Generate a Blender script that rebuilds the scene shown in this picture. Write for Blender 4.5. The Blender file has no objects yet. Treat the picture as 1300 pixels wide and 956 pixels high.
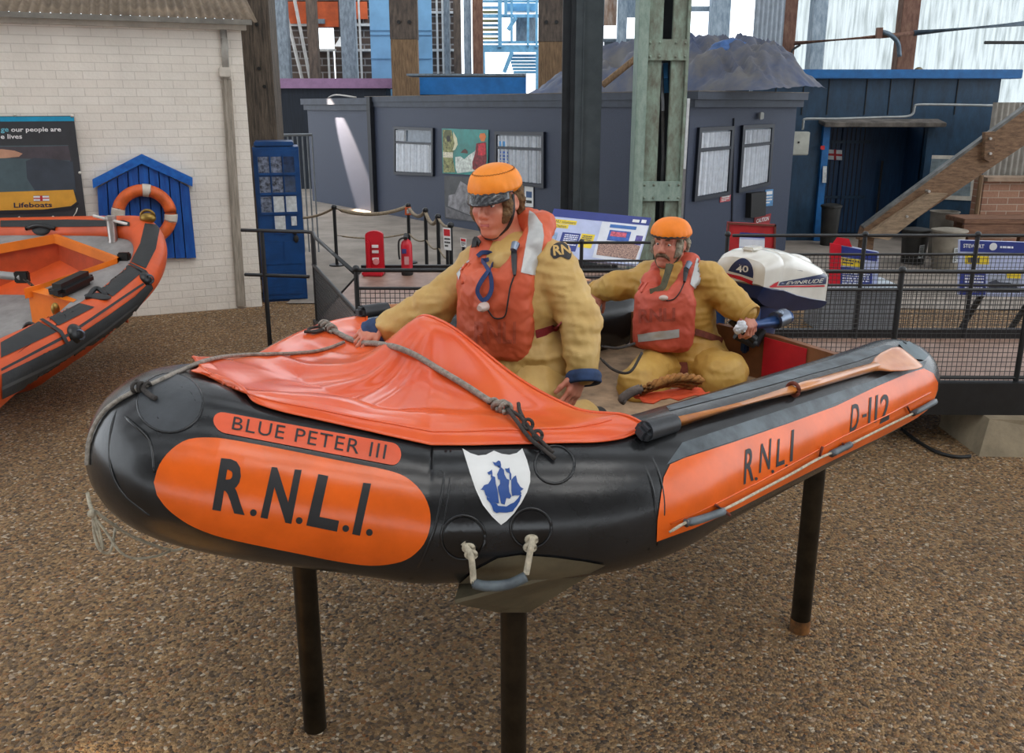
import bpy, bmesh, math, random
import numpy as np
from mathutils import Vector, Matrix, noise, Quaternion
from mathutils.bvhtree import BVHTree
random.seed(7)
SC = bpy.context.scene
COL = SC.collection
PI = math.pi
# ------------------------------------------------------------------ camera
F, CX, CY, HC, TH = 1100.0, 650.0, 433.0, 2.2, math.radians(15.15)
CT, ST = math.cos(TH), math.sin(TH)
CAM = Vector((0, 0, HC))
cd = bpy.data.cameras.new('camera'); cam = bpy.data.objects.new('camera', cd); COL.objects.link(cam)
cam.location = CAM; cam.rotation_euler = (PI/2 - TH, 0, 0)
cd.sensor_width = 36; cd.lens = F/1300*36; cd.shift_y = -(478-CY)/1300; cd.clip_end = 300
SC.camera = cam

def ray(px, py):
    dx = (px-CX)/F; dy = (py-CY)/F
    return Vector((dx, CT-ST*dy, -(ST+CT*dy)))
def G(px, py, h=0.0):
    r = ray(px, py); return CAM + r*((h-HC)/r.z)
def YP(px, py, y):
    r = ray(px, py); return CAM + r*(y/r.y)
def DP(px, py, d):
    return CAM + ray(px, py)*d
def pix(p):
    d = Vector(p)-CAM; z = d.y*CT-d.z*ST; yy = -(d.y*ST+d.z*CT)
    return (CX+F*d.x/z, CY+F*yy/z, z)
def lin(r, g, b):
    f = lambda c: (c/255/12.92 if c <= 10 else ((c/255+.055)/1.055)**2.4)
    return (f(r), f(g), f(b), 1)
# ------------------------------------------------------------------ materials
def M(name, col, rough=.6, metal=0., var=.12, vs=6., bump=0., bs=60., coat=0., col2=None, spec=.5, alpha=None, trans=0.):
    m = bpy.data.materials.new(name); m.use_nodes = True
    nt = m.node_tree; b = nt.nodes['Principled BSDF']
    c = lin(*col)
    b.inputs['Roughness'].default_value = rough; b.inputs['Metallic'].default_value = metal
    b.inputs['Coat Weight'].default_value = coat; b.inputs['Coat Roughness'].default_value = .12
    b.inputs['Specular IOR Level'].default_value = spec
    if trans: b.inputs['Transmission Weight'].default_value = trans
    if alpha is not None: b.inputs['Alpha'].default_value = alpha
    tc = nt.nodes.new('ShaderNodeTexCoord')
    if var or col2:
        n = nt.nodes.new('ShaderNodeTexNoise'); n.inputs['Scale'].default_value = vs; n.inputs['Detail'].default_value = 5
        n.inputs['Roughness'].default_value = .62
        nt.links.new(tc.outputs['Object'], n.inputs['Vector'])
        r = nt.nodes.new('ShaderNodeValToRGB')
        d = lin(*col2) if col2 else tuple(max(0, x*(1-var*1.6)) for x in c[:3])+(1,)
        u = c if col2 else tuple(min(1, x*(1+var)) for x in c[:3])+(1,)
        r.color_ramp.elements[0].position = .34; r.color_ramp.elements[1].position = .66
        r.color_ramp.elements[0].color = d; r.color_ramp.elements[1].color = u
        nt.links.new(n.outputs['Fac'], r.inputs['Fac']); nt.links.new(r.outputs['Color'], b.inputs['Base Color'])
    else:
        b.inputs['Base Color'].default_value = c
    if bump:
        n2 = nt.nodes.new('ShaderNodeTexNoise'); n2.inputs['Scale'].default_value = bs; n2.inputs['Detail'].default_value = 3
        nt.links.new(tc.outputs['Object'], n2.inputs['Vector'])
        bp = nt.nodes.new('ShaderNodeBump'); bp.inputs['Strength'].default_value = bump; bp.inputs['Distance'].default_value = .01
        nt.links.new(n2.outputs['Fac'], bp.inputs['Height']); nt.links.new(bp.outputs['Normal'], b.inputs['Normal'])
    return m
# ------------------------------------------------------------------ mesh builder
def frame_from(d, up=(0, 0, 1)):
    d = Vector(d).normalized(); up = Vector(up)
    if abs(d.dot(up)) > .98: up = Vector((0, 1, 0)) if abs(d.y) < .9 else Vector((1, 0, 0))
    x = d.cross(up).normalized(); y = x.cross(d).normalized()
    return x, y, d
class MB:
    def __init__(s): s.v = []; s.f = []
    def add(s, vs, fs):
        o = len(s.v); s.v += [Vector(v) for v in vs]; s.f += [tuple(i+o for i in f) for f in fs]; return s
    def box(s, c, size, rot=None, bev=0):
        c = Vector(c); h = Vector(size)/2; b = min(bev, h.x*.9, h.y*.9, h.z*.9)
        R = rot if rot is not None else Matrix.Identity(3)
        if b <= 0:
            vs = [c+R@Vector((x*h.x, y*h.y, z*h.z)) for z in (-1, 1) for y in (-1, 1) for x in (-1, 1)]
            return s.add(vs, [(0,2,3,1),(4,5,7,6),(0,1,5,4),(2,6,7,3),(0,4,6,2),(1,3,7,5)])
        bm = bmesh.new(); bmesh.ops.create_cube(bm, size=1)
        for v in bm.verts: v.co = Vector((v.co.x*size[0], v.co.y*size[1], v.co.z*size[2]))
        bmesh.ops.bevel(bm, geom=list(bm.edges), offset=b, segments=2, affect='EDGES')
        bm.verts.index_update()
        s.add([c+R@v.co for v in bm.verts], [[v.index for v in f.verts] for f in bm.faces]); bm.free(); return s
    def cyl(s, a, b, r, r2=None, n=16, cap=True):
        a = Vector(a); b = Vector(b); r2 = r if r2 is None else r2
        x, y, d = frame_from(b-a)
        vs = [a+(x*math.cos(2*PI*i/n)+y*math.sin(2*PI*i/n))*r for i in range(n)]+[b+(x*math.cos(2*PI*i/n)+y*math.sin(2*PI*i/n))*r2 for i in range(n)]
        fs = [(i, (i+1) % n, n+(i+1) % n, n+i) for i in range(n)]
        if cap: fs += [tuple(range(n-1, -1, -1)), tuple(range(n, 2*n))]
        return s.add(vs, fs)
    def tube(s, pts, r, n=10, closed=False, cap=True):
        pts = [Vector(p) for p in pts]; N = len(pts); rr = r if isinstance(r, (list, tuple)) else [r]*N
        vs = []; px = None
        for i, p in enumerate(pts):
            if closed: t = pts[(i+1) % N]-pts[i-1]
            else: t = pts[min(i+1, N-1)]-pts[max(i-1, 0)]
            if t.length < 1e-9: t = Vector((0, 0, 1))
            t.normalize()
            if px is None: x, y, _ = frame_from(t)
            else:
                x = (px-t*px.dot(t))
                x = x.normalized() if x.length > 1e-6 else frame_from(t)[0]
                y = t.cross(x)
            px = x
            vs += [p+(x*math.cos(2*PI*k/n)+y*math.sin(2*PI*k/n))*rr[i] for k in range(n)]
        fs = []
        for i in range(N if closed else N-1):
            j = (i+1) % N
            fs += [(i*n+k, i*n+(k+1) % n, j*n+(k+1) % n, j*n+k) for k in range(n)]
        if cap and not closed: fs += [tuple(range(n-1, -1, -1)), tuple((N-1)*n+k for k in range(n))]
        return s.add(vs, fs)
    def sphere(s, c, r, rot=None, nu=16, nv=10):
        c = Vector(c); rr = Vector(r) if isinstance(r, (tuple, list, Vector)) else Vector((r, r, r))
        R = rot if rot is not None else Matrix.Identity(3)
        vs = [c+R@Vector((0, 0, -rr.z))]
        for j in range(1, nv):
            t = -PI/2+PI*j/nv
            vs += [c+R@Vector((rr.x*math.cos(t)*math.cos(2*PI*i/nu), rr.y*math.cos(t)*math.sin(2*PI*i/nu), rr.z*math.sin(t))) for i in range(nu)]
        vs.append(c+R@Vector((0, 0, rr.z))); L = len(vs)-1
        fs = [(0, 1+(i+1) % nu, 1+i) for i in range(nu)]
        for j in range(nv-2): fs += [(1+j*nu+i, 1+j*nu+(i+1) % nu, 1+(j+1)*nu+(i+1) % nu, 1+(j+1)*nu+i) for i in range(nu)]
        o = 1+(nv-2)*nu; fs += [(o+i, o+(i+1) % nu, L) for i in range(nu)]
        return s.add(vs, fs)
    def lathe(s, prof, c, axis=(0, 0, 1), n=24, cap=True):
        c = Vector(c); x, y, d = frame_from(axis); vs = []
        for (r, z) in prof: vs += [c+d*z+(x*math.cos(2*PI*i/n)+y*math.sin(2*PI*i/n))*r for i in range(n)]
        fs = []
        for j in range(len(prof)-1): fs += [(j*n+i, j*n+(i+1) % n, (j+1)*n+(i+1) % n, (j+1)*n+i) for i in range(n)]
        if cap: fs += [tuple(range(n-1, -1, -1)), tuple((len(prof)-1)*n+i for i in range(n))]
        return s.add(vs, fs)
    def prism(s, poly3, ext):
        poly3 = [Vector(p) for p in poly3]; e = Vector(ext); n = len(poly3)
        return s.add(poly3+[p+e for p in poly3], [tuple(range(n-1, -1, -1)), tuple(range(n, 2*n))]+[(i, (i+1) % n, n+(i+1) % n, n+i) for i in range(n)])
    def grid(s, rows, closed_u=False):
        nr = len(rows); nc = len(rows[0]); vs = [p for r in rows for p in r]; fs = []
        for i in range(nr-1):
            for j in range(nc if closed_u else nc-1):
                k = (j+1) % nc; fs.append((i*nc+j, i*nc+k, (i+1)*nc+k, (i+1)*nc+j))
        return s.add(vs, fs)
    def bvh(s): return BVHTree.FromPolygons([tuple(v) for v in s.v], s.f)
    def build(s, name, mat, parent=None, smooth=None, local=False, fixn=True):
        me = bpy.data.meshes.new(name)
        off = Vector((0, 0, 0)) if (parent is None or local) else world_loc(parent)
        me.from_pydata([tuple(v-off) for v in s.v], [], s.f); me.update()
        if fixn:
            bm = bmesh.new(); bm.from_mesh(me); bmesh.ops.recalc_face_normals(bm, faces=bm.faces); bm.to_mesh(me); bm.free()
        o = bpy.data.objects.new(name, me); COL.objects.link(o)
        if mat is not None: me.materials.append(mat)
        if smooth is True: me.polygons.foreach_set('use_smooth', [True]*len(me.polygons))
        elif smooth is not None:
            me.polygons.foreach_set('use_smooth', [True]*len(me.polygons)); me.set_sharp_from_angle(angle=math.radians(smooth))
        if parent is not None: o.parent = parent
        return o
def world_loc(o):
    p = o.location.copy()
    while o.parent is not None: o = o.parent; p += o.location
    return p
def E(name, label, cat, loc=(0, 0, 0), group=None):
    o = bpy.data.objects.new(name, None); COL.objects.link(o); o.location = loc; o.empty_display_size = .1
    return tag(o, label, cat, group)
def tag(o, label=None, cat=None, group=None, kind=None):
    if label: o['label'] = label
    if cat: o['category'] = cat
    if group: o['group'] = group
    if kind: o['kind'] = kind
    return o
def struct(o): o['kind'] = 'structure'; return o
def recenter(o):
    me = o.data; c = Vector((0, 0, 0)); vs = [v.co for v in me.vertices]
    lo = Vector([min(v[i] for v in vs) for i in range(3)]); hi = Vector([max(v[i] for v in vs) for i in range(3)])
    c = Vector(((lo.x+hi.x)/2, (lo.y+hi.y)/2, lo.z)); me.transform(Matrix.Translation(-c)); o.location = c; return o
def copy_tree(o, parent=None):
    c = o.copy(); COL.objects.link(c)
    if parent is not None: c.parent = parent
    for ch in list(o.children): copy_tree(ch, c)
    return c
def bez(pts, n=8):
    """Catmull-Rom through points"""
    P = [Vector(p) for p in pts]; P = [P[0]*2-P[1]]+P+[P[-1]*2-P[-2]]; out = []
    for i in range(1, len(P)-2):
        for k in range(n):
            t = k/n; a, b, c, d = P[i-1:i+3]
            out.append(.5*((2*b)+(c-a)*t+(2*a-5*b+4*c-d)*t*t+(3*b-3*c+d-a)*t**3))
    out.append(P[-2].copy()); return out
# ------------------------------------------------------------------ decals laid onto a surface
def poly_tris(poly, maxlen):
    bm = bmesh.new(); vs = [bm.verts.new((p[0], p[1], 0)) for p in poly]; f = bm.faces.new(vs)
    bmesh.ops.triangulate(bm, faces=[f]); return sub2d(bm, maxlen)
def sub2d(bm, maxlen):
    for it in range(7):
        es = [e for e in bm.edges if e.calc_length() > maxlen]
        if not es: break
        bmesh.ops.subdivide_edges(bm, edges=es, cuts=1); bmesh.ops.triangulate(bm, faces=bm.faces)
    bm.verts.index_update()
    V = [(v.co.x, v.co.y) for v in bm.verts]; Fc = [tuple(v.index for v in f.verts) for f in bm.faces]; bm.free(); return V, Fc
def lay(V2, F2, bvh, off=.003, mb=None):
    """lay a flat outline (photo coordinates) on a surface"""
    mb = mb or MB(); out = []
    for (x, y) in V2:
        r = ray(x, y).normalized(); h = bvh.ray_cast(CAM, r)
        if h[0] is None:
            g = bvh.find_nearest(CAM+r*out_d[0]); p, n = g[0], g[1]
        else: p, n = h[0], h[1]; out_d[0] = h[3]
        if n.dot(r) > 0: n = -n
        out.append(p+n*off)
    return mb.add(out, F2)
out_d = [3.0]
def lay_poly(poly, bvh, maxlen=6, off=.003, mb=None):
    V2, F2 = poly_tris(poly, maxlen); return lay(V2, F2, bvh, off, mb)
def glyphs(txt, bold=0., shear=0., res=3, spacing=1.0):
    cu = bpy.data.curves.new('glyphs', 'FONT'); cu.body = txt; cu.offset = bold; cu.shear = shear; cu.resolution_u = res
    cu.space_character = spacing; cu.align_x = 'LEFT'
    o = bpy.data.objects.new('glyphs', cu); COL.objects.link(o); dg = bpy.context.evaluated_depsgraph_get()
    me = bpy.data.meshes.new_from_object(o.evaluated_get(dg)); V = [v.co.copy() for v in me.vertices]; Fc = [tuple(p.vertices) for p in me.polygons]
    bpy.data.objects.remove(o); bpy.data.curves.remove(cu); bpy.data.meshes.remove(me)
    x0 = min(v.x for v in V); x1 = max(v.x for v in V); y0 = min(v.y for v in V); y1 = max(v.y for v in V)
    return [((v.x-x0)/(x1-x0), (v.y-y0)/(y1-y0)) for v in V], Fc, (x1-x0)/(y1-y0)
def lay_text(txt, quad, bvh, off=.0045, bold=0., shear=0., maxlen=6, mb=None, spacing=1.0):
    """quad: TL, TR, BR, BL in photo pixels"""
    V, Fc, asp = glyphs(txt, bold, shear, spacing=spacing)
    tl, tr, br, bl = [Vector((q[0], q[1])) for q in quad]
    bm = bmesh.new(); vs = [bm.verts.new(tuple((bl*(1-x)+br*x)*(1-y)+(tl*(1-x)+tr*x)*y)+(0,)) for x, y in V]
    for f in Fc:
        try: bm.faces.new([vs[i] for i in f])
        except ValueError: pass
    bmesh.ops.triangulate(bm, faces=bm.faces); V2, F2 = sub2d(bm, maxlen); return lay(V2, F2, bvh, off, mb)
class Sheet:
    """a flat board spanned by four corners TL, TR, BR, BL; u,v in 0..1 (v down)"""
    def __init__(s, tl, tr, br, bl):
        s.c = [Vector(p) for p in (tl, tr, br, bl)]
        n = (s.c[1]-s.c[0]).cross(s.c[3]-s.c[0]).normalized(); mid = sum(s.c, Vector())/4
        s.n = n if n.dot(CAM-mid) > 0 else -n
        s.w = (s.c[1]-s.c[0]).length; s.h = (s.c[3]-s.c[0]).length
    def at(s, u, v, off=0.):
        a, b, c, d = s.c; return (a*(1-u)+b*u)*(1-v)+(d*(1-u)+c*u)*v+s.n*off
    def slab(s, th, mb=None, u0=0, u1=1, v0=0, v1=1, off=0.):
        mb = mb or MB(); return mb.prism([s.at(u0, v0, off), s.at(u1, v0, off), s.at(u1, v1, off), s.at(u0, v1, off)], s.n*(-th))
    def rect(s, u0, v0, u1, v1, off=.003, mb=None): return s.poly([(u0, v0), (u1, v0), (u1, v1), (u0, v1)], off, mb)
    def poly(s, pts, off=.003, mb=None):
        mb = mb or MB(); return mb.add([s.at(u, v, off) for u, v in pts], [tuple(range(len(pts)))])
    def text(s, txt, u0, v0, u1, v1, off=.005, bold=0., shear=0., mb=None):
        mb = mb or MB(); V, Fc, a = glyphs(txt, bold, shear, res=2)
        return mb.add([s.at(u0+(u1-u0)*x, v1+(v0-v1)*y, off) for x, y in V], Fc)
    def lines(s, u0, v0, u1, v1, n, off=.005, mb=None, fill=.55, seed=1):
        """rows of small print, as dark word strokes"""
        mb = mb or MB(); rnd = random.Random(seed); dv = (v1-v0)/n
        for i in range(n):
            u = u0; end = u1 if i < n-1 else u0+(u1-u0)*.6
            while u < end:
                w = min((u1-u0)*rnd.uniform(.06, .2), end-u); s.rect(u, v0+i*dv, u+w, v0+i*dv+dv*fill, off, mb); u += w+(u1-u0)*.03
        return mb
# ------------------------------------------------------------------ smooth solids (distance fields meshed with surface nets)
class SDF:
    def __init__(s, h=.006): s.p = []; s.h = h
    def cap(s, a, b, ra, rb=None, k=.02, op=1): s.p.append(('c', Vector(a), Vector(b), ra, ra if rb is None else rb, k, op)); return s
    def chain(s, pts, rs, k=.02, op=1):
        for i in range(len(pts)-1): s.cap(pts[i], pts[i+1], rs[i], rs[i+1], k, op)
        return s
    def ell(s, c, r, R=None, k=.02, op=1): s.p.append(('e', Vector(c), Vector(r) if not isinstance(r, (int, float)) else Vector((r, r, r)), R if R is not None else Matrix.Identity(3), k, op)); return s
    def box(s, c, half, rnd, R=None, k=.02, op=1): s.p.append(('b', Vector(c), Vector(half), rnd, R if R is not None else Matrix.Identity(3), k, op)); return s
    def bounds(s, p):
        if p[0] == 'c':
            r = max(p[3], p[4]); lo = [min(p[1][i], p[2][i])-r for i in range(3)]; hi = [max(p[1][i], p[2][i])+r for i in range(3)]
        else:
            r = max(p[2])*1.0 if p[0] == 'e' else Vector(p[2]).length+p[3]
            lo = [p[1][i]-r for i in range(3)]; hi = [p[1][i]+r for i in range(3)]
        return np.array(lo), np.array(hi)
    def mesh(s):
        h = s.h; B = [s.bounds(p) for p in s.p]; ad = [b for b, p in zip(B, s.p) if p[-1] == 1]
        lo = np.min([b[0] for b in ad], 0)-4*h; hi = np.max([b[1] for b in ad], 0)+4*h
        n = np.ceil((hi-lo)/h).astype(int)+1; Fd = np.full(n, .5, np.float32)
        for p, b in zip(s.p, B):
            k = p[-2]; m = k+3*h; i0 = np.clip(np.floor((b[0]-m-lo)/h).astype(int), 0, n-1); i1 = np.clip(np.ceil((b[1]+m-lo)/h).astype(int)+1, 1, n)
            if np.any(i1 <= i0): continue
            X, Y, Z = np.meshgrid(*[(lo[a]+h*np.arange(i0[a], i1[a])).astype(np.float32) for a in range(3)], indexing='ij')
            if p[0] == 'c':
                a = np.array(p[1]); d = np.array(p[2])-a; L2 = max(float(d@d), 1e-12)
                x, y, z = X-a[0], Y-a[1], Z-a[2]; t = np.clip((x*d[0]+y*d[1]+z*d[2])/L2, 0, 1)
                D = np.sqrt((x-t*d[0])**2+(y-t*d[1])**2+(z-t*d[2])**2)-(p[3]+(p[4]-p[3])*t)
            else:
                c = np.array(p[1]); R = np.array(p[3] if p[0] == 'e' else p[4])
                x, y, z = X-c[0], Y-c[1], Z-c[2]
                lx, ly, lz = [x*R[0][a]+y*R[1][a]+z*R[2][a] for a in range(3)]
                if p[0] == 'e':
                    r = p[2]; k0 = np.sqrt((lx/r[0])**2+(ly/r[1])**2+(lz/r[2])**2); k1 = np.sqrt((lx/r[0]**2)**2+(ly/r[1]**2)**2+(lz/r[2]**2)**2)+1e-6
                    D = np.where(k0 < 1e-3, -min(r), k0*(k0-1)/k1)
                else:
                    hh = p[2]; q = [np.abs(l)-(hh[a]-p[3]) for a, l in enumerate((lx, ly, lz))]
                    D = np.sqrt(sum(np.maximum(w, 0)**2 for w in q))+np.minimum(np.maximum(np.maximum(q[0], q[1]), q[2]), 0)-p[3]
            sl = tuple(slice(i0[a], i1[a]) for a in range(3)); A = Fd[sl]
            if p[-1] == 1:
                if k > 0: w = np.maximum(k-np.abs(A-D), 0)/k; Fd[sl] = np.minimum(A, D)-w*w*k*.25
                else: Fd[sl] = np.minimum(A, D)
            else:
                D = -D
                if k > 0: w = np.maximum(k-np.abs(A-D), 0)/k; Fd[sl] = np.maximum(A, D)+w*w*k*.25
                else: Fd[sl] = np.maximum(A, D)
        return surface_nets(Fd, lo, h)
    def mb(s):
        V, Fc = s.mesh(); m = MB(); m.v = [Vector(v) for v in V.tolist()]; m.f = [tuple(f) for f in Fc.tolist()]; return m
def surface_nets(Fd, lo, h):
    neg = Fd < 0; cnt = np.zeros(np.array(Fd.shape)-1, np.int8)
    S = lambda a, o: a[o[0]:a.shape[0]-1+o[0], o[1]:a.shape[1]-1+o[1], o[2]:a.shape[2]-1+o[2]]
    cor = [(i, j, k) for i in (0, 1) for j in (0, 1) for k in (0, 1)]
    for o in cor: cnt += S(neg, o)
    act = (cnt > 0) & (cnt < 8); I = np.argwhere(act); idx = np.full(cnt.shape, -1, np.int64); idx[act] = np.arange(len(I))
    acc = np.zeros((len(I), 3)); num = np.zeros(len(I))
    val = {o: Fd[I[:, 0]+o[0], I[:, 1]+o[1], I[:, 2]+o[2]].astype(float) for o in cor}
    for a in cor:
        for ax in range(3):
            if a[ax] == 0:
                b = list(a); b[ax] = 1; b = tuple(b); va, vb = val[a], val[b]; m = (va < 0) != (vb < 0)
                t = np.where(m, va/np.where(m, va-vb, 1), 0); q = np.tile(np.array(a, float), (len(I), 1)); q[:, ax] += t
                acc[m] += q[m]; num[m] += 1
    V = lo+h*(I+acc/num[:, None]); faces = []
    for ax in range(3):
        u, w = (ax+1) % 3, (ax+2) % 3; sa = [slice(None)]*3; sb = [slice(None)]*3; sa[ax] = slice(0, -1); sb[ax] = slice(1, None)
        na = neg[tuple(sa)]; nb = neg[tuple(sb)]; E_ = np.argwhere(na != nb)
        if not len(E_): continue
        ok = (E_[:, u] > 0) & (E_[:, w] > 0) & (E_[:, u] < Fd.shape[u]-1) & (E_[:, w] < Fd.shape[w]-1); E_ = E_[ok]
        fl = na[E_[:, 0], E_[:, 1], E_[:, 2]]
        def cell(du, dw):
            c = E_.copy(); c[:, u] += du; c[:, w] += dw; return idx[c[:, 0], c[:, 1], c[:, 2]]
        q = np.stack([cell(-1, -1), cell(0, -1), cell(0, 0), cell(-1, 0)], 1); q[~fl] = q[~fl][:, ::-1]; faces.append(q)
    return V, np.concatenate(faces)
def ruffle(mb, amp, scale, aniso=(1, 1, 1), seed=0, ridge=True):
    """push a cloth surface in and out along its normals"""
    n = len(mb.v); N = np.zeros((n, 3)); V = np.array([tuple(v) for v in mb.v])
    Fq = np.array([f if len(f) == 4 else (f[0], f[1], f[2], f[2]) for f in mb.f]); a, b, c, d = [V[Fq[:, i]] for i in range(4)]
    fn = np.cross(c-a, d-b)
    tri = Fq[:, 2] == Fq[:, 3]; fn[tri] = np.cross(b-a, c-a)[tri]
    for i in range(4): np.add.at(N, Fq[:, i], fn)
    N /= np.linalg.norm(N, axis=1)[:, None]+1e-12
    for i in range(n):
        v = mb.v[i]; p = Vector((v.x*aniso[0], v.y*aniso[1], v.z*aniso[2]))*scale+Vector((seed*3.1, seed*1.7, 0))
        q = noise.noise(p)+.5*noise.noise(p*2.1)
        if ridge: q = .7-2*abs(q)
        mb.v[i] = v+Vector(N[i])*q*amp
    return mb
# ================================================================== the inshore rescue boat
rubber = M('rubber_black', (36, 37, 39), .25, var=.25, vs=5, bump=.08, bs=25, col2=(22, 23, 24), spec=.5)
rubber2 = M('rubber_grey_top', (98, 108, 114), .48, var=.2, vs=9, bump=.12, bs=30, col2=(54, 59, 63))
orange_panel = M('orange_panel', (230, 98, 24), .24, var=.10, vs=5, bump=.10, bs=14, spec=.55)
orange_faded = M('orange_faded', (222, 88, 48), .42, var=.12, vs=5, bump=.08, bs=18)
canopy_m = M('canopy_orange', (232, 100, 48), .22, var=.13, vs=3.2, bump=.10, bs=9, spec=.6, col2=(222, 82, 38))
ink = M('ink_black', (32, 32, 34), .55, var=.15)
white_paint = M('white_paint', (226, 226, 224), .5, var=.05)
ship_blue = M('ship_blue', (28, 72, 142), .5, var=.08)
rope_grey = M('rope_grey', (150, 142, 132), .85, var=.25, vs=60, bump=.5, bs=220)
rope_dark = M('rope_dark', (58, 52, 48), .8, var=.25, vs=60, bump=.5, bs=220)
rope_white = M('rope_white', (196, 186, 164), .85, var=.2, vs=60, bump=.5, bs=220)
wood_ply = M('plywood', (132, 84, 52), .55, var=.25, vs=4)
floor_m = M('boat_floor', (164, 136, 108), .7, var=.25, vs=9, bump=.2)
red_m = M('red_panel', (198, 22, 40), .5, var=.12)
steel_post = M('post_steel', (64, 56, 44), .38, metal=.75, var=.35, vs=9, bump=.06, bs=40, col2=(38, 34, 28))
ang = math.radians(43); AX = Vector((math.cos(ang), math.sin(ang), 0)); PX = Vector((-AX.y, AX.x, 0)); BC = Vector((-.024, 3.122, 0))
def BW(u, v, z): return BC-AX*u-PX*v+Vector((0, 0, z))
def BL(p): q = Vector(p)-BC; return (-q.dot(AX), -q.dot(PX), p[2])
boat = E('inflatable_boat', 'orange and black inflatable rescue boat with two crew figures, raised on steel posts', 'boat', BC)
TR = .208
def zc(u):
    k = [(-2, 1.042), (-1.15, 1.058), (0, 1.098), (.4, 1.10), (.74, 1.102), (1.1, 1.21), (1.45, 1.325)]
    for (a, b), (c, d) in zip(k, k[1:]):
        if u <= c: return b+(d-b)*max(0, (u-a)/(c-a))
    return k[-1][1]
def hull_line():
    P = [Vector((-1.80, .80)), Vector((.30, .82)), Vector((.76, .44)), Vector((1.42, 0))]
    P = P+[Vector((q.x, -q.y)) for q in reversed(P[:-1])]
    fil = [0, .22, .14, .40, .14, .22, 0]; out = []
    def seg(a, b, n):
        for i in range(n): out.append(a.lerp(b, i/n))
    cur = P[0]
    for i in range(1, 6):
        A = P[i]-(P[i]-P[i-1]).normalized()*fil[i]; B = P[i]+(P[i+1]-P[i]).normalized()*fil[i]
        seg(cur, A, max(4, int((A-cur).length/.035)))
        for k in range(14):
            t = k/14; out.append(A*(1-t)**2+P[i]*2*t*(1-t)+B*t*t)
        cur = B
    seg(cur, P[6], int((P[6]-cur).length/.035)); out.append(P[6])
    return [Vector((q.x, q.y, zc(q.x))) for q in out]
HL = hull_line()
def rad(u):
    b = float(np.interp(u, (-1.5, -.1, .5), (.186, .204, .226)))
    if u > -1.48: return b
    t = min(1, (-1.48-u)/.32); return b*(1-.60*t**2.2)
hull = MB(); NR = 56; rings = []
for i, q in enumerate(HL):
    t = (HL[min(i+1, len(HL)-1)]-HL[max(i-1, 0)]).normalized(); s = Vector((0, 0, 1)).cross(t).normalized(); w = t.cross(s)
    r = rad(q.x); rings.append([BW(*(q+s*r*math.cos(2*PI*k/NR)+w*r*math.sin(2*PI*k/NR))) for k in range(NR)])
hull.grid(rings, closed_u=True)
for end, dirn in ((0, -1), (len(HL)-1, -1)):
    c0 = BW(*(HL[end]+Vector((dirn*.035, 0, 0)))); base = 0 if end == 0 else (len(HL)-1)*NR
    hull.v.append(c0); hull.f += [(base+k, base+(k+1) % NR, len(hull.v)-1) for k in range(NR)]
tube_o = hull.build('buoyancy_tube', rubber, boat, smooth=True); HB = hull.bvh()
def HIT(px, py, off=0.):
    r = ray(px, py).normalized(); h = HB.ray_cast(CAM, r)
    if h[0] is None:
        best = HB.find_nearest(CAM+r*3.0); return best[0]+best[1]*off
    n = h[1] if h[1].dot(r) < 0 else -h[1]; return h[0]+n*off
def stadium(tl, tr, br, bl, n=10, lr=.5, rr=.5):
    """rounded-end strip between four photo corners"""
    tl, tr, br, bl = [Vector(p) for p in (tl, tr, br, bl)]; out = []
    def bi(u, v): return (tl*(1-u)+tr*u)*(1-v)+(bl*(1-u)+br*u)*v
    L = ((tr-tl).length+(br-bl).length)/2; Hh = ((bl-tl).length+(br-tr).length)/2; a = Hh/L
    for k in range(n+1):
        t = PI/2-PI*k/n; out.append(bi(1-a*rr+a*rr*math.cos(t), .5-.5*math.sin(t)))
    for k in range(n+1):
        t = -PI/2-PI*k/n; out.append(bi(a*lr+a*lr*math.cos(t), .5-.5*math.sin(t)))
    return [(p.x, p.y) for p in out]
def part(mb, name, mat, parent=boat, smooth=True): return mb.build(name, mat, parent, smooth=smooth)
# lettering on the bow
p_top = part(lay_poly(stadium((270, 522), (510, 565), (508, 593), (272, 548), lr=.55, rr=.45), HB), 'name_strip', orange_faded)
part(lay_text('BLUE PETER III', ((297, 530), (491, 566), (488, 584), (294, 546)), HB, spacing=1.12), 'lettering', ink, p_top)
bow_poly = [(196, 612), (203, 590), (218, 571), (240, 558), (270, 556), (300, 560), (350, 569), (400, 579), (450, 589), (490, 597), (515, 606), (534, 623), (545, 645), (546, 668), (538, 690), (522, 706), (502, 714), (470, 717),
            (430, 712), (380, 702), (330, 692), (285, 682), (255, 672), (232, 660), (212, 644), (200, 628)]
p_bow = part(lay_poly([tuple(q)[:2] for q in bez([(x, y, 0) for x, y in bow_poly], 3)], HB, 9), 'letter_panel', orange_panel)
for ch, q in (('R', ((281, 582), (318, 586), (311, 653), (270, 646))), ('N', ((345, 593), (383, 597), (370, 664), (331, 656))), ('L', ((403, 603), (413, 603), (428, 672), (390, 667))), ('I', ((461, 613), (471, 614), (457, 679), (447, 677)))):
    if ch == 'L': q = ((404, 602), (440, 609), (428, 674), (389, 666))
    if ch in 'NRL': mb = lay_text(ch, q, HB, bold=.035)
    else: mb = lay_poly([q[0], q[1], q[2], q[3]], HB, 6, .0045)
    part(mb, 'lettering', ink, p_bow)
for x, y in ((322, 650), (380, 660), (439, 670), (469, 675)):
    part(lay_poly([(x+4.3*math.cos(k*PI/6), y+4.3*math.sin(k*PI/6)) for k in range(12)], HB, 6, .0045), 'lettering', ink, p_bow)
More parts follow.
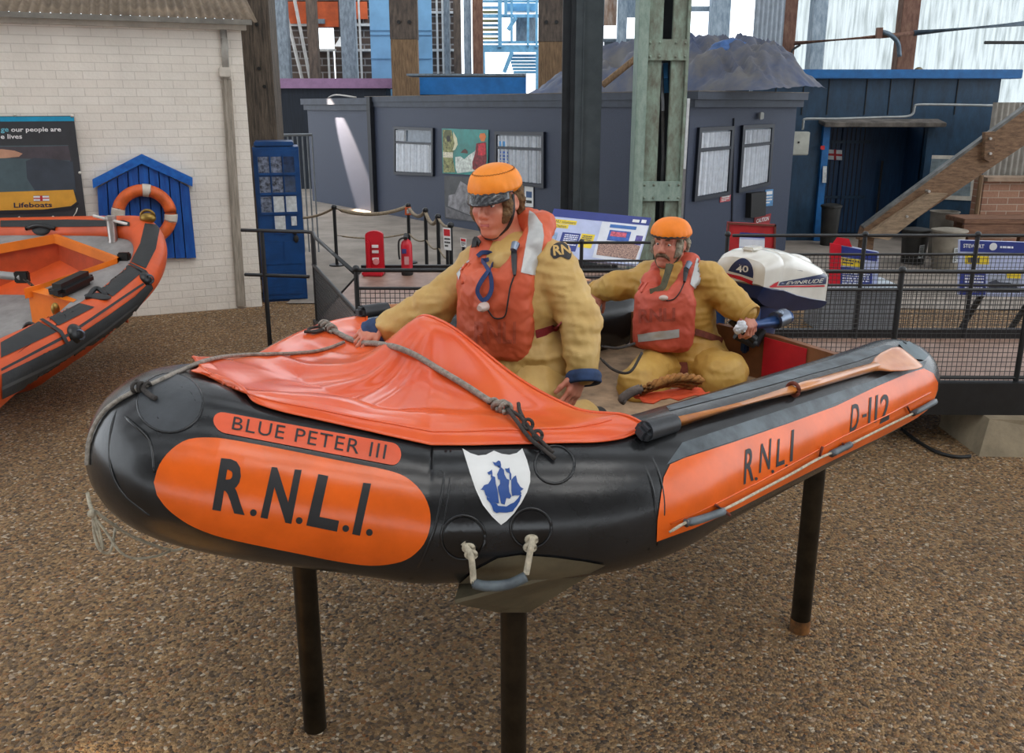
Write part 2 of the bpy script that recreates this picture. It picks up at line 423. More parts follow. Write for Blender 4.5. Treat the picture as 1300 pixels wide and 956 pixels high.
# shield with a sailing ship
sh = [(587, 570), (597, 576), (607, 579), (617, 578), (627, 573), (637, 577), (647, 578), (656, 576), (663, 570), (669, 585), (673, 600), (673, 612), (669, 625), (662, 638), (652, 652), (643, 661), (636, 666), (625, 656), (613, 641), (604, 622), (597, 602), (592, 586)]
shield = part(lay_poly(sh, HB, 6, .003), 'shield_emblem', white_paint)
ship = MB()
def sp(pts): lay_poly([(580+x*200/956, 560+y*200/956) for x, y in pts], HB, 6, .006, ship)
sp([(180,335),(200,350),(215,372),(240,378),(250,392),(300,396),(325,380),(345,372),(372,345),(385,322),(392,330),(380,365),(362,395),(350,408),(338,425),(300,432),(258,430),(240,434),(222,422),(212,395),(200,372),(182,355)])
sp([(150,292),(165,270),(190,262),(205,240),(215,215),(232,222),(236,260),(246,300),(250,330),(255,378),(215,372),(195,345),(175,330),(165,300),(142,296)])
sp([(244,205),(256,178),(270,165),(285,180),(288,205),(302,232),(318,240),(314,275),(318,310),(330,335),(322,350),(300,345),(290,385),(268,378),(262,345),(252,305),(248,280),(262,262),(262,240),(250,235)])
sp([(330,240),(345,220),(358,212),(366,250),(385,280),(404,292),(385,305),(392,318),(380,330),(352,330),(335,335),(330,300)])
sp([(258,170),(262,150),(245,158),(228,152),(215,132),(235,136),(252,124),(264,130),(268,150),(268,170)])
sp([(205,225),(208,205),(192,208),(184,195),(205,185),(212,178),(216,200),(214,225)])
sp([(320,240),(318,200),(300,190),(290,172),(308,172),(318,166),(322,190),(330,205),(330,240)])
part(ship, 'sailing_ship', ship_blue, shield)
# orange side panel with lettering (wraps to the stern)
side = [(833, 687), (834, 660), (838, 632), (842, 606), (850, 590), (868, 582), (930, 562), (1000, 538), (1060, 516), (1110, 492), (1150, 475), (1172, 468), (1184, 474), (1190, 486), (1189, 503), (1182, 516), (1160, 532), (1120, 553), (1060, 582), (1000, 612), (930, 648), (880, 670)]
p_side = part(lay_poly(side, HB, 9), 'letter_panel', orange_panel)
def strokes(lines, w=5.2, off=.0045):
    mb = MB()
    for ln in lines:
        for (x0, y0), (x1, y1) in zip(ln, ln[1:]):
            d = Vector((x1-x0, y1-y0)); n = Vector((-d.y, d.x)).normalized()*w/2; e = d.normalized()*w*.35
            lay_poly([(x0-n.x-e.x, y0-n.y-e.y), (x0+n.x-e.x, y0+n.y-e.y), (x1+n.x+e.x, y1+n.y+e.y), (x1-n.x+e.x, y1-n.y+e.y)], HB, 6, off, mb)
    return mb
def lz(x, y): return (750+x*450/1265, 400+y*450/1265)
L = lambda *a: [lz(x, y) for x, y in a]
for ch, q in (('R', ((548,482),(581,467),(577,588),(541,604))), ('N', ((604,462),(641,440),(635,548),(596,564))), ('L', ((664,444),(689,436),(687,530),(657,542))), ('D', ((929,322),(957,311),(951,404),(920,421))), ('2', ((1031,290),(1063,276),(1061,371),(1027,388)))):
    part(lay_text(ch, L(*q), HB, bold=.01), 'lettering', ink, p_side)
for q in (((713,412),(722,409),(716,519),(706,523)), ((991,296),(999,293),(993,388),(985,391)), ((1014,288),(1022,285),(1016,381),(1008,384)), ((966,356),(981,351),(981,361),(966,366))):
    part(lay_poly(L(*q), HB, 6, .0045), 'lettering', ink, p_side)
for x, y in ((586,583), (645,557), (695,538)):
    x, y = lz(x, y); part(lay_poly([(x+2.0*math.cos(k*PI/5), y+2.2*math.sin(k*PI/5)) for k in range(10)], HB, 6, .0045), 'lettering', ink, p_side)
# worn bluish-grey strips on top of the near tube, raised seams and patches
part(lay_poly([(846, 590), (866, 562), (1000, 518), (1100, 486), (1160, 462), (1176, 458), (1172, 468), (1110, 491), (1000, 537), (870, 580)], HB, 9, .0015), 'rubbing_strake', rubber2)
part(lay_poly([(1080, 450), (1125, 438), (1140, 441), (1085, 460), (960, 494), (850, 522), (846, 516), (960, 484)], HB, 9, .0015), 'rubbing_strake', rubber2)
part(lay_poly([(1140, 437), (1150, 432), (1178, 452), (1172, 458), (1155, 456)], HB, 8, .006), 'blade_pocket', M('pocket_grey', (92, 106, 112), .5, var=.2))
def ring_on_hull(cx, cy, rx, ry, name, w=.006, mat=rubber):
    pts = [HIT(cx+rx*math.cos(t*2*PI/28), cy+ry*math.sin(t*2*PI/28), .001) for t in range(28)]
    part(MB().tube(pts, w, 6, closed=True), name, mat)
def disc_on_hull(cx, cy, rx, ry, name, off=.004, mat=rubber):
    part(lay_poly([(cx+rx*math.cos(t*2*PI/28), cy+ry*math.sin(t*2*PI/28)) for t in range(28)], HB, 8, off), name, mat)
gloss = M('rubber_gloss', (24, 24, 25), .16, var=.1)
for a in ((704, 590, 25, 24), (588, 682, 28, 28), (674, 670, 26, 25)): ring_on_hull(*a, 'rope_patch_ring', .004)
for a in ((588, 682, 25, 25), (674, 670, 23, 22)): disc_on_hull(*a, 'rope_patch', .004, gloss)
disc_on_hull(216, 512, 40, 36, 'towing_patch', .004, M('patch_rubber', (58, 61, 65), .42, var=.25, vs=8, bump=.1, bs=30)); ring_on_hull(216, 512, 41, 37, 'patch_ring', .004)
ring_on_hull(222, 516, 27, 25, 'patch_ring', .003)
def seam(pts, name='seam_band', w=.004):
    part(MB().tube(bez([HIT(x, y, .0) for x, y in pts], 5), w, 6), name, rubber)
seam([(566, 572), (562, 620), (552, 670), (536, 710), (522, 735)]); seam([(572, 572), (570, 620), (562, 668), (548, 712)], w=.003)
seam([(812, 556), (836, 600), (843, 650), (834, 692)]); seam([(800, 560), (824, 605), (832, 650), (824, 698)])
seam([(120, 505), (160, 530), (190, 560), (196, 600)]) ; seam([(160, 500), (142, 540), (140, 590), (155, 625), (190, 655)])
# black reinforcement at the nose
# floor, transom
fl = MB(); ring = [q for q in HL if -1.55 < q.x < .80]
fl.prism([BW(q.x, q.y*.92 if True else 0, .925) for q in ring], (0, 0, -.03))
part(fl, 'floor_board', floor_m, smooth=None)
keel = MB(); keel.prism([BW(q.x*.97-.02, q.y*.86, .905) for q in ring], (0, 0, -.012)); part(keel, 'hull_bottom', rubber, smooth=None)
tr = MB(); tr.prism([BW(-1.50, .62, .90), BW(-1.50, -.62, .90), BW(-1.50, -.62, 1.12), BW(-1.50, -.25, 1.15), BW(-1.50, .25, 1.15), BW(-1.50, .62, 1.12)], -AX*-.035)
tro = part(tr, 'transom', wood_ply, smooth=None)
part(MB().prism([BW(-1.497, .20, .93), BW(-1.497, .42, .93), BW(-1.497, .42, 1.125), BW(-1.497, .20, 1.138)], -AX*.006), 'red_square', red_m, tro, smooth=None)
# inside of the far tube: dark fuel bag and hoses
bagm = M('fuel_bag', (52, 46, 42), .5, var=.3, vs=5, bump=.15, bs=20)
part(SDF(.012).ell(BW(-.62, -.50, 1.12), (.42, .17, .20), Matrix.Rotation(ang, 3, 'Z'), .03).mb(), 'fuel_bag', bagm)
for k, pts in enumerate(([(762, 455, 3.75), (780, 470, 3.7), (800, 472, 3.68), (815, 448, 3.75)], [(764, 440, 3.8), (785, 442, 3.75), (806, 436, 3.78)])):
    part(MB().tube(bez([DP(x, y, d) for x, y, d in pts], 6), .006, 6), 'fuel_hose', rope_dark)
# ------------------------------------------------------------------ spray canopy
near_px = [(236, 478), (246, 489), (256, 498), (285, 508), (320, 517), (360, 527), (400, 536), (440, 545), (480, 554), (520, 563), (560, 569), (600, 569), (640, 568), (680, 567), (720, 566), (760, 565), (795, 559), (822, 546)]
ne = [BL(HIT(x, y)) for x, y in near_px]
ne = [(min(u, 1.13), max(v, .05)) for u, v, z in ne]
K = len(ne)
def down(u, v):
    h = HB.ray_cast(BW(u, v, 3), Vector((0, 0, -1))); return h[0].z if h[0] is not None else -9
NJ = 120
# dense stations along the near edge
path = [Vector((u, v, 0)) for u, v in ne]; dense = bez(path, 6)
rows = []; 
u_first, u_last = dense[0].x, dense[-1].x
for i, e in enumerate(dense):
    f = i/(len(dense)-1); row = []
    for j in range(NJ+1):
        s = 1-2*j/NJ; v = e.y*s
        ra = max(0, (f-.45)/.55)**1.2
        u = e.x+.06*(1-f)**6*(1-s*s)+ra*(.10*(1-s*s)-(.20*s*s if s < 0 else 0))-((1-f)**4*.16*s*s if s < 0 else 0)
        zt = down(u, v)
        hump = .19*math.exp(-((u-.34)/(.14 if u > .34 else .27))**2-((v+.02)/(.40 if v > -.02 else .21))**2)
        crown = zc(u)+TR*.93+.02*math.cos(min(1, abs(v)/.9)*PI/2)
        m = crown+hump
        inside = 1 if abs(v) < .80 else max(0, 1-(abs(v)-.80)/.05)
        m2 = m if inside >= 1 else (zt+.01 if zt > 0 else m)
        lim = abs(s)
        a, b = (zt+.010 if zt > 0 else -9), m2
        if lim > .80:       # towards the edge the cloth lies on the tube
            w = min(1, (lim-.80)/.14); b = b*(1-w)+(a if a > 0 else b)*w
        k = .05; h = max(k-abs(a-b), 0)/k; z = max(a, b)+h*h*k*.25*(1-min(1, max(0, lim-.9)/.1))
        # wrinkles pulled towards the hump
        th = math.atan2(v, u-.32); rr = math.hypot(u-.32, v); env = min(1, rr/.25)*max(0, 1-max(0, lim-.70)/.26)*min(1, (f+.02)*9)*min(1, (1-f)*9+.25)
        wr = noise.noise(Vector((th*2.6, rr*1.3, 2.0)))*.028+(.5-abs(noise.noise(Vector((th*4.2, rr*1.1, 7.7)))))*.022+noise.noise(Vector((u*5, v*5, 3)))*.006
        row.append(BW(u, v, z+wr*env))
    rows.append(row)
can = MB().grid(rows)
def _thick(mb, th=.004):
    o = mb.build('spray_canopy', canopy_m, boat, smooth=True)
    md = o.modifiers.new('thickness', 'SOLIDIFY'); md.thickness = th; md.offset = -1; return o
canopy = _thick(can); CB = can.bvh()
part(MB().tube([r[0]+Vector((0, 0, .001)) for r in rows], .003, 6), 'hem', canopy_m, canopy)
part(MB().tube([p+Vector((0, 0, .001)) for p in rows[-1]], .0045, 6), 'hem', canopy_m, canopy)
part(MB().tube([r[5]+Vector((0, 0, .001)) for r in rows[8:-4]], .0022, 5), 'seam', canopy_m, canopy)
def CH(px, py, off=0.):
    r = ray(px, py).normalized(); h = CB.ray_cast(CAM, r); g = HB.ray_cast(CAM, r)
    if h[0] is None or (g[0] is not None and g[3] < h[3]-.03): h = g if g[0] is not None else CB.find_nearest(CAM+r*3)
    n = h[1] if h[1].z > 0 else -h[1]; return h[0]+n*off
# ------------------------------------------------------------------ ropes, handles, paddles, posts, outboard motor
def rope(pts, r, n=8, twist=True):
    P = bez(pts, 8); return MB().tube(P, r, n)
k1 = [CH(x, y, .010) for x, y in ((412, 417), (428, 425), (444, 433), (462, 438), (480, 439), (505, 443), (530, 453), (560, 473), (590, 491), (615, 508), (636, 521))]
r1 = E('thick_rope', 'thick grey rope gripped by the front figure and tied across the orange canopy', 'rope', k1[0])
part(rope(k1, .0105, 10), 'strand', rope_grey, r1)
for (x, y, s) in ((413, 418, .020), (421, 422, .017), (630, 519, .014), (641, 523, .018)):
    c = CH(x, y, .014); d = (CH(x+8, y+5, .014)-CH(x-8, y-5, .014)).normalized(); a, b, _ = frame_from(d); pts = []
    for t in range(44):
        q = t/43; pts.append(c+d*(q-.5)*.04+(a*math.cos(q*4*PI)+b*math.sin(q*4*PI))*s*.85)
    part(MB().tube(pts, .0075, 7), 'knot', rope_grey, r1)
for pts in (((646, 526), (660, 535), (675, 552), (690, 568), (701, 578)), ((644, 524), (655, 540), (672, 560), (690, 575), (704, 586)), ((664, 537), (660, 526), (658, 517))):
    part(rope([CH(x, y, .014) for x, y in pts], .006, 7), 'lashing', rope_dark, r1)
for (x, y, s) in ((670, 545, .013), (682, 557, .012)):
    c = CH(x, y, .016); part(MB().tube([c+Vector((s*math.cos(t*PI/8), s*.6*math.sin(t*PI/8), s*.9*math.sin(t*PI/8))) for t in range(16)], .005, 6, closed=True), 'lashing_knot', rope_dark, r1)
for pts in (((412, 419), (402, 418), (391, 421), (397, 425), (410, 422)), ((408, 421), (396, 424), (386, 424))):
    part(rope([CH(x, y, .010) for x, y in pts], .006, 7), 'lashing', rope_dark, r1)
k2 = [CH(x, y, .007) for x, y in ((438, 436), (420, 443), (400, 448), (370, 451), (340, 452), (310, 453), (280, 456), (255, 462), (235, 471), (215, 480), (196, 489), (181, 495))]
k2 += [HIT(x, y, .007) for x, y in ((165, 503), (150, 512), (136, 523), (124, 540), (116, 562), (114, 590))]
r2 = E('bow_rope', 'thin grey rope running from the canopy knot over the nose of the raised boat', 'rope', k2[0])
part(rope(k2, .0065, 8), 'strand', rope_grey, r2)
c = HIT(182, 496, .012)
for k in range(3):
    part(MB().tube([c+Vector((-.016+.016*k, 0, 0))+Vector((.004*math.cos(t*PI/8), .011*math.cos(t*PI/8), .012*math.sin(t*PI/8))) for t in range(16)], .005, 6, closed=True), 'knot', rope_dark, r2)
part(rope([HIT(x, y, .010) for x, y in ((176, 488), (184, 498), (193, 506), (200, 509))], .007, 7), 'toggle', rope_dark, r2)
# mooring strings under the nose
c = HIT(124, 632, .0); r3 = E('mooring_line', None, None); r3.parent = boat
dd = (c-CAM).dot(Vector((0, CT, -ST)))
def hang(pts, r): part(MB().tube(bez([DP(x, y, dd+o) for x, y, o in pts], 8), r, 7), 'strand', rope_white, r3)
hang([(111, 626, .05), (114, 640, .02), (117, 648, .0), (119, 655, 0)], .006)
hang([(118, 655, 0), (120, 680, 0), (127, 698, 0), (138, 702, .02), (143, 690, .03), (147, 665, .08)], .0045)
hang([(118, 655, 0), (124, 678, 0), (131, 697, .0), (128, 680, .0), (121, 655, 0)], .004)
hang([(119, 655, 0), (135, 676, 0), (152, 700, 0), (170, 709, .02), (195, 707, .05), (216, 700, .1)], .004)
hang([(120, 648, 0), (135, 660, .02), (165, 680, .06), (200, 694, .1), (222, 699, .12), (234, 694, .12), (236, 690, .12)], .005)
part(MB().sphere(DP(117, 652, dd), .014), 'knot', rope_white, r3)
# lifting handle below the bow tube (part of the boat)
hd = E('lifting_handle', None, None); hd.parent = boat
q0 = HIT(588, 688, .006); q1 = HIT(676, 678, .006); da = (q0-CAM).dot(Vector((0, CT, -ST))); db = (q1-CAM).dot(Vector((0, CT, -ST)))
part(MB().tube(bez([q0, DP(597, 703, da-.01), DP(600, 722, da), DP(601, 740, da+.01)], 6), .0085, 8), 'rope', rope_white, hd)
part(MB().tube(bez([q1, DP(674, 695, db-.01), DP(671, 712, db), DP(668, 729, db)], 6), .0085, 8), 'rope', rope_white, hd)
for x, y, d in ((595, 698, da), (598, 706, da), (675, 687, db), (673, 697, db)):
    c = DP(x, y, d-.006); part(MB().tube([c+Vector((.013*math.cos(t*PI/8), .008, .010*math.sin(t*PI/8))) for t in range(16)], .006, 6, closed=True), 'knot', rope_white, hd)
part(MB().tube(bez([DP(601, 741, da+.01), DP(618, 744, da), DP(645, 742, db), DP(668, 732, db)], 8), .014, 12), 'grip', rubber2, hd)
# grab line along the lower edge of the orange side panel
def SH(x, y, off=.01): return HIT(x, y, off)
gl = [(846, 672), (868, 660), (912, 645), (960, 620), (1000, 599), (1035, 580), (1062, 568), (1105, 547), (1140, 530), (1165, 518), (1184, 506)]
part(MB().tube(bez([SH(x, y, .014) for x, y in gl], 6), .0045, 7), 'grab_line', rope_white)
for pts in (((866, 661), (888, 655), (912, 646)), ((1050, 574), (1062, 568), (1074, 562)), ((1154, 523), (1168, 516), (1182, 508))):
    part(MB().tube(bez([SH(x, y, .016) for x, y in pts], 5), .012, 10), 'grab_handle', rubber2)
lash = M('lash_brown', (112, 52, 34), .8)
for pts in (((904, 640), (915, 646), (922, 651)), ((1036, 580), (1038, 572), (1040, 566)), ((1066, 562), (1072, 568)), ((1152, 522), (1148, 516))):
    part(MB().tube([SH(x, y, .012) for x, y in pts], .005, 6), 'lashing', lash)
part(MB().tube([SH(x, y, .005) for x, y in ((850, 664), (905, 640), (960, 612), (1020, 580), (1064, 556), (1130, 524), (1180, 498))], .003, 5), 'seam', orange_panel)
# ---------------- paddles
paddle_w = M('paddle_wood', (206, 128, 56), .28, var=.18, vs=9, coat=.5, col2=(176, 98, 38))
blade_w = M('blade_wood', (208, 136, 80), .3, var=.2, vs=7, coat=.4, col2=(184, 102, 54))
blk = M('black_tape', (38, 40, 44), .45, var=.2, bump=.1, bs=40)
def paddle(a, b, n, label, name='paddle'):
    """a = grip end, b = blade tip, n = surface normal"""
    a, b = Vector(a), Vector(b); d = (b-a).normalized(); L_ = (b-a).length; n = (Vector(n)-d*Vector(n).dot(d)).normalized(); s = d.cross(n)
    o = E(name, label, 'paddle', a, 'paddles of the raised boat')
    part(MB().tube([a+d*.11, a+d*L_*.5, a+d*(L_*.82)], [.0165, .0175, .0165], 14), 'shaft', paddle_w, o)
    rows = []
    for t, w, h in ((0, .016, .016), (.10, .022, .015), (.25, .04, .012), (.5, .056, .009), (.8, .066, .007), (.95, .064, .006), (1.0, .058, .004)):
        c = a+d*(L_*(.80+.2*t)); rows.append([c+s*w*math.cos(k*PI/10)+n*h*math.sin(k*PI/10) for k in range(20)])
    m = MB().grid(rows, closed_u=True); m.f.append(tuple(range(19, -1, -1))); m.f.append(tuple(6*20+k for k in range(20)))
    part(m, 'blade', blade_w, o)
    part(MB().cyl(a-d*.01, a+d*.12, .030, .027, 16), 'grip_sleeve', blk, o, 40)
    part(MB().box(a+d*.0, (.07, .05, .045), Matrix((d, s, n)).transposed(), .012), 'end_block', blk, o, 40)
    return o
pa = HIT(818, 556, .028); pb = HIT(1152, 457, .022)
near_pad = paddle(pa, pb, HIT(980, 512, .02)-HIT(980, 512, 0), 'varnished wooden paddle lying along the near tube of the raised boat')
mid = HIT(958, 515, .012)
dpad = (pb-pa).normalized(); cpad = pa+dpad*(pb-pa).length*.46; a_, b_, _ = frame_from(dpad)
part(MB().tube([cpad+(a_*math.cos(t*PI/9)+b_*math.sin(t*PI/9))*.022 for t in range(18)], .007, 8, closed=True), 'leather_tie', lash, boat)
def solve_u(px, v, z):
    lo, hi = -2., 1.5
    for _ in range(40):
        m_ = (lo+hi)/2
        if pix(BW(m_, v, z))[0] > px: lo = m_
        else: hi = m_
    return m_
fu = solve_u(462, -.80, 1.345)
far_pad = paddle(BW(fu, -.80, 1.345), BW(fu-1.4, -.80, 1.305), (0, 0, 1), 'dark-gripped wooden paddle on the far tube behind the front figure')
# ---------------- steel posts carrying the boat
def under(x, y, z0=.2):
    bv = HB; h = bv.ray_cast(Vector((x, y, z0)), Vector((0, 0, 1))); return h[0].z if h[0] is not None else .90
for nm, x, y, lab, gr in (('a', G(1015, 800).x, G(1015, 800).y, 'steel post under the stern half of the raised boat, rusty at its foot', 'posts under the raised boat'), ('c', -.722, 2.70, 'plain steel post under the nose of the raised boat', 'posts under the raised boat')):
    t = under(x, y); o = E('support_post', lab, 'post', (x, y, 0), gr)
    part(MB().cyl((x, y, 0), (x, y, t+.01), .041, n=20), 'shaft', steel_post, o, 40)
    if nm == 'a': part(MB().cyl((x, y, 0), (x, y, .06), .0425, n=20), 'rusty_foot', M('rust', (120, 78, 34), .8, var=.4, vs=20), o, 40)
x, y = .005, 2.34
o = E('cradle_post', 'steel post with a folded cradle plate under the near corner of the raised boat', 'post', (x, y, 0))
part(MB().cyl((x, y, 0), (x, y, .83), .041, n=20), 'shaft', steel_post, o, 40)
olive = M('cradle_paint', (104, 97, 78), .5, metal=.2, var=.25, vs=7)
tA, tB, tC = DP(577, 744, 2.36), DP(772, 716, 2.42), Vector((.05, 2.75, .92))
tA.z = min(tA.z, .885); top = MB().prism([tA, tB, Vector((.55, 2.62, tB.z+.01)), Vector((-.1, 2.72, tA.z+.01))], (0, 0, .012)); part(top, 'cradle_plate', olive, o, None)
for p_, q_ in ((tA, tB),):
    part(MB().prism([p_, q_, Vector((x+.045, y-.045, .735)), Vector((x-.045, y-.045, .735))], (0, .014, 0)), 'gusset', olive, o, None)
part(MB().prism([Vector((x, y-.04, .80)), Vector((x, y+.36, .90)), Vector((x, y-.04, .90))], (.014, 0, 0)), 'gusset', olive, o, None)
out_d[0] = 2.4; part(lay_poly([(583, 739), (603, 722), (632, 707), (660, 703), (700, 706), (740, 711), (768, 716), (748, 726), (700, 734), (640, 737)], HB, 6, .005), 'saddle_plate', olive, o)
part(MB().box((x, y, .80), (.10, .09, .09), None, .005), 'socket', steel_post, o, 40)
# ---------------- outboard motor
mw = M('cowl_white', (226, 222, 212), .24, var=.05, coat=.5); nv = M('motor_navy', (22, 44, 88), .32, var=.15, coat=.3); ml = M('motor_metal', (120, 130, 146), .35, metal=.8, var=.2)
lg = M('motor_blue', (40, 72, 122), .35, metal=.3, var=.2)
mo = E('outboard_motor', 'white and navy outboard motor clamped to the stern of the raised boat', 'outboard motor', BW(-1.56, 0, 1.2))
def loft(st, name, mat, par, kf=.55):
    rows = []
    for (u, zb, zt, w, wb) in st:
        row = []; hs = zb+(zt-zb)*kf
        for k in range(6): row.append(BW(u, wb+(w-wb)*k/5, zb+(hs-zb)*k/5))
        for k in range(1, 24):
            t = PI*k/24; cx = math.copysign(abs(math.cos(t))**.72, math.cos(t)); row.append(BW(u, w*cx, hs+(zt-hs)*math.sin(t)**.72))
        for k in range(6): row.append(BW(u, -(wb+(w-wb)*(5-k)/5), zb+(hs-zb)*(5-k)/5))
        rows.append(row)
    m = MB().grid(rows, closed_u=True); n = len(rows[0]); m.f.append(tuple(range(n-1, -1, -1))); m.f.append(tuple((len(rows)-1)*n+k for k in range(n)))
    return m
cw = loft([(-1.555, 1.372, 1.455, .105, .110), (-1.565, 1.362, 1.488, .135, .132), (-1.60, 1.352, 1.508, .146, .140), (-1.66, 1.340, 1.520, .152, .146), (-1.70, 1.331, 1.520, .153, .148), (-1.712, 1.329, 1.510, .149, .147), (-1.724, 1.327, 1.519, .154, .149),
           (-1.80, 1.300, 1.510, .158, .150), (-1.90, 1.268, 1.482, .162, .150), (-2.00, 1.240, 1.450, .164, .150), (-2.08, 1.222, 1.42, .164, .152), (-2.15, 1.206, 1.392, .160, .152), (-2.17, 1.204, 1.375, .150, .148)], '', mw, mo)
cwo = part(cw, 'cowl', mw, mo, 42); WB = cw.bvh()
part(MB().box(BW(-1.66, 0, 1.522), (.10, .07, .022), Matrix.Rotation(ang, 3, 'Z'), .009), 'cowl_latch', mw, mo, 40)
part(MB().sphere(BW(-1.95, .09, 1.44), (.13, .045, .03), Matrix.Rotation(ang, 3, 'Z') @ Matrix.Rotation(.26, 3, 'Y')), 'cowl_bulge', mw, mo)
lc = loft([(-1.565, 1.30, 1.368, .132, .10), (-1.62, 1.262, 1.352, .146, .10), (-1.72, 1.225, 1.335, .152, .09), (-1.85, 1.19, 1.290, .156, .10), (-2.0, 1.175, 1.248, .158, .12), (-2.15, 1.165, 1.212, .156, .13), (-2.185, 1.175, 1.203, .150, .14)], '', nv, mo, .9)
part(lc, 'lower_cowl', nv, mo, 45)
midp = MB()
rows = []
for z, u0, u1, w in ((1.24, -1.60, -1.98, .10), (1.16, -1.62, -1.95, .085), (1.08, -1.66, -1.90, .06), (.95, -1.70, -1.88, .045), (.62, -1.72, -1.88, .035), (.50, -1.70, -1.92, .03)):
    c = (u0+u1)/2; rows.append([BW(c+(u0-u1)/2*math.cos(k*PI/12), w*math.sin(k*PI/12), z) for k in range(24)])
part(MB().grid(rows, closed_u=True), 'midsection', nv, mo)
part(MB().lathe([(.004, 0), (.03, .04), (.045, .12), (.045, .26), (.03, .36)], BW(-1.66, 0, .50), AX), 'gearcase', nv, mo)
part(MB().prism([BW(-1.74, .006, .48), BW(-1.90, .006, .48), BW(-1.86, .006, .36)], -PX*-.012), 'skeg', nv, mo, None)
pr = MB()
for k in range(3):
    t = k*2*PI/3; e = PX*math.cos(t)+Vector((0, 0, 1))*math.sin(t); f_ = e.cross(AX); c = BW(-2.03, 0, .5)
    pr.prism([c+e*.03-f_*.02, c+e*.11-f_*.05, c+e*.13+f_*.02, c+e*.09+f_*.05, c+e*.03+f_*.02], AX*.012)
part(pr, 'propeller', ml, mo, None)
cl = MB(); 
for v in (-.10, .10): cl.box(BW(-1.53, v, 1.15), (.12, .035, .22), Matrix.Rotation(ang, 3, 'Z'), .01)
part(cl, 'transom_clamp', lg, mo, 40)
part(MB().tube([DP(1000, 402, 4.20), DP(985, 408, 4.14), DP(962, 412, 4.06), DP(946, 411, 3.99), DP(938, 413, 3.95)], [.034, .03, .02, .016, .015], 14), 'tiller', lg, mo)
part(MB().cyl(DP(996, 402, 4.17), DP(984, 407, 4.13), .042, n=18), 'tiller_collar', ml, mo, 40)
part(MB().sphere(DP(990, 398, 4.1), .018), 'tiller_knob', ml, mo)
for a_, b_ in (((928, 405, 4.1), (958, 432, 4.1)), ((968, 418, 4.15), (958, 438, 4.15)), ((934, 425, 4.1), (958, 437, 4.12))):
    part(MB().cyl(DP(*a_), DP(*b_), .022, n=12), 'clamp_screw', blk, mo, 40)
def OL(*a): return [(900+x*180/1076, 300+y*160/956) for x, y in a]
part(lay_poly([tuple(q)[:2] for q in bez([(x, y, 0) for x, y in OL((140, 266), (165, 225), (200, 188), (245, 163), (285, 165), (318, 190), (340, 230), (348, 280), (342, 332))], 4)]+OL((240, 298)), WB, 5, .0022), 'number_panel_border', mw, cwo)
part(lay_poly([tuple(q)[:2] for q in bez([(x, y, 0) for x, y in OL((148, 262), (172, 224), (205, 190), (245, 168), (282, 171), (312, 196), (332, 234), (340, 280), (336, 318))], 4)]+OL((240, 286)), WB, 5, .003), 'number_panel', nv, cwo)
part(lay_text('40', OL((210, 222), (304, 222), (304, 272), (210, 272)), WB, .005, bold=.02), 'number', mw, cwo)
part(lay_poly(OL((116, 274), (240, 302), (336, 340), (334, 368), (240, 330), (112, 292)), WB, 5, .003), 'red_stripe', red_m, cwo)
part(lay_poly(OL((540, 346), (896, 280), (884, 362), (524, 372)), WB, 5, .003), 'name_panel', nv, cwo)
part(lay_text('EVINRUDE', OL((586, 343), (868, 318), (862, 350), (576, 365)), WB, .005, shear=.25, bold=.012), 'lettering', mw, cwo)
part(lay_poly(OL((456, 382), (500, 352), (528, 340), (512, 376)), WB, 5, .003), 'red_flash', red_m, cwo)
part(lay_poly(OL((456, 378), (874, 370), (874, 382), (460, 386)), WB, 5, .0035), 'red_line', red_m, cwo)
# ================================================================== the two figures
skin_m = M('skin_wax', (206, 140, 112), .42, var=.10, vs=14, col2=(196, 116, 92))
skin_m2 = M('skin_wax_ruddy', (204, 138, 114), .5, var=.12, vs=16, col2=(184, 108, 88))
oil_m = M('oilskin_yellow', (206, 172, 106), .55, var=.14, vs=5, bump=.10, bs=40, col2=(188, 150, 82))
oil_m2 = M('oilskin_ochre', (200, 160, 82), .55, var=.14, vs=5, bump=.10, bs=40, col2=(180, 136, 58))
vest_m = M('vest_orange', (212, 98, 62), .55, var=.10, vs=4, bump=.07, bs=60, col2=(200, 84, 50))
vest_m2 = M('vest_coral', (206, 92, 70), .6, var=.12, vs=5, bump=.07, bs=60, col2=(190, 76, 56))
hat_m = M('hat_orange', (244, 140, 28), .55, var=.08, vs=9, bump=.06, bs=50)
hat_m2 = M('hat_bright_orange', (248, 132, 14), .55, var=.06, vs=9, bump=.06, bs=50)
peak_m = M('peak_black', (34, 34, 38), .16, var=.2, bump=.5, bs=45, coat=.6)
tape_m = M('reflective_tape', (186, 186, 184), .35, metal=.2, var=.08, vs=12)
blue_cloth = M('cuff_blue', (44, 66, 104), .8, var=.25, vs=20)
hair_m = M('hair_brown', (112, 84, 52), .8, var=.3, vs=60, bump=.5, bs=180)
hair_g = M('hair_grey', (150, 142, 124), .8, var=.3, vs=60, bump=.5, bs=180)
brow_m = M('moustache_brown', (112, 88, 68), .85, var=.3, vs=60, bump=.5, bs=180)
web_blue = M('webbing_blue', (34, 60, 110), .7, var=.2, vs=30)
web_olive = M('webbing_olive', (92, 90, 70), .8, var=.2, vs=30)
web_brown = M('webbing_brown', (122, 62, 48), .7, var=.2, vs=30)
web_red = M('belt_red', (140, 38, 44), .7, var=.2, vs=30)
strap_blk = M('strap_black', (30, 30, 30), .6)
plast = M('clear_plastic', (206, 186, 176), .2, var=.1, coat=.4)
eye_w = M('eye_white', (226, 220, 210), .25, var=0); eye_d = M('eye_iris', (62, 76, 84), .2, var=0)
lip_m = M('lips', (176, 88, 78), .45, var=.08)
rag_m = M('rag_white', (216, 218, 222), .8, var=.12, vs=30)
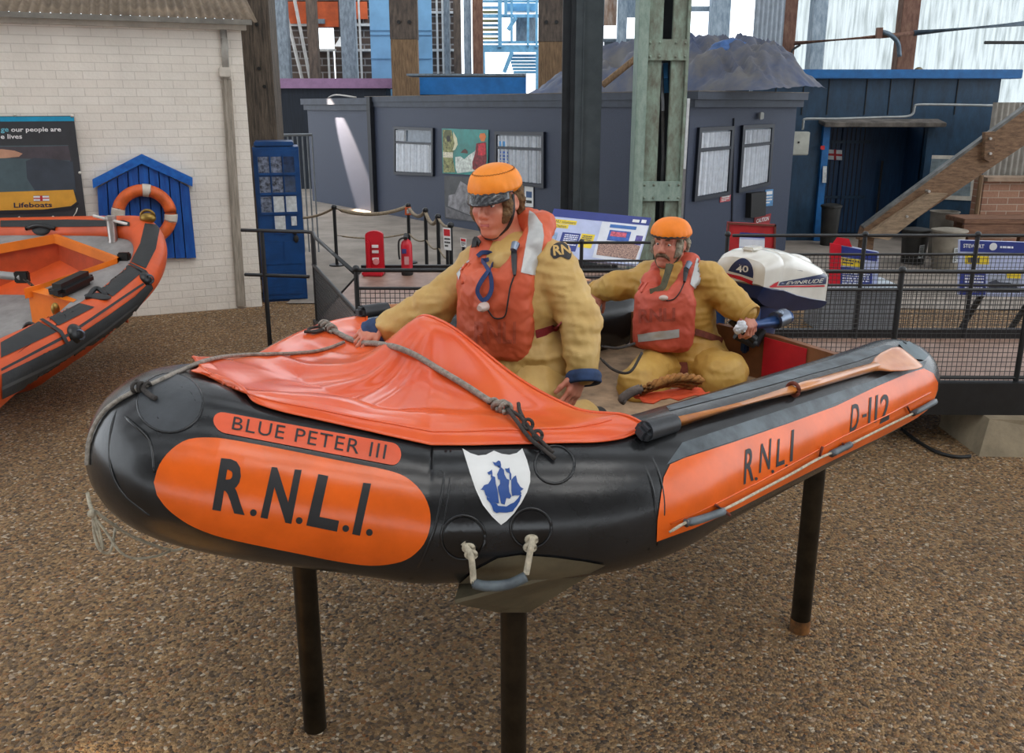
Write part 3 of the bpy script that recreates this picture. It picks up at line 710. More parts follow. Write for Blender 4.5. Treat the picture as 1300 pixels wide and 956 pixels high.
def basis(fwd, up=(0, 0, 1), roll=0.):
    """columns: person's left, forward, up"""
    f = Vector(fwd).normalized(); l = Vector(up).cross(f).normalized(); u = f.cross(l)
    # left of a person facing f with z up is up x f
    R = Matrix((l, f, u)).transposed()
    return R @ Matrix.Rotation(roll, 3, 'Y')
def head_prims(S, c, R, sc=1.0, old=False):
    T = lambda x, y, z: Vector(c)+R@(Vector((x, y, z))*sc)
    q = lambda r: r*sc
    S.ell(T(0, -.018, .034), Vector((.073, .094, .086))*sc, R, .01)
    S.ell(T(0, .022, -.030), Vector((.057, .066, .076))*sc, R, .025*sc)
    for s in (-1, 1):
        S.cap(T(s*.050, -.005, -.055), T(s*.020, .062, -.100), q(.026), q(.017), .03*sc)       # jaw line
        S.ell(T(s*.040, .062, -.020), Vector((.022, .022, .018))*sc, R, .022*sc)               # cheek bones
        S.ell(T(s*.034, .060, -.048), Vector((.020, .020, .026))*sc, R, .02*sc)                # cheeks
    S.ell(T(0, .072, -.098), Vector((.020, .017, .016))*sc, R, .02*sc)                          # chin
    S.cap(T(-.040, .072, .030), T(.040, .072, .030), q(.013), None, .018*sc)                    # brow
    for s in (-1, 1): S.ell(T(s*.033, .097, .008), Vector((.020, .020, .014))*sc, R, .014*sc, -1)   # sockets
    S.cap(T(0, .083, .018), T(0, .104, -.020), q(.008), q(.0125), .012*sc)                       # nose
    S.ell(T(0, .106, -.027), Vector((.012, .012, .010))*sc, R, .008*sc)
    for s in (-1, 1): S.ell(T(s*.0125, .094, -.031), Vector((.0085, .011, .008))*sc, R, .008*sc)
    for s in (-1, 1): S.ell(T(s*.006, .100, -.040), Vector((.004, .006, .004))*sc, R, .004*sc, -1)
    S.ell(T(0, .078, -.062), Vector((.028, .016, .020))*sc, R, .02*sc)                           # mouth mound
    S.cap(T(-.019, .087, -.0565), T(.019, .087, -.0565), q(.0052), None, .006*sc)
    S.cap(T(-.016, .088, -.0675), T(.016, .088, -.0675), q(.0062), None, .006*sc)
    S.cap(T(-.023, .096, -.0618), T(.023, .096, -.0618), q(.0035), None, .004*sc, -1)
    for s in (-1, 1):                                                                             # lids
        S.cap(T(s*.020, .078, .0155), T(s*.044, .074, .0145), q(.0055), None, .006*sc)
        S.cap(T(s*.022, .078, -.002), T(s*.043, .074, -.001), q(.0045), None, .006*sc)
        S.ell(T(s*.077, -.012, -.004), Vector((.010, .019, .031))*sc, R @ Matrix.Rotation(s*.25, 3, 'Z'), .008*sc)  # ears
        S.ell(T(s*.086, -.008, -.002), Vector((.006, .010, .018))*sc, R, .006*sc, -1)
def eyes(c, R, sc, par):
    for s in (-1, 1):
        e = Vector(c)+R@(Vector((s*.032, .0715, .0065))*sc); o = MB().sphere(e, .0100*sc).build('eye', eye_w, par, smooth=True)
        MB().sphere(e+R@(Vector((s*-.001, .0056, -.0012))*sc), .0060*sc).build('iris', eye_d, o, smooth=True)
def hand_prims(S, wrist, R, side, curl, spread=.1, sc=1.0, thumb=(.05, .02), k=.006):
    """R columns: x towards the thumb side for side=1, y fingers, z back of the hand"""
    T = lambda x, y, z: Vector(wrist)+R@(Vector((x*side, y, z))*sc); q = lambda r: r*sc
    xs = (.031, .0105, -.0105, -.030); ln = ((.040, .025, .021), (.045, .028, .022), (.042, .026, .021), (.033, .020, .018)); rd = (.0088, .0090, .0086, .0078)
    for i, x in enumerate(xs):
        S.cap(T(x*.62, .012, 0), T(x, .082-abs(i-1)*.004, 0), q(.0145), q(.0108), .014*sc)
        p = Vector((x, .082-abs(i-1)*.004, .0)); a = 0.
        for j in range(3):
            a += curl[j]; d = Vector((x/.03*spread*(1 if j == 0 else .3), math.cos(a), -math.sin(a))).normalized()
            n = p+d*ln[i][j]; S.cap(T(*p), T(*n), q(rd[i]*(1-.05*j)), q(rd[i]*(.95-.06*j)), k*sc); p = n
    S.ell(T(.0, .045, -.006), Vector((.036, .042, .014))*sc, R, .012*sc)
    a = Vector((.026, .020, -.006)); b = Vector((.045, .050, -.012)); c_ = b+Vector((.010, .028, -thumb[1])); d_ = c_+Vector((-.008 if thumb[1] > .02 else .004, .022, -thumb[1]*.7))
    S.cap(T(*a), T(*b), q(.0155), q(.0112), .012*sc); S.cap(T(*b), T(*c_), q(.0105), q(.0095), k*sc); S.cap(T(*c_), T(*d_), q(.0093), q(.0080), k*sc)
    S.cap(T(0, -.05, 0), T(0, .012, 0), q(.0255), q(.0245), .02*sc)
def hrot(y, z):
    y = Vector(y).normalized(); z = Vector(z); z = (z-y*z.dot(y)).normalized(); x = y.cross(z); return Matrix((x, y, z)).transposed()
def strip(pts, n, w, th, name, mat, par):
    """flat webbing along points; n = normals (one vector or a list)"""
    P = bez(pts, 6); rows = []; N = len(P)
    for i, p in enumerate(P):
        t = (P[min(i+1, N-1)]-P[max(i-1, 0)]).normalized()
        nn = Vector(n[min(len(n)-1, int(i/ max(1, N-1)*(len(n)-1)+.5))]) if isinstance(n, list) else Vector(n)
        nn = (nn-t*nn.dot(t)).normalized(); s = t.cross(nn)
        rows.append([p+s*w/2+nn*th/2, p-s*w/2+nn*th/2, p-s*w/2-nn*th/2, p+s*w/2-nn*th/2])
    m = MB().grid(rows, closed_u=True); m.f += [(0, 1, 2, 3), tuple((N-1)*4+k for k in (3, 2, 1, 0))]
    return m.build(name, mat, par, smooth=30)
def surf(bv, px, py, off=.0):
    r = ray(px, py).normalized(); h = bv.ray_cast(CAM, r)
    if h[0] is None: h = bv.find_nearest(CAM+r*out_d[0])
    else: out_d[0] = h[3]
    n = h[1] if h[1].dot(r) < 0 else -h[1]; return h[0]+n*off
def band_tube(bv, pts, r, off, name, mat, par, n=8):
    return MB().tube(bez([surf(bv, x, y, off) for x, y in pts], 5), r, n).build(name, mat, par, smooth=True)
# ------------------------------------------------------------------ front figure
F1 = Vector((-.52, -.85, 0)).normalized(); B1 = basis(F1); L1 = B1.col[0].copy()
d0 = 3.24
pel = DP(668, 470, d0+.04); chest = DP(652, 372, d0); neck1 = DP(648, 312, d0+.02)
dh_ = (CH(462, 434, .0)-CAM).dot(Vector((0, CT, -ST))); hw = DP(482, 424, dh_+.0)+Vector((0, 0, .030))
sR = DP(606, 340, d0+.12); eR = DP(552, 389, d0+.06); wR = DP(496, 421, dh_+.01)+Vector((0, 0, .022)); hR = DP(470, 431, dh_)
sL = DP(705, 337, d0-.10); eL = DP(736, 405, d0-.13); wL = DP(740, 466, d0-.17); hL = DP(734, 484, d0-.18)
p1 = E('person', 'person in yellow oilskins and orange peaked cap, kneeling upright behind the orange canopy', 'person', (pel.x, pel.y, .925))
HF1 = Vector((-.49, -.85, -.17)); HR1 = basis(HF1, (0, 0, 1), -.04); hc1 = DP(629, 256, d0-.04)
hsc = 1.0
B = SDF(.0042); head_prims(B, hc1, HR1, hsc)
B.cap(hc1+HR1@Vector((0, -.02, -.06)), neck1, .054, .062, .03)
# trunk, arms and kneeling legs under the clothes
B.ell(chest-Vector((0, 0, .02)), (.15, .10, .20), B1, .04); B.cap(neck1, chest, .06, .10, .06); B.cap(sR, sL, .05, None, .06); B.ell(pel, (.14, .10, .12), B1, .06); B.cap(chest, pel, .11, .11, .06)
B.chain([sR, eR, wR], [.05, .042, .030], .02); B.chain([sL, eL, wL], [.05, .042, .030], .02)
kneeR = pel+F1*.36-L1*.12+Vector((0, 0, -.16)); kneeL = pel+F1*.36+L1*.14+Vector((0, 0, -.16))
for kn, s in ((kneeR, -1), (kneeL, 1)):
    kn.z = max(kn.z, 1.0); hip = pel+L1*.09*s; ft = hip-F1*.20+L1*.05*s; ft.z = .985
    B.chain([hip, kn, ft], [.078, .056, .040], .02); B.cap(ft, ft-F1*.14+Vector((0, 0, -.02)), .038, .025, .02)
yR = (DP(448, 434, dh_-.06)-hw).normalized()
RR = hrot(yR, Vector((0, -.55, 1))); hand_prims(B, hw, RR, -1, (.55, .95, .6), .12, .92, (.05, .012))
yL = (hL-wL).normalized()+Vector((-.1, 0, -.1)); RLh = hrot(yL, Vector((.8, -.6, .1))); hand_prims(B, DP(738, 474, d0-.17), RLh, 1, (.25, .35, .3), .1, 1.0, (.05, .01))
bm1 = B.mb(); bm1.build('body', skin_m, p1, smooth=True); eyes(hc1, HR1, hsc, p1)
BB1 = bm1.bvh()
def folds(m, seed):
    ruffle(m, .006, 6, (.8, .8, 1.5), seed, ridge=False); ruffle(m, .008, 10, (.4, .4, 1.5), seed+1); ruffle(m, .0035, 20, (1.3, .5, .8), seed+2)
# jacket
def coat(sR, eR, wR, sL, eL, wL, chest, pel, neck, Bz, hem, rs, h=.0075, seed=1):
    J = SDF(h); J.cap(sR+(sL-sR)*.06, sL+(sR-sL)*.06, rs[0], rs[0], .05); J.cap(neck+Vector((0, 0, -.02)), sL.lerp(neck, .2), .06, rs[0]*.9, .06); J.cap(neck+Vector((0, 0, -.02)), sR.lerp(neck, .2), .06, rs[0]*.9, .06); J.ell(chest-Vector((0, 0, .04)), (.19, .145, .235), Bz, .06)
    J.ell(pel+Vector((0, 0, .03)), (.205, .160, .17), Bz, .06); J.cap(neck+Vector((0, 0, -.03)), chest, .075, .12, .06)
    J.chain([sR, eR, wR], rs, .03); J.chain([sL, eL, wL], rs, .03); return J
J = coat(sR, eR, wR, sL, eL, wL, chest, pel, neck1, B1, None, [.078, .070, .061])
jm = J.mb(); folds(jm, 2)
jo = jm.build('oilskin_jacket', oil_m, p1, smooth=True); JB = jm.bvh()
T = SDF(.009); T.ell(pel+Vector((0, 0, -.02)), (.19, .155, .16), B1, .05)
for kn, s in ((kneeR, -1), (kneeL, 1)):
    hip = pel+L1*.09*s; ft = hip-F1*.20+L1*.05*s; ft.z = 1.01; T.chain([hip, kn, ft], [.11, .085, .07], .04)
tm = T.mb(); ruffle(tm, .006, 9, seed=4); tm.build('oilskin_trousers', oil_m, p1, smooth=True)
bt = SDF(.008)
for s in (-1, 1): 
    ft = pel+L1*.14*s-F1*.20; ft.z = .985; bt.cap(ft+F1*.02, ft-F1*.15+Vector((0, 0, -.015)), .052, .04, .02)
bt.mb().build('boots', strap_blk, p1, smooth=True)
def cuff(w, e, r, name='cuff', mat=blue_cloth, par=p1, ln=.035):
    d = (w-e).normalized(); m = MB(); m.lathe([(r*.90, -.01), (r*1.02, 0), (r*1.05, ln*.4), (r*1.0, ln*.7), (r*1.03, ln), (r*.93, ln+.006), (r*.80, ln-.004)], w-d*.004+d*.03, d, 24, cap=False); return m.build(name, mat, par, smooth=True)
cuff(wR+(wR-eR).normalized()*.022, eR, .056, ln=.045); cuff(wL, eL, .062, ln=.03)
# throat: the neck of the jacket showing above the jacket bib
# life jacket
def lifejacket(ch, Bz, neck, par, mat, w=.135, cs=1.0, cz=0., low=-.235, top=.10, seed=3, h=.0065, tilt=0., yo=.150):
    T = lambda x, y, z: ch+Bz@Vector((x, y, z))
    V = SDF(h); Rt = Bz@Matrix.Rotation(tilt, 3, 'X')
    for s in (-1, 1):
        V.box(T(s*w*.42, yo, (low+top)/2), (w*.62, .050, (top-low)/2), .045, Rt@Matrix.Rotation(-s*.35, 3, 'Z'), .03)
    pts = [(.066, .150, .0), (.082, .118, .085), (.104, .030, .175), (.082, -.055, .235), (0, -.090, .245)]
    for s in (-1, 1): V.chain([T(s*x*cs, y, z*(1 if z < .1 else cs)+cz*(z > .1)-(.035 if s < 0 and z > .05 else 0)) for x, y, z in pts], [q*cs for q in (.050, .050, .050, .048, .046)], .03)
    m = V.mb(); ruffle(m, .005, 10, seed=seed); ruffle(m, .0028, 26, seed=seed+1); o = m.build('life_jacket', mat, par, smooth=True); return o, m.bvh()
chv = DP(640, 378, d0-.03)
lj, LB = lifejacket(DP(653, 366, d0+.015), B1, neck1, p1, vest_m, w=.150)
P3 = lambda pts: [tuple(q)[:2] for q in bez([(x, y, 0) for x, y in pts], 4)]
lay_poly([(672, 268), (679, 272), (688, 285), (690, 300), (685, 330), (679, 351), (661, 346), (666, 320), (671, 296)], LB, 5, .004).build('reflective_tape', tape_m, lj, smooth=True)
lay_poly([(585, 318), (589, 316), (588, 340), (583, 356), (580, 352)], LB, 5, .004).build('reflective_tape', tape_m, lj, smooth=True)
def RN(x, y): return (560+x*300/1275, 200+y*225/956)
for pts in ([(195, 545), (225, 520), (262, 525), (250, 560), (215, 570)], [(215, 565), (240, 600), (270, 640), (275, 700), (262, 745), (238, 768)], [(275, 570), (262, 620), (225, 670), (208, 720), (225, 760), (240, 768)]):
    strip([surf(LB, *RN(*q), .012) for q in pts], F1, .016, .003, 'blue_webbing', web_blue, lj)
MB().lathe([(.006, 0), (.017, .004), (.017, .03), (.010, .045)], surf(LB, *RN(246, 800), .004), F1).build('plastic_toggle', plast, lj, smooth=40)
a, b = surf(LB, *RN(405, 500), .018), surf(LB, *RN(398, 640), .016)
MB().tube([a, a.lerp(b, .3), a.lerp(b, .75), b], [.010, .011, .009, .005], 12).build('whistle_tube', blk, lj, smooth=40)
MB().cyl(surf(LB, *RN(418, 482), .02), surf(LB, *RN(405, 520), .02), .016, .012, 14).build('inflation_valve', ml, lj, smooth=40)
band_tube(LB, [RN(395, 640), RN(375, 700), RN(360, 780), RN(345, 855), RN(290, 865), RN(255, 820)], .0028, .006, 'cord', strap_blk, lj)
for q in (((113, 610), (140, 575)), ((118, 680), (155, 575)), ((113, 610), (118, 680))):
    band_tube(LB, [RN(*q[0]), RN(*q[1])], .004, .004, 'pocket_edge', vest_m, lj)
strip([surf(LB, 603, 295, .010), surf(LB, 606, 306, .012), surf(LB, 604, 316, .012)], F1, .022, .004, 'buckle_strap', strap_blk, lj)
# belt at the waist, name badge on the sleeve
strip([surf(JB, *q, .006) for q in ((680, 425), (692, 421), (704, 416), (713, 410))], L1-F1*-.6, .030, .004, 'belt', web_red, p1)
bd = lay_poly(P3([(699, 317), (703, 311), (713, 308), (721, 313), (725, 322), (722, 330), (712, 326), (704, 329), (699, 324)]), JB, 4, .003).build('sleeve_badge', M('badge_black', (44, 42, 44), .7), jo, smooth=True)
lay_text('RN', ((702, 312), (722, 311), (724, 322), (703, 325)), JB, .0045, bold=.03).build('lettering', oil_m, bd)
# faded lettering low on the bib
lay_text('RNLI', ((603, 408), (655, 408), (655, 436), (603, 436)), LB, .003, bold=.02).build('faded_lettering', M('faded_ink', (184, 82, 54), .7), lj)
# hat with gathered top, peak, hair and chin strap
def cap_hat(c, R, sc, par, mat, rx=.100, ry=.118, rz=.082, zb=.048, seed=0, gather=True):
    T = lambda x, y, z: Vector(c)+R@(Vector((x, y, z))*sc); rows = []
    for j in range(22):
        t = j/21; row = []
        for k in range(72):
            a = 2*PI*k/72
            if t < .16: q = t/.16; rr = .90+.10*q; z = zb-.010+.012*q
            else: q = (t-.16)/.84*PI/2; rr = math.cos(q)**.82; z = zb+rz*math.sin(q)**.95
            g = (1+.018*math.sin(k*2*PI*22/72)*(1 if .05 < t < .3 else .15)+.03*noise.noise(Vector((math.cos(a)*2, math.sin(a)*2, t*3+seed))))
            if gather and .60 < t < .72: g *= .982+.02*math.sin(a*18)
            row.append(T(rx*rr*g*math.cos(a), -.012+ry*rr*g*math.sin(a), z))
        rows.append(row)
    m = MB().grid(rows, closed_u=True); m.f.append(tuple(21*72+k for k in range(72))); m.f.append(tuple(range(71, -1, -1)))
    return m.build('hat', mat, par, smooth=60)
ho = cap_hat(hc1, HR1, hsc, p1, hat_m, .098, .112, .088, .050)
T_ = lambda x, y, z: hc1+HR1@Vector((x, y, z)); rows = []
zz_ = []
for k in range(88):
    a = 2*PI*k/88; q = .50*PI/2+(.03 if k % 2 else -.03); rr = math.cos(q)**.82*1.012; zz_.append(T_(.098*rr*math.cos(a), -.012+.112*rr*math.sin(a), .050+.088*math.sin(q)**.95))
MB().tube(zz_, .0012, 5, closed=True).build('gather_stitching', M('stitch_brown', (150, 84, 24), .7), ho, smooth=True)
for j in range(7):
    q = j/6; row = []
    for k in range(25):
        a = -1.1+2.2*k/24; rr = 1+(.30*q)*math.cos(a*.9); row.append(T_(.093*math.sin(a)*(1+.06*q), -.012+.106*math.cos(a)*rr, .050-.029*q*math.cos(a*.7)-.008*q*q))
    rows.append(row)
pk = MB().grid(rows).build('peak', peak_m, ho, smooth=True); md = pk.modifiers.new('t', 'SOLIDIFY'); md.thickness = .006; md.offset = 0
MB().tube([T_(.091*math.sin(-1.3+2.6*k/24), -.012+.106*math.cos(-1.3+2.6*k/24), .048) for k in range(25)], .007, 8).build('hat_band', peak_m, ho, smooth=True)
def hair(c, R, sc, par, mat, back=True, side=.075, low=-.055, seed=1, full=1.0):
    H = SDF(.0045); T = lambda x, y, z: Vector(c)+R@(Vector((x, y, z))*sc)
    for s in (-1, 1):
        H.chain([T(s*.066, .028, .035), T(s*.070, .030, 0), T(s*.066, .040, low*.6), T(s*.058, .048, low)], [.015*sc, .017*sc*full, .018*sc*full, .012*sc], .01)
        H.chain([T(s*.070, -.03, .04), T(s*.074, -.045, 0), T(s*.066, -.06, -.05)], [.02*sc, .022*sc, .014*sc], .01)
    H.chain([T(-.06, -.07, .03), T(0, -.10, .03), T(.06, -.07, .03)], [.02*sc]*3, .02); H.chain([T(-.05, -.075, -.04), T(0, -.095, -.04), T(.05, -.075, -.04)], [.02*sc]*3, .02)
    m = H.mb(); ruffle(m, .006, 45, seed=seed); return m.build('hair', mat, par, smooth=True)
hair(hc1, HR1, hsc, p1, hair_m)
band = [T_(.079, .000, .03), T_(.080, .012, -.03), T_(.066, .035, -.080), T_(.030, .062, -.118), T_(0, .066, -.124), T_(-.03, .062, -.118), T_(-.066, .035, -.08), T_(-.080, .012, -.03), T_(-.079, 0, .03)]
strip(band, [Vector(HR1@Vector((1, 0, 0))), Vector(HR1@Vector((.5, .3, -.6))), Vector(HR1@Vector((0, .2, -1))), Vector(HR1@Vector((-.5, .3, -.6))), Vector(HR1@Vector((-1, 0, 0)))], .014, .004, 'chin_strap', strap_blk, p1)
lay_m = SDF(.003); 
lay_m.cap(T_(-.018, .0885, -.0570), T_(.018, .0885, -.0570), .0052, None, .004); lay_m.cap(T_(-.015, .0895, -.067), T_(.015, .0895, -.067), .0060, None, .004); lay_m.mb().build('lips', lip_m, p1, smooth=True)
# ------------------------------------------------------------------ second figure
F2 = Vector((-.42, -.90, 0)).normalized(); B2 = basis(F2); L2 = B2.col[0].copy(); d2 = 4.16
pel2 = DP(872, 462, d2+.10); ch2 = DP(858, 392, d2+.05); nk2 = DP(857, 342, d2+.03)
s2R = DP(818, 356, d2+.15); e2R = DP(790, 366, d2+.22); w2R = DP(764, 368, d2+.28); s2L = DP(903, 358, d2-.06); e2L = DP(930, 384, d2-.10); w2L = DP(944, 394, d2-.14)
e2R = DP(784, 362, d2+.16)
p2 = E('person', 'moustached person in yellow oilskins and orange cap, seated by the outboard motor', 'person', (pel2.x, pel2.y, .925))
HF2 = Vector((-.56, -.82, -.02)); HR2 = basis(HF2, (0, 0, 1), .03); hc2 = DP(850, 309, d2-.02); sc2 = .90
B = SDF(.0042); head_prims(B, hc2, HR2, sc2); B.cap(hc2+HR2@Vector((0, -.02, -.055)), nk2, .050, .055, .03)
B.ell(ch2-Vector((0, 0, .02)), (.14, .09, .16), B2, .04); B.cap(nk2, ch2, .055, .09, .06); B.cap(s2R, s2L, .045, None, .06); B.ell(pel2, (.13, .10, .10), B2, .06); B.cap(ch2, pel2, .10, .10, .06)
B.chain([s2R, e2R, w2R], [.045, .036, .028], .02); B.chain([s2L, e2L, w2L], [.045, .036, .028], .02)
kR2 = DP(812, 490, d2-.22); kL2 = DP(918, 478, d2-.20)
for kn, s in ((kR2, -1), (kL2, 1)):
    hip = pel2+L2*.09*s; ft = kn-F2*.10+L2*.02*s; ft.z = .985
    if s < 0: ft = kn+Vector((.10, .22, 0)); ft.z = .985
    B.chain([hip, kn, ft], [.075, .055, .040], .02); B.cap(ft, ft+F2*.12+Vector((0, 0, -.02)), .036, .026, .02)
R2R = hrot((DP(752, 392, d2+.20)-w2R), Vector((-.2, -.9, .4))); hand_prims(B, w2R+Vector((-.012, 0, -.008)), R2R, -1, (.5, .5, .4), .1, .92)
R2L = hrot(DP(951, 414, d2-.17)-DP(942, 398, d2-.15), Vector((.55, -.75, .5))); hand_prims(B, DP(945, 397, d2-.16), R2L, 1, (.75, .95, .7), .06, .92, (.05, .03))
bm2 = B.mb(); bm2.build('body', skin_m2, p2, smooth=True); eyes(hc2, HR2, sc2, p2)
J = coat(s2R, e2R, w2R, s2L, e2L, w2L, ch2, pel2, nk2, B2, None, [.080, .064, .054], seed=7)
jm2 = J.mb(); folds(jm2, 12); jo2 = jm2.build('oilskin_jacket', oil_m2, p2, smooth=True); JB2 = jm2.bvh()
T = SDF(.008); T.ell(pel2+Vector((0, 0, -.03)), (.195, .16, .13), B2, .05)
for kn, s in ((kR2, -1), (kL2, 1)):
    hip = pel2+L2*.09*s; ft = kn-F2*.10+L2*.02*s
    if s < 0: ft = kn+Vector((.10, .22, 0))
    ft.z = 1.01; T.chain([hip, kn, ft], [.115, .088, .07], .05)
tm2 = T.mb(); folds(tm2, 21); to2 = tm2.build('oilskin_trousers', oil_m2, p2, smooth=True); TB2 = tm2.bvh()
bt = SDF(.008)
for kn, s in ((kR2, -1), (kL2, 1)):
    ft = kn-F2*.10+L2*.02*s
    if s < 0: ft = kn+Vector((.10, .22, 0))
    ft.z = .98; bt.cap(ft-F2*.01, ft+F2*.13+Vector((0, 0, -.01)), .05, .04, .02)
bt.mb().build('boots', strap_blk, p2, smooth=True)
# turned-back sleeves
for w_, e_, r_ in ((w2R, e2R, .056), (w2L, e2L, .056)): cuff(w_, e_, r_, 'cuff', oil_m2, p2, .02)
lj2, LB2 = lifejacket(DP(852, 386, d2+.0), B2, nk2, p2, vest_m2, w=.140, cs=.86, cz=-.01, low=-.195, top=.085, seed=31, yo=.135)
def R2(x, y): return (780+x*180/956, 270+y*180/956)
lay_poly([R2(*q) for q in ((160, 820), (300, 800), (437, 785), (437, 840), (300, 858), (163, 872))], LB2, 5, .004).build('reflective_tape', tape_m, lj2, smooth=True)
lay_poly([R2(*q) for q in ((552, 305), (610, 350), (590, 420), (555, 525), (508, 485), (530, 400))], LB2, 5, .004).build('reflective_tape', tape_m, lj2, smooth=True)
lay_poly([R2(*q) for q in ((150, 470), (185, 440), (165, 500), (140, 545), (128, 530))], LB2, 5, .004).build('reflective_tape', tape_m, lj2, smooth=True)
dW = (surf(LB2, *R2(290, 520), .02)-CAM).dot(Vector((0, CT, -ST)))
strip([DP(*R2(*q), dW) for q in ((370, 345), (360, 400), (345, 450), (325, 500), (280, 525), (240, 535))], F2, .030, .004, 'olive_webbing', web_olive, lj2)
strip([DP(*R2(*q), dW+.02) for q in ((385, 345), (370, 390), (352, 440))], F2, .024, .004, 'olive_webbing', web_olive, lj2)
a, b = surf(LB2, *R2(490, 390), .016), surf(LB2, *R2(468, 480), .014)
MB().tube([a, a.lerp(b, .4), b], [.012, .011, .006], 12).build('whistle_tube', blk, lj2, smooth=40)
MB().cyl(surf(LB2, *R2(508, 362), .018), surf(LB2, *R2(492, 395), .018), .015, .013, 14).build('inflation_valve', ml, lj2, smooth=40)
band_tube(LB2, [R2(468, 480), R2(440, 540), R2(400, 585), R2(350, 595)], .0028, .006, 'cord', strap_blk, lj2)
MB().sphere(surf(LB2, *R2(330, 582), .012), (.022, .014, .013)).build('plastic_toggle', plast, lj2, smooth=True)
lay_text('RNLI', (R2(165, 650), R2(410, 640), R2(410, 730), R2(165, 745)), LB2, .003, bold=.03).build('faded_lettering', M('faded_ink', (176, 80, 64), .7), lj2)
for q in (((165, 520), (195, 470)), ((185, 540), (225, 475))): band_tube(LB2, [R2(*q[0]), R2(*q[1])], .004, .004, 'pocket_edge', vest_m2, lj2)
strip([surf(JB2, *R2(*q), .007) for q in ((540, 800), (600, 820), (660, 845), (720, 870))], L2-F2*-.6, .030, .004, 'belt', web_brown, p2)
def R4(x, y): return (730+x*350/1287, 270+y*260/956)
strip([surf(TB2, *R4(*q), .010) for q in ((500, 640), (502, 690), (503, 730), (500, 775))], F2, .040, .004, 'leg_strap', web_brown, p2)
MB().box(surf(JB2, *R4(500, 612), .01), (.05, .012, .05), B2, .004).build('buckle', ml, p2, smooth=40)
ho2 = cap_hat(hc2, HR2, sc2, p2, hat_m2, .106, .124, .088, .050, 3, False)
T2 = lambda x, y, z: hc2+HR2@(Vector((x, y, z))*sc2); rows = []
for j in range(5):
    q = j/4; rows.append([T2(.102*math.sin(a)*(1+.02*q), -.012+.117*math.cos(a)*(1+.08*q*math.cos(a*.9)), .052-.008*q) for a in [-1.3+2.6*k/24 for k in range(25)]])
pk = MB().grid(rows).build('peak', strap_blk, ho2, smooth=True); md = pk.modifiers.new('t', 'SOLIDIFY'); md.thickness = .006; md.offset = 0
hair(hc2, HR2, sc2, p2, hair_g, seed=9, full=1.0)
Hm = SDF(.003)
for s in (-1, 1): Hm.chain([T2(s*.002, .100, -.046), T2(s*.018, .094, -.050), T2(s*.032, .080, -.062), T2(s*.038, .072, -.076)], [.0085, .0085, .007, .004], .004)
mm = Hm.mb(); ruffle(mm, .002, 90, seed=3); mm.build('moustache', brow_m, p2, smooth=True)
Hm = SDF(.003)
for s in (-1, 1): Hm.chain([T2(s*.016, .083, .030), T2(s*.034, .080, .034), T2(s*.048, .068, .028)], [.005, .006, .004], .003)
Hm.mb().build('eyebrows', brow_m, p2, smooth=True)
band = [T2(s*x, y, z) for s, x, y, z in ((1, .078, .0, .03), (1, .079, .012, -.03), (1, .064, .035, -.080), (1, .03, .060, -.118), (1, 0, .064, -.124), (-1, .03, .060, -.118), (-1, .064, .035, -.08), (-1, .079, .012, -.03), (-1, .078, 0, .03))]
strip(band, [Vector(HR2@Vector(q)) for q in ((1, 0, 0), (.5, .3, -.6), (0, .2, -1), (-.5, .3, -.6), (-1, 0, 0))], .012, .004, 'chin_strap', web_olive, p2)
# white rag bound round the motor handle
rg = SDF(.004)
rc = DP(940, 414, d2-.22); rnd = random.Random(4)
for k in range(9): rg.ell(rc+Vector((rnd.uniform(-.018, .014), rnd.uniform(-.012, .012), rnd.uniform(-.024, .012))), (.016, .014, .016), None, .008)
rm = rg.mb(); ruffle(rm, .006, 50, seed=2); ro = rm.build('rag', rag_m, None, smooth=True); recenter(ro); tag(ro, 'small white rag wrapped round the motor handle beside the seated figure\'s hand', 'rag')
# coil of rope with an orange cloth resting on the near tube
cc = HIT(856, 508, .02); cc = BW(BL(cc)[0], BL(cc)[1]-.17, 1.275); cc = DP(848, 492, (cc-CAM).dot(Vector((0, CT, -ST))))
co = E('rope_coil', 'brown laid rope coiled over an orange cloth at the seated figure\'s knee', 'rope', cc)
rope_br = M('rope_brown', (166, 112, 56), .8, var=.3, vs=40, bump=.4, bs=150); tail_g = M('rope_end_grey', (110, 98, 92), .85, var=.2, vs=40)
axc = (DP(882, 487, 4)-DP(826, 494, 4)).normalized()
for k in range(3):
    o_ = Vector((0, 0, .016*k))-PX*(.02*k-.01); pts = []
    for t in range(25): q = t/24-.5; pts.append(cc+o_+axc*q*.19+Vector((0, 0, .022*math.cos(q*PI)-.01)))
    for ph in range(3):
        hp = [p+(Vector((0, 0, 1))*math.cos(i*.75+ph*2.09)+PX*math.sin(i*.75+ph*2.09))*.008 for i, p in enumerate(pts)]
        MB().tube(hp, .0085, 7).build('strand', rope_br, co, smooth=True)
MB().tube(bez([cc-axc*.09+Vector((0, 0, .01)), cc-axc*.13, cc-axc*.16-Vector((0, 0, .02)), cc-axc*.15-Vector((0, 0, .03))], 5), .017, 9).build('rope_end', tail_g, co, smooth=True)
rows = []
for i in range(9):
    rows.append([cc+axc*(-.11+.235*i/8)+(-PX)*(.07*(j/8-.45))+Vector((0, 0, -.022+.016*noise.noise(Vector((i*.6, j*.5, 1)))-.012*(j/8))) for j in range(9)])
cl_ = MB().grid(rows).build('cloth', M('cloth_orange', (222, 84, 44), .7, var=.15), co, smooth=True); md = cl_.modifiers.new('t', 'SOLIDIFY'); md.thickness = .004
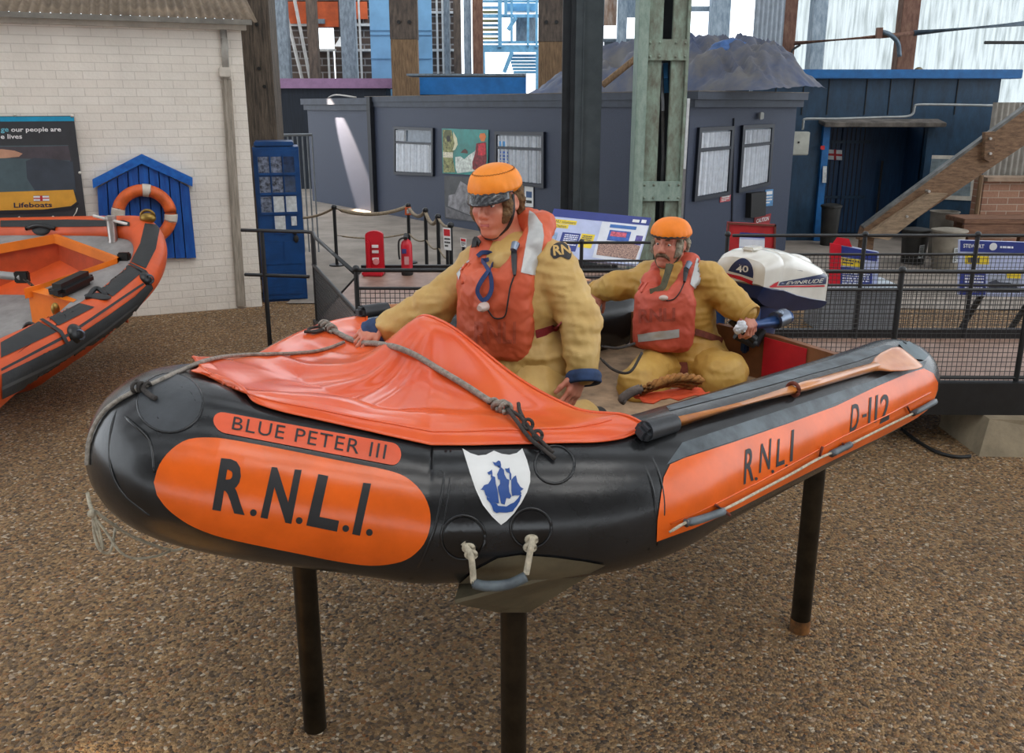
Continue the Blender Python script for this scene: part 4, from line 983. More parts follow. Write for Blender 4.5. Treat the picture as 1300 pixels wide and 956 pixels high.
# ================================================================== ground, sheds and everything behind
def gravel_mat():
    m = bpy.data.materials.new('gravel'); m.use_nodes = True; nt = m.node_tree; b = nt.nodes['Principled BSDF']; N = nt.nodes.new; Lk = nt.links.new
    tc = N('ShaderNodeTexCoord'); b.inputs['Roughness'].default_value = .85
    nz = N('ShaderNodeTexNoise'); nz.inputs['Scale'].default_value = 30; nz.inputs['Detail'].default_value = 2
    ad = N('ShaderNodeMixRGB'); ad.blend_type = 'ADD'; ad.inputs['Fac'].default_value = .02; Lk(tc.outputs['Object'], ad.inputs['Color1']); Lk(nz.outputs['Color'], ad.inputs['Color2'])
    v = N('ShaderNodeTexVoronoi'); v.inputs['Scale'].default_value = 74; Lk(ad.outputs['Color'], v.inputs['Vector'])
    v2 = N('ShaderNodeTexVoronoi'); v2.inputs['Scale'].default_value = 150; Lk(ad.outputs['Color'], v2.inputs['Vector'])
    sep = N('ShaderNodeSeparateColor'); Lk(v.outputs['Color'], sep.inputs['Color'])
    r = N('ShaderNodeValToRGB'); e = r.color_ramp.elements
    cols = [(0, (74, 58, 42)), (.2, (134, 102, 66)), (.42, (176, 138, 92)), (.6, (104, 86, 70)), (.76, (198, 160, 112)), (.9, (156, 104, 56)), (1, (226, 208, 180))]
    e[0].position, e[0].color = 0, lin(*cols[0][1]); e[1].position, e[1].color = 1, lin(*cols[-1][1])
    for p, c in cols[1:-1]: q = e.new(p); q.color = lin(*c)
    Lk(sep.outputs[0], r.inputs['Fac'])
    big = N('ShaderNodeTexNoise'); big.inputs['Scale'].default_value = .9; big.inputs['Detail'].default_value = 4; Lk(tc.outputs['Object'], big.inputs['Vector'])
    br = N('ShaderNodeMapRange'); br.inputs[1].default_value = .3; br.inputs[2].default_value = .7; br.inputs[3].default_value = .82; br.inputs[4].default_value = 1.12; Lk(big.outputs['Fac'], br.inputs[0])
    mu = N('ShaderNodeMixRGB'); mu.blend_type = 'MULTIPLY'; mu.inputs['Fac'].default_value = 1; Lk(r.outputs['Color'], mu.inputs['Color1']); Lk(br.outputs[0], mu.inputs['Color2'])
    Lk(mu.outputs['Color'], b.inputs['Base Color'])
    mm = N('ShaderNodeMath'); mm.operation = 'MULTIPLY_ADD'; mm.inputs[1].default_value = .45; Lk(v2.outputs['Distance'], mm.inputs[0]); Lk(v.outputs['Distance'], mm.inputs[2])
    bp = N('ShaderNodeBump'); bp.invert = True; bp.inputs['Strength'].default_value = .95; bp.inputs['Distance'].default_value = .03; Lk(mm.outputs[0], bp.inputs['Height']); Lk(bp.outputs['Normal'], b.inputs['Normal'])
    return m
def plank_mat(name, c1, c2, scale=(1, 1, 1), bump=.3, rough=.75):
    m = bpy.data.materials.new(name); m.use_nodes = True; nt = m.node_tree; b = nt.nodes['Principled BSDF']; N = nt.nodes.new; Lk = nt.links.new
    tc = N('ShaderNodeTexCoord'); mp = N('ShaderNodeMapping'); mp.inputs['Scale'].default_value = scale; Lk(tc.outputs['Object'], mp.inputs['Vector'])
    nz = N('ShaderNodeTexNoise'); nz.inputs['Scale'].default_value = 5; nz.inputs['Detail'].default_value = 8; nz.inputs['Roughness'].default_value = .7; Lk(mp.outputs[0], nz.inputs['Vector'])
    r = N('ShaderNodeValToRGB'); r.color_ramp.elements[0].position = .36; r.color_ramp.elements[1].position = .66; r.color_ramp.elements[0].color = lin(*c1); r.color_ramp.elements[1].color = lin(*c2)
    Lk(nz.outputs['Fac'], r.inputs['Fac']); Lk(r.outputs['Color'], b.inputs['Base Color']); b.inputs['Roughness'].default_value = rough
    bp = N('ShaderNodeBump'); bp.inputs['Strength'].default_value = bump; bp.inputs['Distance'].default_value = .01; Lk(nz.outputs['Fac'], bp.inputs['Height']); Lk(bp.outputs['Normal'], b.inputs['Normal'])
    return m
def brick_mat(name, c1, c2, mortar, bump=.35, w=.225, h=.075, msize=.012, xz=True, grime=.12):
    m = bpy.data.materials.new(name); m.use_nodes = True; nt = m.node_tree; b = nt.nodes['Principled BSDF']; N = nt.nodes.new; Lk = nt.links.new
    tc = N('ShaderNodeTexCoord'); sp_ = N('ShaderNodeSeparateXYZ'); cb = N('ShaderNodeCombineXYZ'); Lk(tc.outputs['Object'], sp_.inputs[0]); Lk(sp_.outputs[0], cb.inputs[0]); Lk(sp_.outputs[2], cb.inputs[1])
    bt = N('ShaderNodeTexBrick'); bt.inputs['Scale'].default_value = 1; bt.inputs['Brick Width'].default_value = w; bt.inputs['Row Height'].default_value = h; bt.inputs['Mortar Size'].default_value = msize*.5; bt.inputs['Mortar Smooth'].default_value = .4
    bt.inputs['Color1'].default_value = lin(*c1); bt.inputs['Color2'].default_value = lin(*c2); bt.inputs['Mortar'].default_value = lin(*mortar); Lk(cb.outputs[0], bt.inputs['Vector'])
    nz = N('ShaderNodeTexNoise'); nz.inputs['Scale'].default_value = 2.2; nz.inputs['Detail'].default_value = 6; Lk(tc.outputs['Object'], nz.inputs['Vector'])
    mr = N('ShaderNodeMapRange'); mr.inputs[1].default_value = .3; mr.inputs[2].default_value = .7; mr.inputs[3].default_value = 1-grime; mr.inputs[4].default_value = 1.02; Lk(nz.outputs['Fac'], mr.inputs[0])
    mu = N('ShaderNodeMixRGB'); mu.blend_type = 'MULTIPLY'; mu.inputs['Fac'].default_value = 1; Lk(bt.outputs['Color'], mu.inputs['Color1']); Lk(mr.outputs[0], mu.inputs['Color2']); Lk(mu.outputs['Color'], b.inputs['Base Color'])
    n2 = N('ShaderNodeTexNoise'); n2.inputs['Scale'].default_value = 30; n2.inputs['Detail'].default_value = 4; Lk(tc.outputs['Object'], n2.inputs['Vector'])
    ma = N('ShaderNodeMath'); ma.operation = 'MULTIPLY_ADD'; ma.inputs[1].default_value = -1.0; Lk(bt.outputs['Fac'], ma.inputs[0]); Lk(n2.outputs['Fac'], ma.inputs[2])
    bp = N('ShaderNodeBump'); bp.inputs['Strength'].default_value = bump; bp.inputs['Distance'].default_value = .012; Lk(ma.outputs[0], bp.inputs['Height']); Lk(bp.outputs['Normal'], b.inputs['Normal']); b.inputs['Roughness'].default_value = .75
    return m
def P(mb, name, mat, par=None, smooth=None, kind=None):
    o = mb.build(name, mat, par, smooth=smooth)
    if kind: o['kind'] = kind
    return o
def plane_hit(px, py, p0, n):
    r = ray(px, py); return CAM+r*((Vector(p0)-CAM).dot(n)/r.dot(n))
RZ = lambda a: Matrix.Rotation(a, 3, 'Z')
# ---------------- ground
flr = MB().add([(-16, -2, 0), (16, -2, 0), (16, 34, 0), (-16, 34, 0)], [(0, 1, 2, 3)]); struct(flr.build('floor', gravel_mat()))
conc = M('concrete', (140, 130, 120), .8, var=.18, vs=1.6, bump=.2, bs=30)
q1, q2 = G(1300, 392), G(1040, 372)
cf = MB().add([(-2.6, 9.75, .012), (1.4, 9.75, .012), (2.2, 9.6, .012), (3.6, 9.55, .012), (9.0, 9.2, .012), (14, 30, .012), (-9, 30, .012), (-2.6, 10.4, .012)], [tuple(range(8))]); struct(cf.build('floor', conc))
# ---------------- white painted building on the left
WA, WBp = G(170, 402), G(333, 389); wt = (WBp-WA).normalized(); wa = math.atan2(wt.y, wt.x); wn = Vector((wt.y, -wt.x, 0))
wh = YP(312, 31, WBp.y).z
def WL(x, y, z): return WBp+wt*x-wn*y+Vector((0, 0, z))        # x along the wall, y into it
def W(px, py, off=0.): return plane_hit(px, py, WBp, wn)+wn*off
def rot_obj(mb_local, name, mat, loc, a, smooth=None):
    o = mb_local.build(name, mat, None, smooth=smooth); o.location = loc; o.rotation_euler = (0, 0, a); return o
wmat = brick_mat('white_brick', (232, 225, 214), (228, 220, 208), (212, 204, 192), .45, .24, .082, .010)
struct(rot_obj(MB().box((-3.2, 1.6, wh/2), (6.4, 3.2, wh)), 'wall_left', wmat, WBp, wa))
cor = M('roof_sheet', (122, 106, 88), .7, var=.25, vs=3, bump=.1)
rows = [[Vector((-6.6+6.75*i/700, -.16+s*3.4, wh+.03+s*1.15+.018*math.cos(i*6.75/700/.088*2*PI))) for i in range(701)] for s in (0, .33, .66, 1)]
ro_ = rot_obj(MB().grid(rows), 'roof', cor, WBp, wa, 30); struct(ro_); md = ro_.modifiers.new('t', 'SOLIDIFY'); md.thickness = .008
struct(rot_obj(MB().box((-3.2, -.02, wh-.015), (6.5, .10, .09)), 'trim_1', M('eaves_paint', (190, 182, 168), .7), WBp, wa))
struct(rot_obj(MB().box((-3.2, -.15, wh+.01), (6.6, .03, .05)), 'trim_2', M('eaves_flashing', (120, 116, 108), .6, var=.2), WBp, wa))
timber_g = plank_mat('strip_timber', (126, 118, 106), (172, 162, 148), (12, 12, .8))
def on_wall_strip(pts, w, th, name, mat, label, cat):
    mb = MB()
    for a, b in zip(pts, pts[1:]):
        A, B_ = W(*a), W(*b); d = (B_-A).normalized(); s = d.cross(wn).normalized(); mb.prism([A+s*w/2, A-s*w/2, B_-s*w/2, B_+s*w/2], wn*th)
    o = mb.build(name, mat); tag(o, label, cat); return o
st = E('cable_cover', 'weathered grey timber cable cover running down the white brick wall near its right corner', 'cable cover', W(305, 388))
def wall_strip(pts, w, th, off=0.):
    mb = MB()
    for a, b in zip(pts, pts[1:]):
        A, B_ = W(*a, off), W(*b, off); d = (B_-A).normalized(); s = d.cross(wn).normalized(); mb.prism([A+s*w/2, A-s*w/2, B_-s*w/2, B_+s*w/2], wn*th)
    return mb
P(wall_strip([(287, 100), (306, 388)], .10, .035), 'cover_board', timber_g, st); P(wall_strip([(284, 88), (303, 388)], .025, .045), 'edge_batten', timber_g, st)
P(MB().tube([W(x, y, .03) for x, y in ((283, 38), (285, 60), (287, 96))], .035, 10), 'upper_duct', M('duct_grey', (168, 164, 156), .5, metal=.3, var=.15), st, True)
P(MB().box(W(285, 92, .035), (.12, .09, .10), RZ(wa), .01), 'junction_box', M('paint_cream', (200, 192, 180), .6), st, 40)
P(MB().tube([W(x, y, .02) for x, y in ((0, 27), (120, 31), (240, 35), (279, 36), (284, 40), (284, 60))], .008, 6), 'conduit', M('conduit_cream', (188, 180, 168), .5), st, True)
# poster board
tl, tr_, br_, bl_ = W(-70, 148, .05), W(94, 147, .05), W(113, 300, .05), W(-76, 304, .05)
S1 = Sheet(tl, tr_, br_, bl_); pb_ = E('poster_board', 'large dark poster board reading Lifeboats on the white brick wall, cut by the photo edge', 'poster', (S1.at(.5, 1)))
U = lambda x, y: ((x+70+ (y-147)*.03)/ (164+ (y-147)*.16), (y-147)/153)
P(S1.slab(.03), 'board', M('poster_dark', (52, 54, 58), .5, var=.08), pb_)
P(S1.rect(0, .005, 1, .042), 'cyan_stripe', M('cyan', (20, 150, 190), .5), pb_)
ptext = M('poster_text', (235, 235, 235), .5); P(S1.text('our people are', U(13, 160)[0], .088, U(77, 160)[0], .135, bold=.02), 'lettering', ptext, pb_)
P(S1.text('ge', U(0, 160)[0], .095, U(10, 160)[0], .135, bold=.02), 'lettering', M('text_cyan', (110, 190, 210), .5), pb_)
P(S1.text('e lives', U(0, 170)[0], .142, U(27, 170)[0], .18, bold=.02), 'lettering', ptext, pb_)
P(S1.rect(.0, .235, .93, .62, .002), 'photo_ground', M('photo_slate', (74, 92, 98), .6, var=.1), pb_)
P(S1.poly([(.0, .24), (.62, .245), (.93, .24), (.94, .36), (.70, .345), (.48, .335), (.0, .345)], .003), 'photo_shade', M('photo_dark', (74, 68, 74), .6, var=.15), pb_)
P(S1.poly([(.0, .26), (.43, .262), (.52, .275), (.58, .30), (.55, .325), (.45, .335), (.0, .345)], .0045), 'photo_arm', M('photo_skin', (190, 144, 118), .6, var=.12), pb_)
P(S1.poly([(.60, .36), (.66, .335), (.80, .345), (.95, .37), (.95, .62), (.66, .62), (.60, .50)], .004), 'photo_sleeve', M('photo_slate_dark', (58, 66, 76), .6, var=.1), pb_)
P(S1.poly([(.0, .62), (.70, .605), (.93, .60), (.945, .70), (.90, .735), (.70, .76), (.0, .765)], .005), 'lifeboat_hull', M('photo_ochre', (216, 156, 54), .6, var=.08), pb_)
P(S1.poly([(.0, .772), (.70, .766), (.90, .742), (.955, .705), (.96, .72), (.90, .765), (.70, .79), (.0, .80)], .0055), 'hull_edge', M('photo_black', (30, 32, 40), .6), pb_)
P(S1.text('Lifeboats', U(17, 260)[0], .70, U(66, 260)[0], .742, .007, bold=.02), 'lettering', M('text_navy', (32, 36, 66), .5), pb_)
flagr = M('flag_red', (196, 40, 48), .6); flagw = M('flag_white', (232, 232, 232), .6)
def house_flag(S, u0, v0, u1, v1, par, off=.006):
    f = P(S.rect(u0, v0, u1, v1, off), 'house_flag', flagw, par); du, dv = u1-u0, v1-v0
    P(S.rect(u0+du*.42, v0, u0+du*.58, v1, off+.001), 'flag_cross', flagr, f); P(S.rect(u0, v0+dv*.40, u1, v0+dv*.60, off+.001), 'flag_cross', flagr, f)
    nb = M('flag_navy', (40, 52, 120), .6); S_ = .35
    P(S.rect(u0, v0, u1, v0+dv*.05, off+.001), 'flag_border', nb, f); P(S.rect(u0, v1-dv*.05, u1, v1, off+.001), 'flag_border', nb, f)
house_flag(S1, U(42, 250)[0], .645, U(62, 250)[0], .69, pb_)
for (x, y) in ((20, 146), (92, 147), (102, 219)):
    P(MB().sphere(W(x, y, .055), .016), 'fixing_screw', M('screw', (210, 205, 195), .4, metal=.5), pb_, True)
for a in ((13, 28), (56, 84)): pass
cordw = M('poster_cord', (214, 208, 196), .7)
for x0, x1, x2 in ((12, 24, 32), (56, 67, 80), (88, 97, 99)):
    f = lambda x, y: S1.at(*U(x, y), .008); P(MB().tube([f(x0, 281), f(x1, 272 if x1 < 90 else 268), f(x2, 280 if x1 < 90 else 262)], .006, 5), 'printed_rope', cordw, pb_, True)
# hut-shaped blue board and lifebuoy
hut_b = plank_mat('hut_blue', (12, 64, 138), (20, 92, 176), (6, 6, .6), .2, .45)
hb = E('hut_board', 'blue hut-shaped board with pitched top fixed to the white brick wall', 'board', W(186, 328, .03))
nb = 9
for i in range(nb):
    f0, f1 = i/nb, (i+1)/nb-.012; xt = lambda f: 124+f*(241-124); xb = lambda f: 129+f*(250-129)
    yt = lambda f: 238-abs(.5-abs(f-.5))*2*32
    P(MB().prism([W(xt(f0), yt(f0), .02), W(xt(f1), yt(f1), .02), W(xb(f1), 326, .02), W(xb(f0), 327, .02)], wn*.045), 'plank', hut_b, hb)
P(MB().prism([W(126, 240, .012), W(182, 206, .012), W(240, 238, .012), W(249, 327, .012), W(131, 328, .012)], wn*.01), 'backing', M('hut_dark', (12, 30, 84), .6), hb)
hut_e = plank_mat('hut_blue_trim', (16, 78, 158), (28, 108, 192), (3, 3, 3), .15, .4)
P(MB().prism([W(118, 227, .015), W(180, 195, .015), W(180, 207, .015), W(119, 238, .015)], wn*.09), 'barge_board', hut_e, hb)
P(MB().prism([W(180, 195, .015), W(244, 225, .015), W(244, 236, .015), W(180, 207, .015)], wn*.09), 'barge_board', hut_e, hb)
lb_c = W(184, 271, .13); lb = E('lifebuoy', 'orange lifebuoy with white bands hanging on the blue hut-shaped board', 'lifebuoy', lb_c)
R_, r_ = .255, .062; bo = M('buoy_orange', (214, 98, 42), .5, var=.18, vs=8); bw_ = M('buoy_white', (206, 196, 182), .6, var=.15)
def torus(a0, a1, n, rr): return MB().tube([lb_c+wt*R_*math.cos(a0+(a1-a0)*k/n)+Vector((0, 0, 1))*R_*math.sin(a0+(a1-a0)*k/n) for k in range(n+1)], rr, 16)
P(MB().tube([lb_c+wt*R_*math.cos(2*PI*k/48)+Vector((0, 0, 1))*R_*math.sin(2*PI*k/48) for k in range(48)], r_, 16, closed=True), 'ring', bo, lb, True)
for a in (80, 170, 260, 350): P(torus(math.radians(a-9), math.radians(a+9), 8, r_+.005), 'band', bw_, lb, True)
# ---------------- blue box with small panes
bb = M('box_blue', (12, 64, 118), .4, var=.15, vs=5); bx0, bx1 = G(335, 384), G(391, 381); bz = YP(352, 187, bx0.y).z
bt_ = (bx1-bx0); bw = bt_.length; bt_.normalize(); bnn = Vector((bt_.y, -bt_.x, 0)); bo_ = E('police_box', 'tall blue kiosk with small square panes at the corner of the white brick building', 'kiosk', (bx0+bx1)/2)
def BX(u, v, off=0.): return bx0+bt_*(u*bw)+Vector((0, 0, bz*(1-v)))+bnn*off
def bxbox(u0, v0, u1, v1, th, off=0.): return MB().prism([BX(u0, v0, off), BX(u1, v0, off), BX(u1, v1, off), BX(u0, v1, off)], bnn*th)
P(MB().prism([BX(0, 0, -.62), BX(1, 0, -.62), BX(1, 1, -.62), BX(0, 1, -.62)], bnn*.60), 'body', bb, bo_)
P(MB().box(BX(.47, -.018, -.3), (bw*.86, .56, .05), RZ(math.atan2(bt_.y, bt_.x)), .01), 'roof_cap', bb, bo_, 40)
door = P(bxbox(.03, .02, .97, .985, .02, -.02), 'door', bb, bo_)
dk = M('pane_dark', (44, 62, 92), .15, var=.3, vs=20); pw = M('pane_paper', (196, 200, 200), .4, var=.15, vs=20); pm = M('pane_grey', (104, 112, 130), .2, var=.5, vs=24)
for r in range(4):
    for c_ in range(3):
        u0 = .10+c_*.275; v0 = .06+r*.125; mt = {(2, 1): pw, (3, 1): pw, (2, 2): pw, (0, 0): pm, (0, 1): pm, (1, 1): pm, (1, 0): pm, (2, 0): pm}.get((r, c_), dk)
        if r == 3 and c_ != 1: continue
        P(bxbox(u0, v0, u0+.235, v0+.10, .004, .001), 'pane', mt, door); 
        P(bxbox(u0-.02, v0-.012, u0, v0+.115, .018, .0), 'glazing_bar', bb, door); P(bxbox(u0-.02, v0+.10, u0+.255, v0+.115, .018, .0), 'glazing_bar', bb, door)
for v in (.60, .80): P(bxbox(.10, v, .46, v+.15, .008, .001), 'raised_panel', bb, door); P(bxbox(.54, v, .90, v+.15, .008, .001), 'raised_panel', bb, door)
P(bxbox(.74, .44, .86, .50, .006, .001), 'notice', pw, door); P(MB().sphere(BX(.80, .545, .03), .025), 'handle', strap_blk, door, True); P(MB().sphere(BX(.82, .585, .02), (.03, .015, .045)), 'lock_plate', strap_blk, door, True)
# ---------------- timber and steel columns
old_timber = plank_mat('old_timber', (56, 50, 45), (116, 102, 88), (9, 9, .7), .5)
old_timber2 = plank_mat('old_timber_light', (90, 70, 50), (146, 116, 84), (9, 9, .7), .5)
def post_box(px0, px1, pyref, Y_, z0, z1, name, mat, label, depth=.3, cat='column', light=None, bolts=(), group=None):
    a, b = YP(px0, pyref, Y_), YP(px1, pyref, Y_); w_ = (b-a).length; c = (a+b)/2
    o = E(name, label, cat, (c.x, Y_+depth/2, z0), group); zs = light if light else z1
    P(MB().box((c.x, Y_+depth/2, (z0+(zs))/2), (w_, depth, zs-z0), None, .01), 'shaft', light and old_timber2 or mat, o)
    if light: P(MB().box((c.x, Y_+depth/2, (zs+z1)/2), (w_*1.02, depth*1.02, z1-zs), None, .01), 'upper_shaft', mat, o)
    for bx_, by_ in bolts: p = YP(bx_, by_, Y_); P(MB().cyl(p, p-Vector((0, .02, 0)), .022, n=10), 'bolt', strap_blk, o)
    return o
post_box(304, 346, 90, 11.2, 0, 4.6, 'timber_column', old_timber, 'thick old timber column behind the corner of the white brick building', .34, bolts=((326, 31), (329, 87), (336, 110)))
stl = M('steel_dark', (84, 92, 96), .45, metal=.35, var=.15, vs=3); stl2 = M('steel_darker', (44, 48, 52), .5, metal=.3, var=.15)
a, b, c0 = YP(729, 150, 11.0), YP(763, 150, 11.0), YP(717, 150, 11.12)
o = E('steel_column', 'smooth dark steel column in front of the dark cabin', 'column', ((a.x+b.x)/2, 11.2, 0))
P(MB().box(((a.x+b.x)/2, 11.02, 2.6), (b.x-a.x, .04, 5.2), None, .004), 'front_flange', stl, o); P(MB().box(((a.x+b.x)/2, 11.40, 2.6), (b.x-a.x, .04, 5.2), None, .004), 'rear_flange', stl, o)
P(MB().box((a.x+(b.x-a.x)*.1-.06, 11.2, 2.6), (.05, .36, 5.2)), 'web', stl2, o); P(MB().box((a.x+.10, 10.99, 2.6), (.02, .03, 5.2)), 'edge_rib', stl, o); P(MB().box((a.x-.08, 11.12, 2.6), (.14, .05, 5.2)), 'side_plate', stl2, o)
grn = plank_mat('green_flaked_paint', (112, 112, 98), (146, 166, 150), (3, 3, 1.2), .25, .6); grn2 = plank_mat('pale_green_paint', (124, 146, 134), (160, 176, 164), (3, 3, 1.2), .15, .55)
o = E('lattice_column', 'rusty pale green riveted column with plates across a central gap, before the dark cabin', 'column', (YP(838, 150, 10.3).x, 10.4, 0))
def colbox(x0, x1, y0, y1, z0, z1, name, mat, par, ref=150):
    a, b = YP(x0, ref, 10.3), YP(x1, ref, 10.3); P(MB().box(((a.x+b.x)/2, (y0+y1)/2, (z0+z1)/2), (b.x-a.x, y1-y0, z1-z0), None, .006), name, mat, par)
colbox(806, 819, 10.24, 10.6, 0, 5, 'flange', grn2, o); colbox(819, 837, 10.30, 10.36, 0, 5, 'channel', grn, o); colbox(849, 866, 10.30, 10.36, 0, 5, 'channel', grn, o); colbox(866, 870, 10.26, 10.6, 0, 5, 'flange', grn, o)
colbox(812, 868, 10.70, 10.74, 0, 5, 'rear_channel', stl2, o)
for y0, y1 in ((50, 77), (230, 255), (395, 420)):
    z1, z0 = YP(840, y0, 10.3).z, YP(840, y1, 10.3).z; a, b = YP(818, 150, 10.3), YP(868, 150, 10.3)
    bp_ = MB().box(((a.x+b.x)/2, 10.275, (z0+z1)/2), (b.x-a.x, .03, z1-z0), None, .005); po = P(bp_, 'batten_plate', grn2 if y0 > 200 else grn, o)
    for x in (.06, .3, .7, .94):
        for zf in (.18, .82): P(MB().sphere((a.x+(b.x-a.x)*x, 10.258, z0+(z1-z0)*zf), .016, nu=8, nv=6), 'rivet', grn, po, True)
P(MB().tube([YP(841, 80, 10.5), YP(842, 200, 10.5), YP(838, 300, 10.5)], .022, 8), 'conduit', M('conduit_grey', (140, 142, 146), .4, metal=.4), o, True)
P(MB().tube([YP(845, 80, 10.46), YP(846, 118, 10.46)], .03, 8), 'conduit_collar', M('collar_blue', (60, 130, 190), .5), o, True)
# ---------------- dark cabin
CA, CB_ = G(476, 270), G(866, 341); ct = (CB_-CA).normalized(); cn = Vector((ct.y, -ct.x, 0)); cp = -cn   # cp: into / along the end wall
if cn.dot(CAM-CB_) < 0: cn, cp = -cn, -cn
CHh = (YP(476, 118, CA.y).z+YP(866, 124, CB_.y).z)/2
navy = plank_mat('cabin_render', (46, 54, 72), (60, 69, 90), (20, 20, 20), .25, .6); navy_e = M('cabin_trim', (52, 60, 74), .6, var=.15, vs=5)
cab = E('portable_cabin', 'long dark navy rendered cabin with curtained windows and a tarpaulin heap on its roof', 'cabin', CB_)
CD = CB_+cp*2.45; CE = CA+cp*2.45
P(MB().prism([CA, CB_, CD, CE], (0, 0, CHh-.02)), 'walls', navy, cab)
def rim(pts, z0, z1, out): 
    c = sum(pts, Vector())/len(pts); return MB().prism([p+(p-c).normalized()*out+Vector((0, 0, z0)) for p in pts], (0, 0, z1-z0))
P(rim([CA, CB_, CD, CE], CHh-.10, CHh, .16), 'roof_fascia', navy_e, cab); P(rim([CA, CB_, CD, CE], CHh-.20, CHh-.10, .10), 'roof_fascia', navy_e, cab); P(rim([CA, CB_, CD, CE], CHh, CHh+.012, .17), 'roof_sheet', M('roof_felt', (110, 104, 98), .8, var=.2), cab)
P(MB().prism([CA+cn*.01, CA+ct*.0+cn*.10, CA+ct*.14+cn*.10, CA+ct*.14+cn*.01], (0, 0, CHh)), 'corner_batten', M('batten_black', (26, 30, 38), .6), cab)
FW = lambda x, y, off=0.: plane_hit(x, y, CB_, cn)+cn*off
en = ct; EW = lambda x, y, off=0.: plane_hit(x, y, CB_, en)+en*off
curt = M('curtain', (218, 224, 232), .8, var=.08, vs=12); frame_n = M('frame_navy', (30, 36, 48), .45, var=.1); glassd = M('glass_dark', (92, 104, 118), .12, var=.2, vs=6)
def window(hit, tl, tr_, br_, bl_, ybar, n, par=cab, lace=False, pane_r=None):
    f = lambda p, off=0.: hit(p[0], p[1], off)
    S = Sheet(f(tl), f(tr_), f(br_), f(bl_)); nrm = S.n
    wo = P(MB().grid([[S.at(0, 0, .012), S.at(1, 0, .012)], [S.at(0, 1, .012), S.at(1, 1, .012)]]), 'window', glassd, par)
    W_ = .055; e = W_/S.w; g = W_/S.h; fr = MB()
    for u0, v0, u1, v1 in ((-e, -g, 1+e, 0), (-e, 1, 1+e, 1+g), (-e, 0, 0, 1), (1, 0, 1+e, 1)): fr.prism([S.at(u0, v0), S.at(u1, v0), S.at(u1, v1), S.at(u0, v1)], nrm*.05)
    P(fr, 'frame', frame_n, wo); P(MB().prism([S.at(0, ybar-.02), S.at(1, ybar-.02), S.at(1, ybar+.025), S.at(0, ybar+.025)], nrm*.045), 'transom_bar', frame_n, wo)
    for v0, v1 in ((.02, ybar-.03), (ybar+.03, .985)):
        u0, u1 = (0.02, .97) if not (lace and v1 < .5) else (.02, .28)
        rows = [[S.at(u0+(u1-u0)*i/90, v, .03+.022*math.sin(i*.75)+.008*math.sin(i*1.9+1)) for i in range(91)] for v in (v0, (v0+v1)/2, v1)]
        P(MB().grid(rows), 'curtain', curt, wo, True)
    return S
Sa = window(FW, (504, 164), (550, 166), (550, 220), (504, 218), .30, 1, lace=True); Sb = window(FW, (633, 171), (690, 172), (690, 234), (633, 228), .28, 2)
for k in range(7): P(Sb.rect(.06+.02, .36+k*.075, .26, .405+k*.075, .04), 'sticker', M('sticker_blue', (36, 96, 180), .5), cab)
P(Sb.rect(.04, .14, .22, .25, .04), 'sticker', M('sticker_sky', (60, 140, 200), .5), cab)
window(EW, (888, 167), (926, 165), (921, 243), (882, 250), .28, 3); window(EW, (943, 164), (977, 162), (972, 231), (938, 239), .28, 4)
# door edges of the end wall
P(MB().tube([EW(931, 150, .01), EW(928, 300, .01)], .012, 6), 'door_joint', frame_n, cab)
P(MB().tube([plane_hit(872, 125, CB_, en)+en*.03, plane_hit(862, 300, CB_, en)+en*.03], .02, 8), 'drain_pipe', M('pipe_white', (200, 202, 204), .4), cab, True)
P(MB().box(EW(963, 147, .05), (.06, .06, .10), None, .01), 'outside_lamp', M('lamp_white', (216, 220, 216), .4), cab, 40)
S_ = Sheet(EW(947, 245, .0), EW(966, 243, .0), EW(965, 273, .0), EW(946, 276, .0)); P(S_.slab(-.10), 'letter_box', strap_blk, cab)
S_ = Sheet(EW(862, 145, .02), EW(869, 145, .02), EW(868, 175, .02), EW(861, 175, .02)); P(S_.slab(.01), 'white_sign', white_paint, cab)
for q, mt, nm in ((((971, 241), (981, 240), (980, 261), (970, 262)), M('sign_blue', (84, 140, 190), .5, var=.3, vs=30), 'blue_notice'), (((914, 249), (927, 247), (926, 255), (913, 257)), M('sign_red', (196, 90, 96), .5, var=.4, vs=40), 'red_notice')):
    S_ = Sheet(*[EW(x, y, .012) for x, y in q]); so = P(S_.slab(.01), nm, mt, cab); P(S_.rect(.12, .1, .88, .30, .002), 'print', white_paint, so); P(S_.lines(.12, .4, .88, .9, 3, .002), 'print', white_paint, so)
S_ = Sheet(EW(957, 276, .015), EW(978, 271, .015), EW(976, 284, .015), EW(956, 289, .015)); so = P(S_.slab(.012), 'caution_sign', M('caution_red', (150, 40, 44), .5), cab); P(S_.text('CAUTION', .12, .2, .88, .62, .003, bold=.02), 'lettering', flagw, so)
# posters on the long wall
Sp = Sheet(FW(562, 163, .02), FW(621, 165, .02), FW(620, 223, .02), FW(563, 220, .02)); po = E('rescue_poster', 'teal poster of crew members against breaking waves on the dark cabin wall', 'poster', Sp.at(.5, 1))
P(Sp.slab(.015), 'sheet', M('poster_teal', (20, 132, 124), .4, var=.2, vs=3), po)
P(Sp.poly([(.30, .62), (.42, .60), (.50, .66), (.62, .55), (.72, .48), (.78, .40), (.8, .90), (.34, .98), (.30, .85)], .002), 'printed_surf', M('surf', (206, 214, 206), .5, var=.3, vs=14), po)
P(Sp.poly([(.42, .52), (.47, .46), (.52, .43), (.57, .47), (.58, .53)], .0025), 'printed_rock', M('rock', (90, 56, 50), .6), po)
P(Sp.poly([(.02, .03), (.22, .03), (.30, .3), (.24, .62), (.30, .96), (.02, .98)], .002), 'printed_crew', M('crew_khaki', (140, 142, 92), .6, var=.5, vs=16), po)
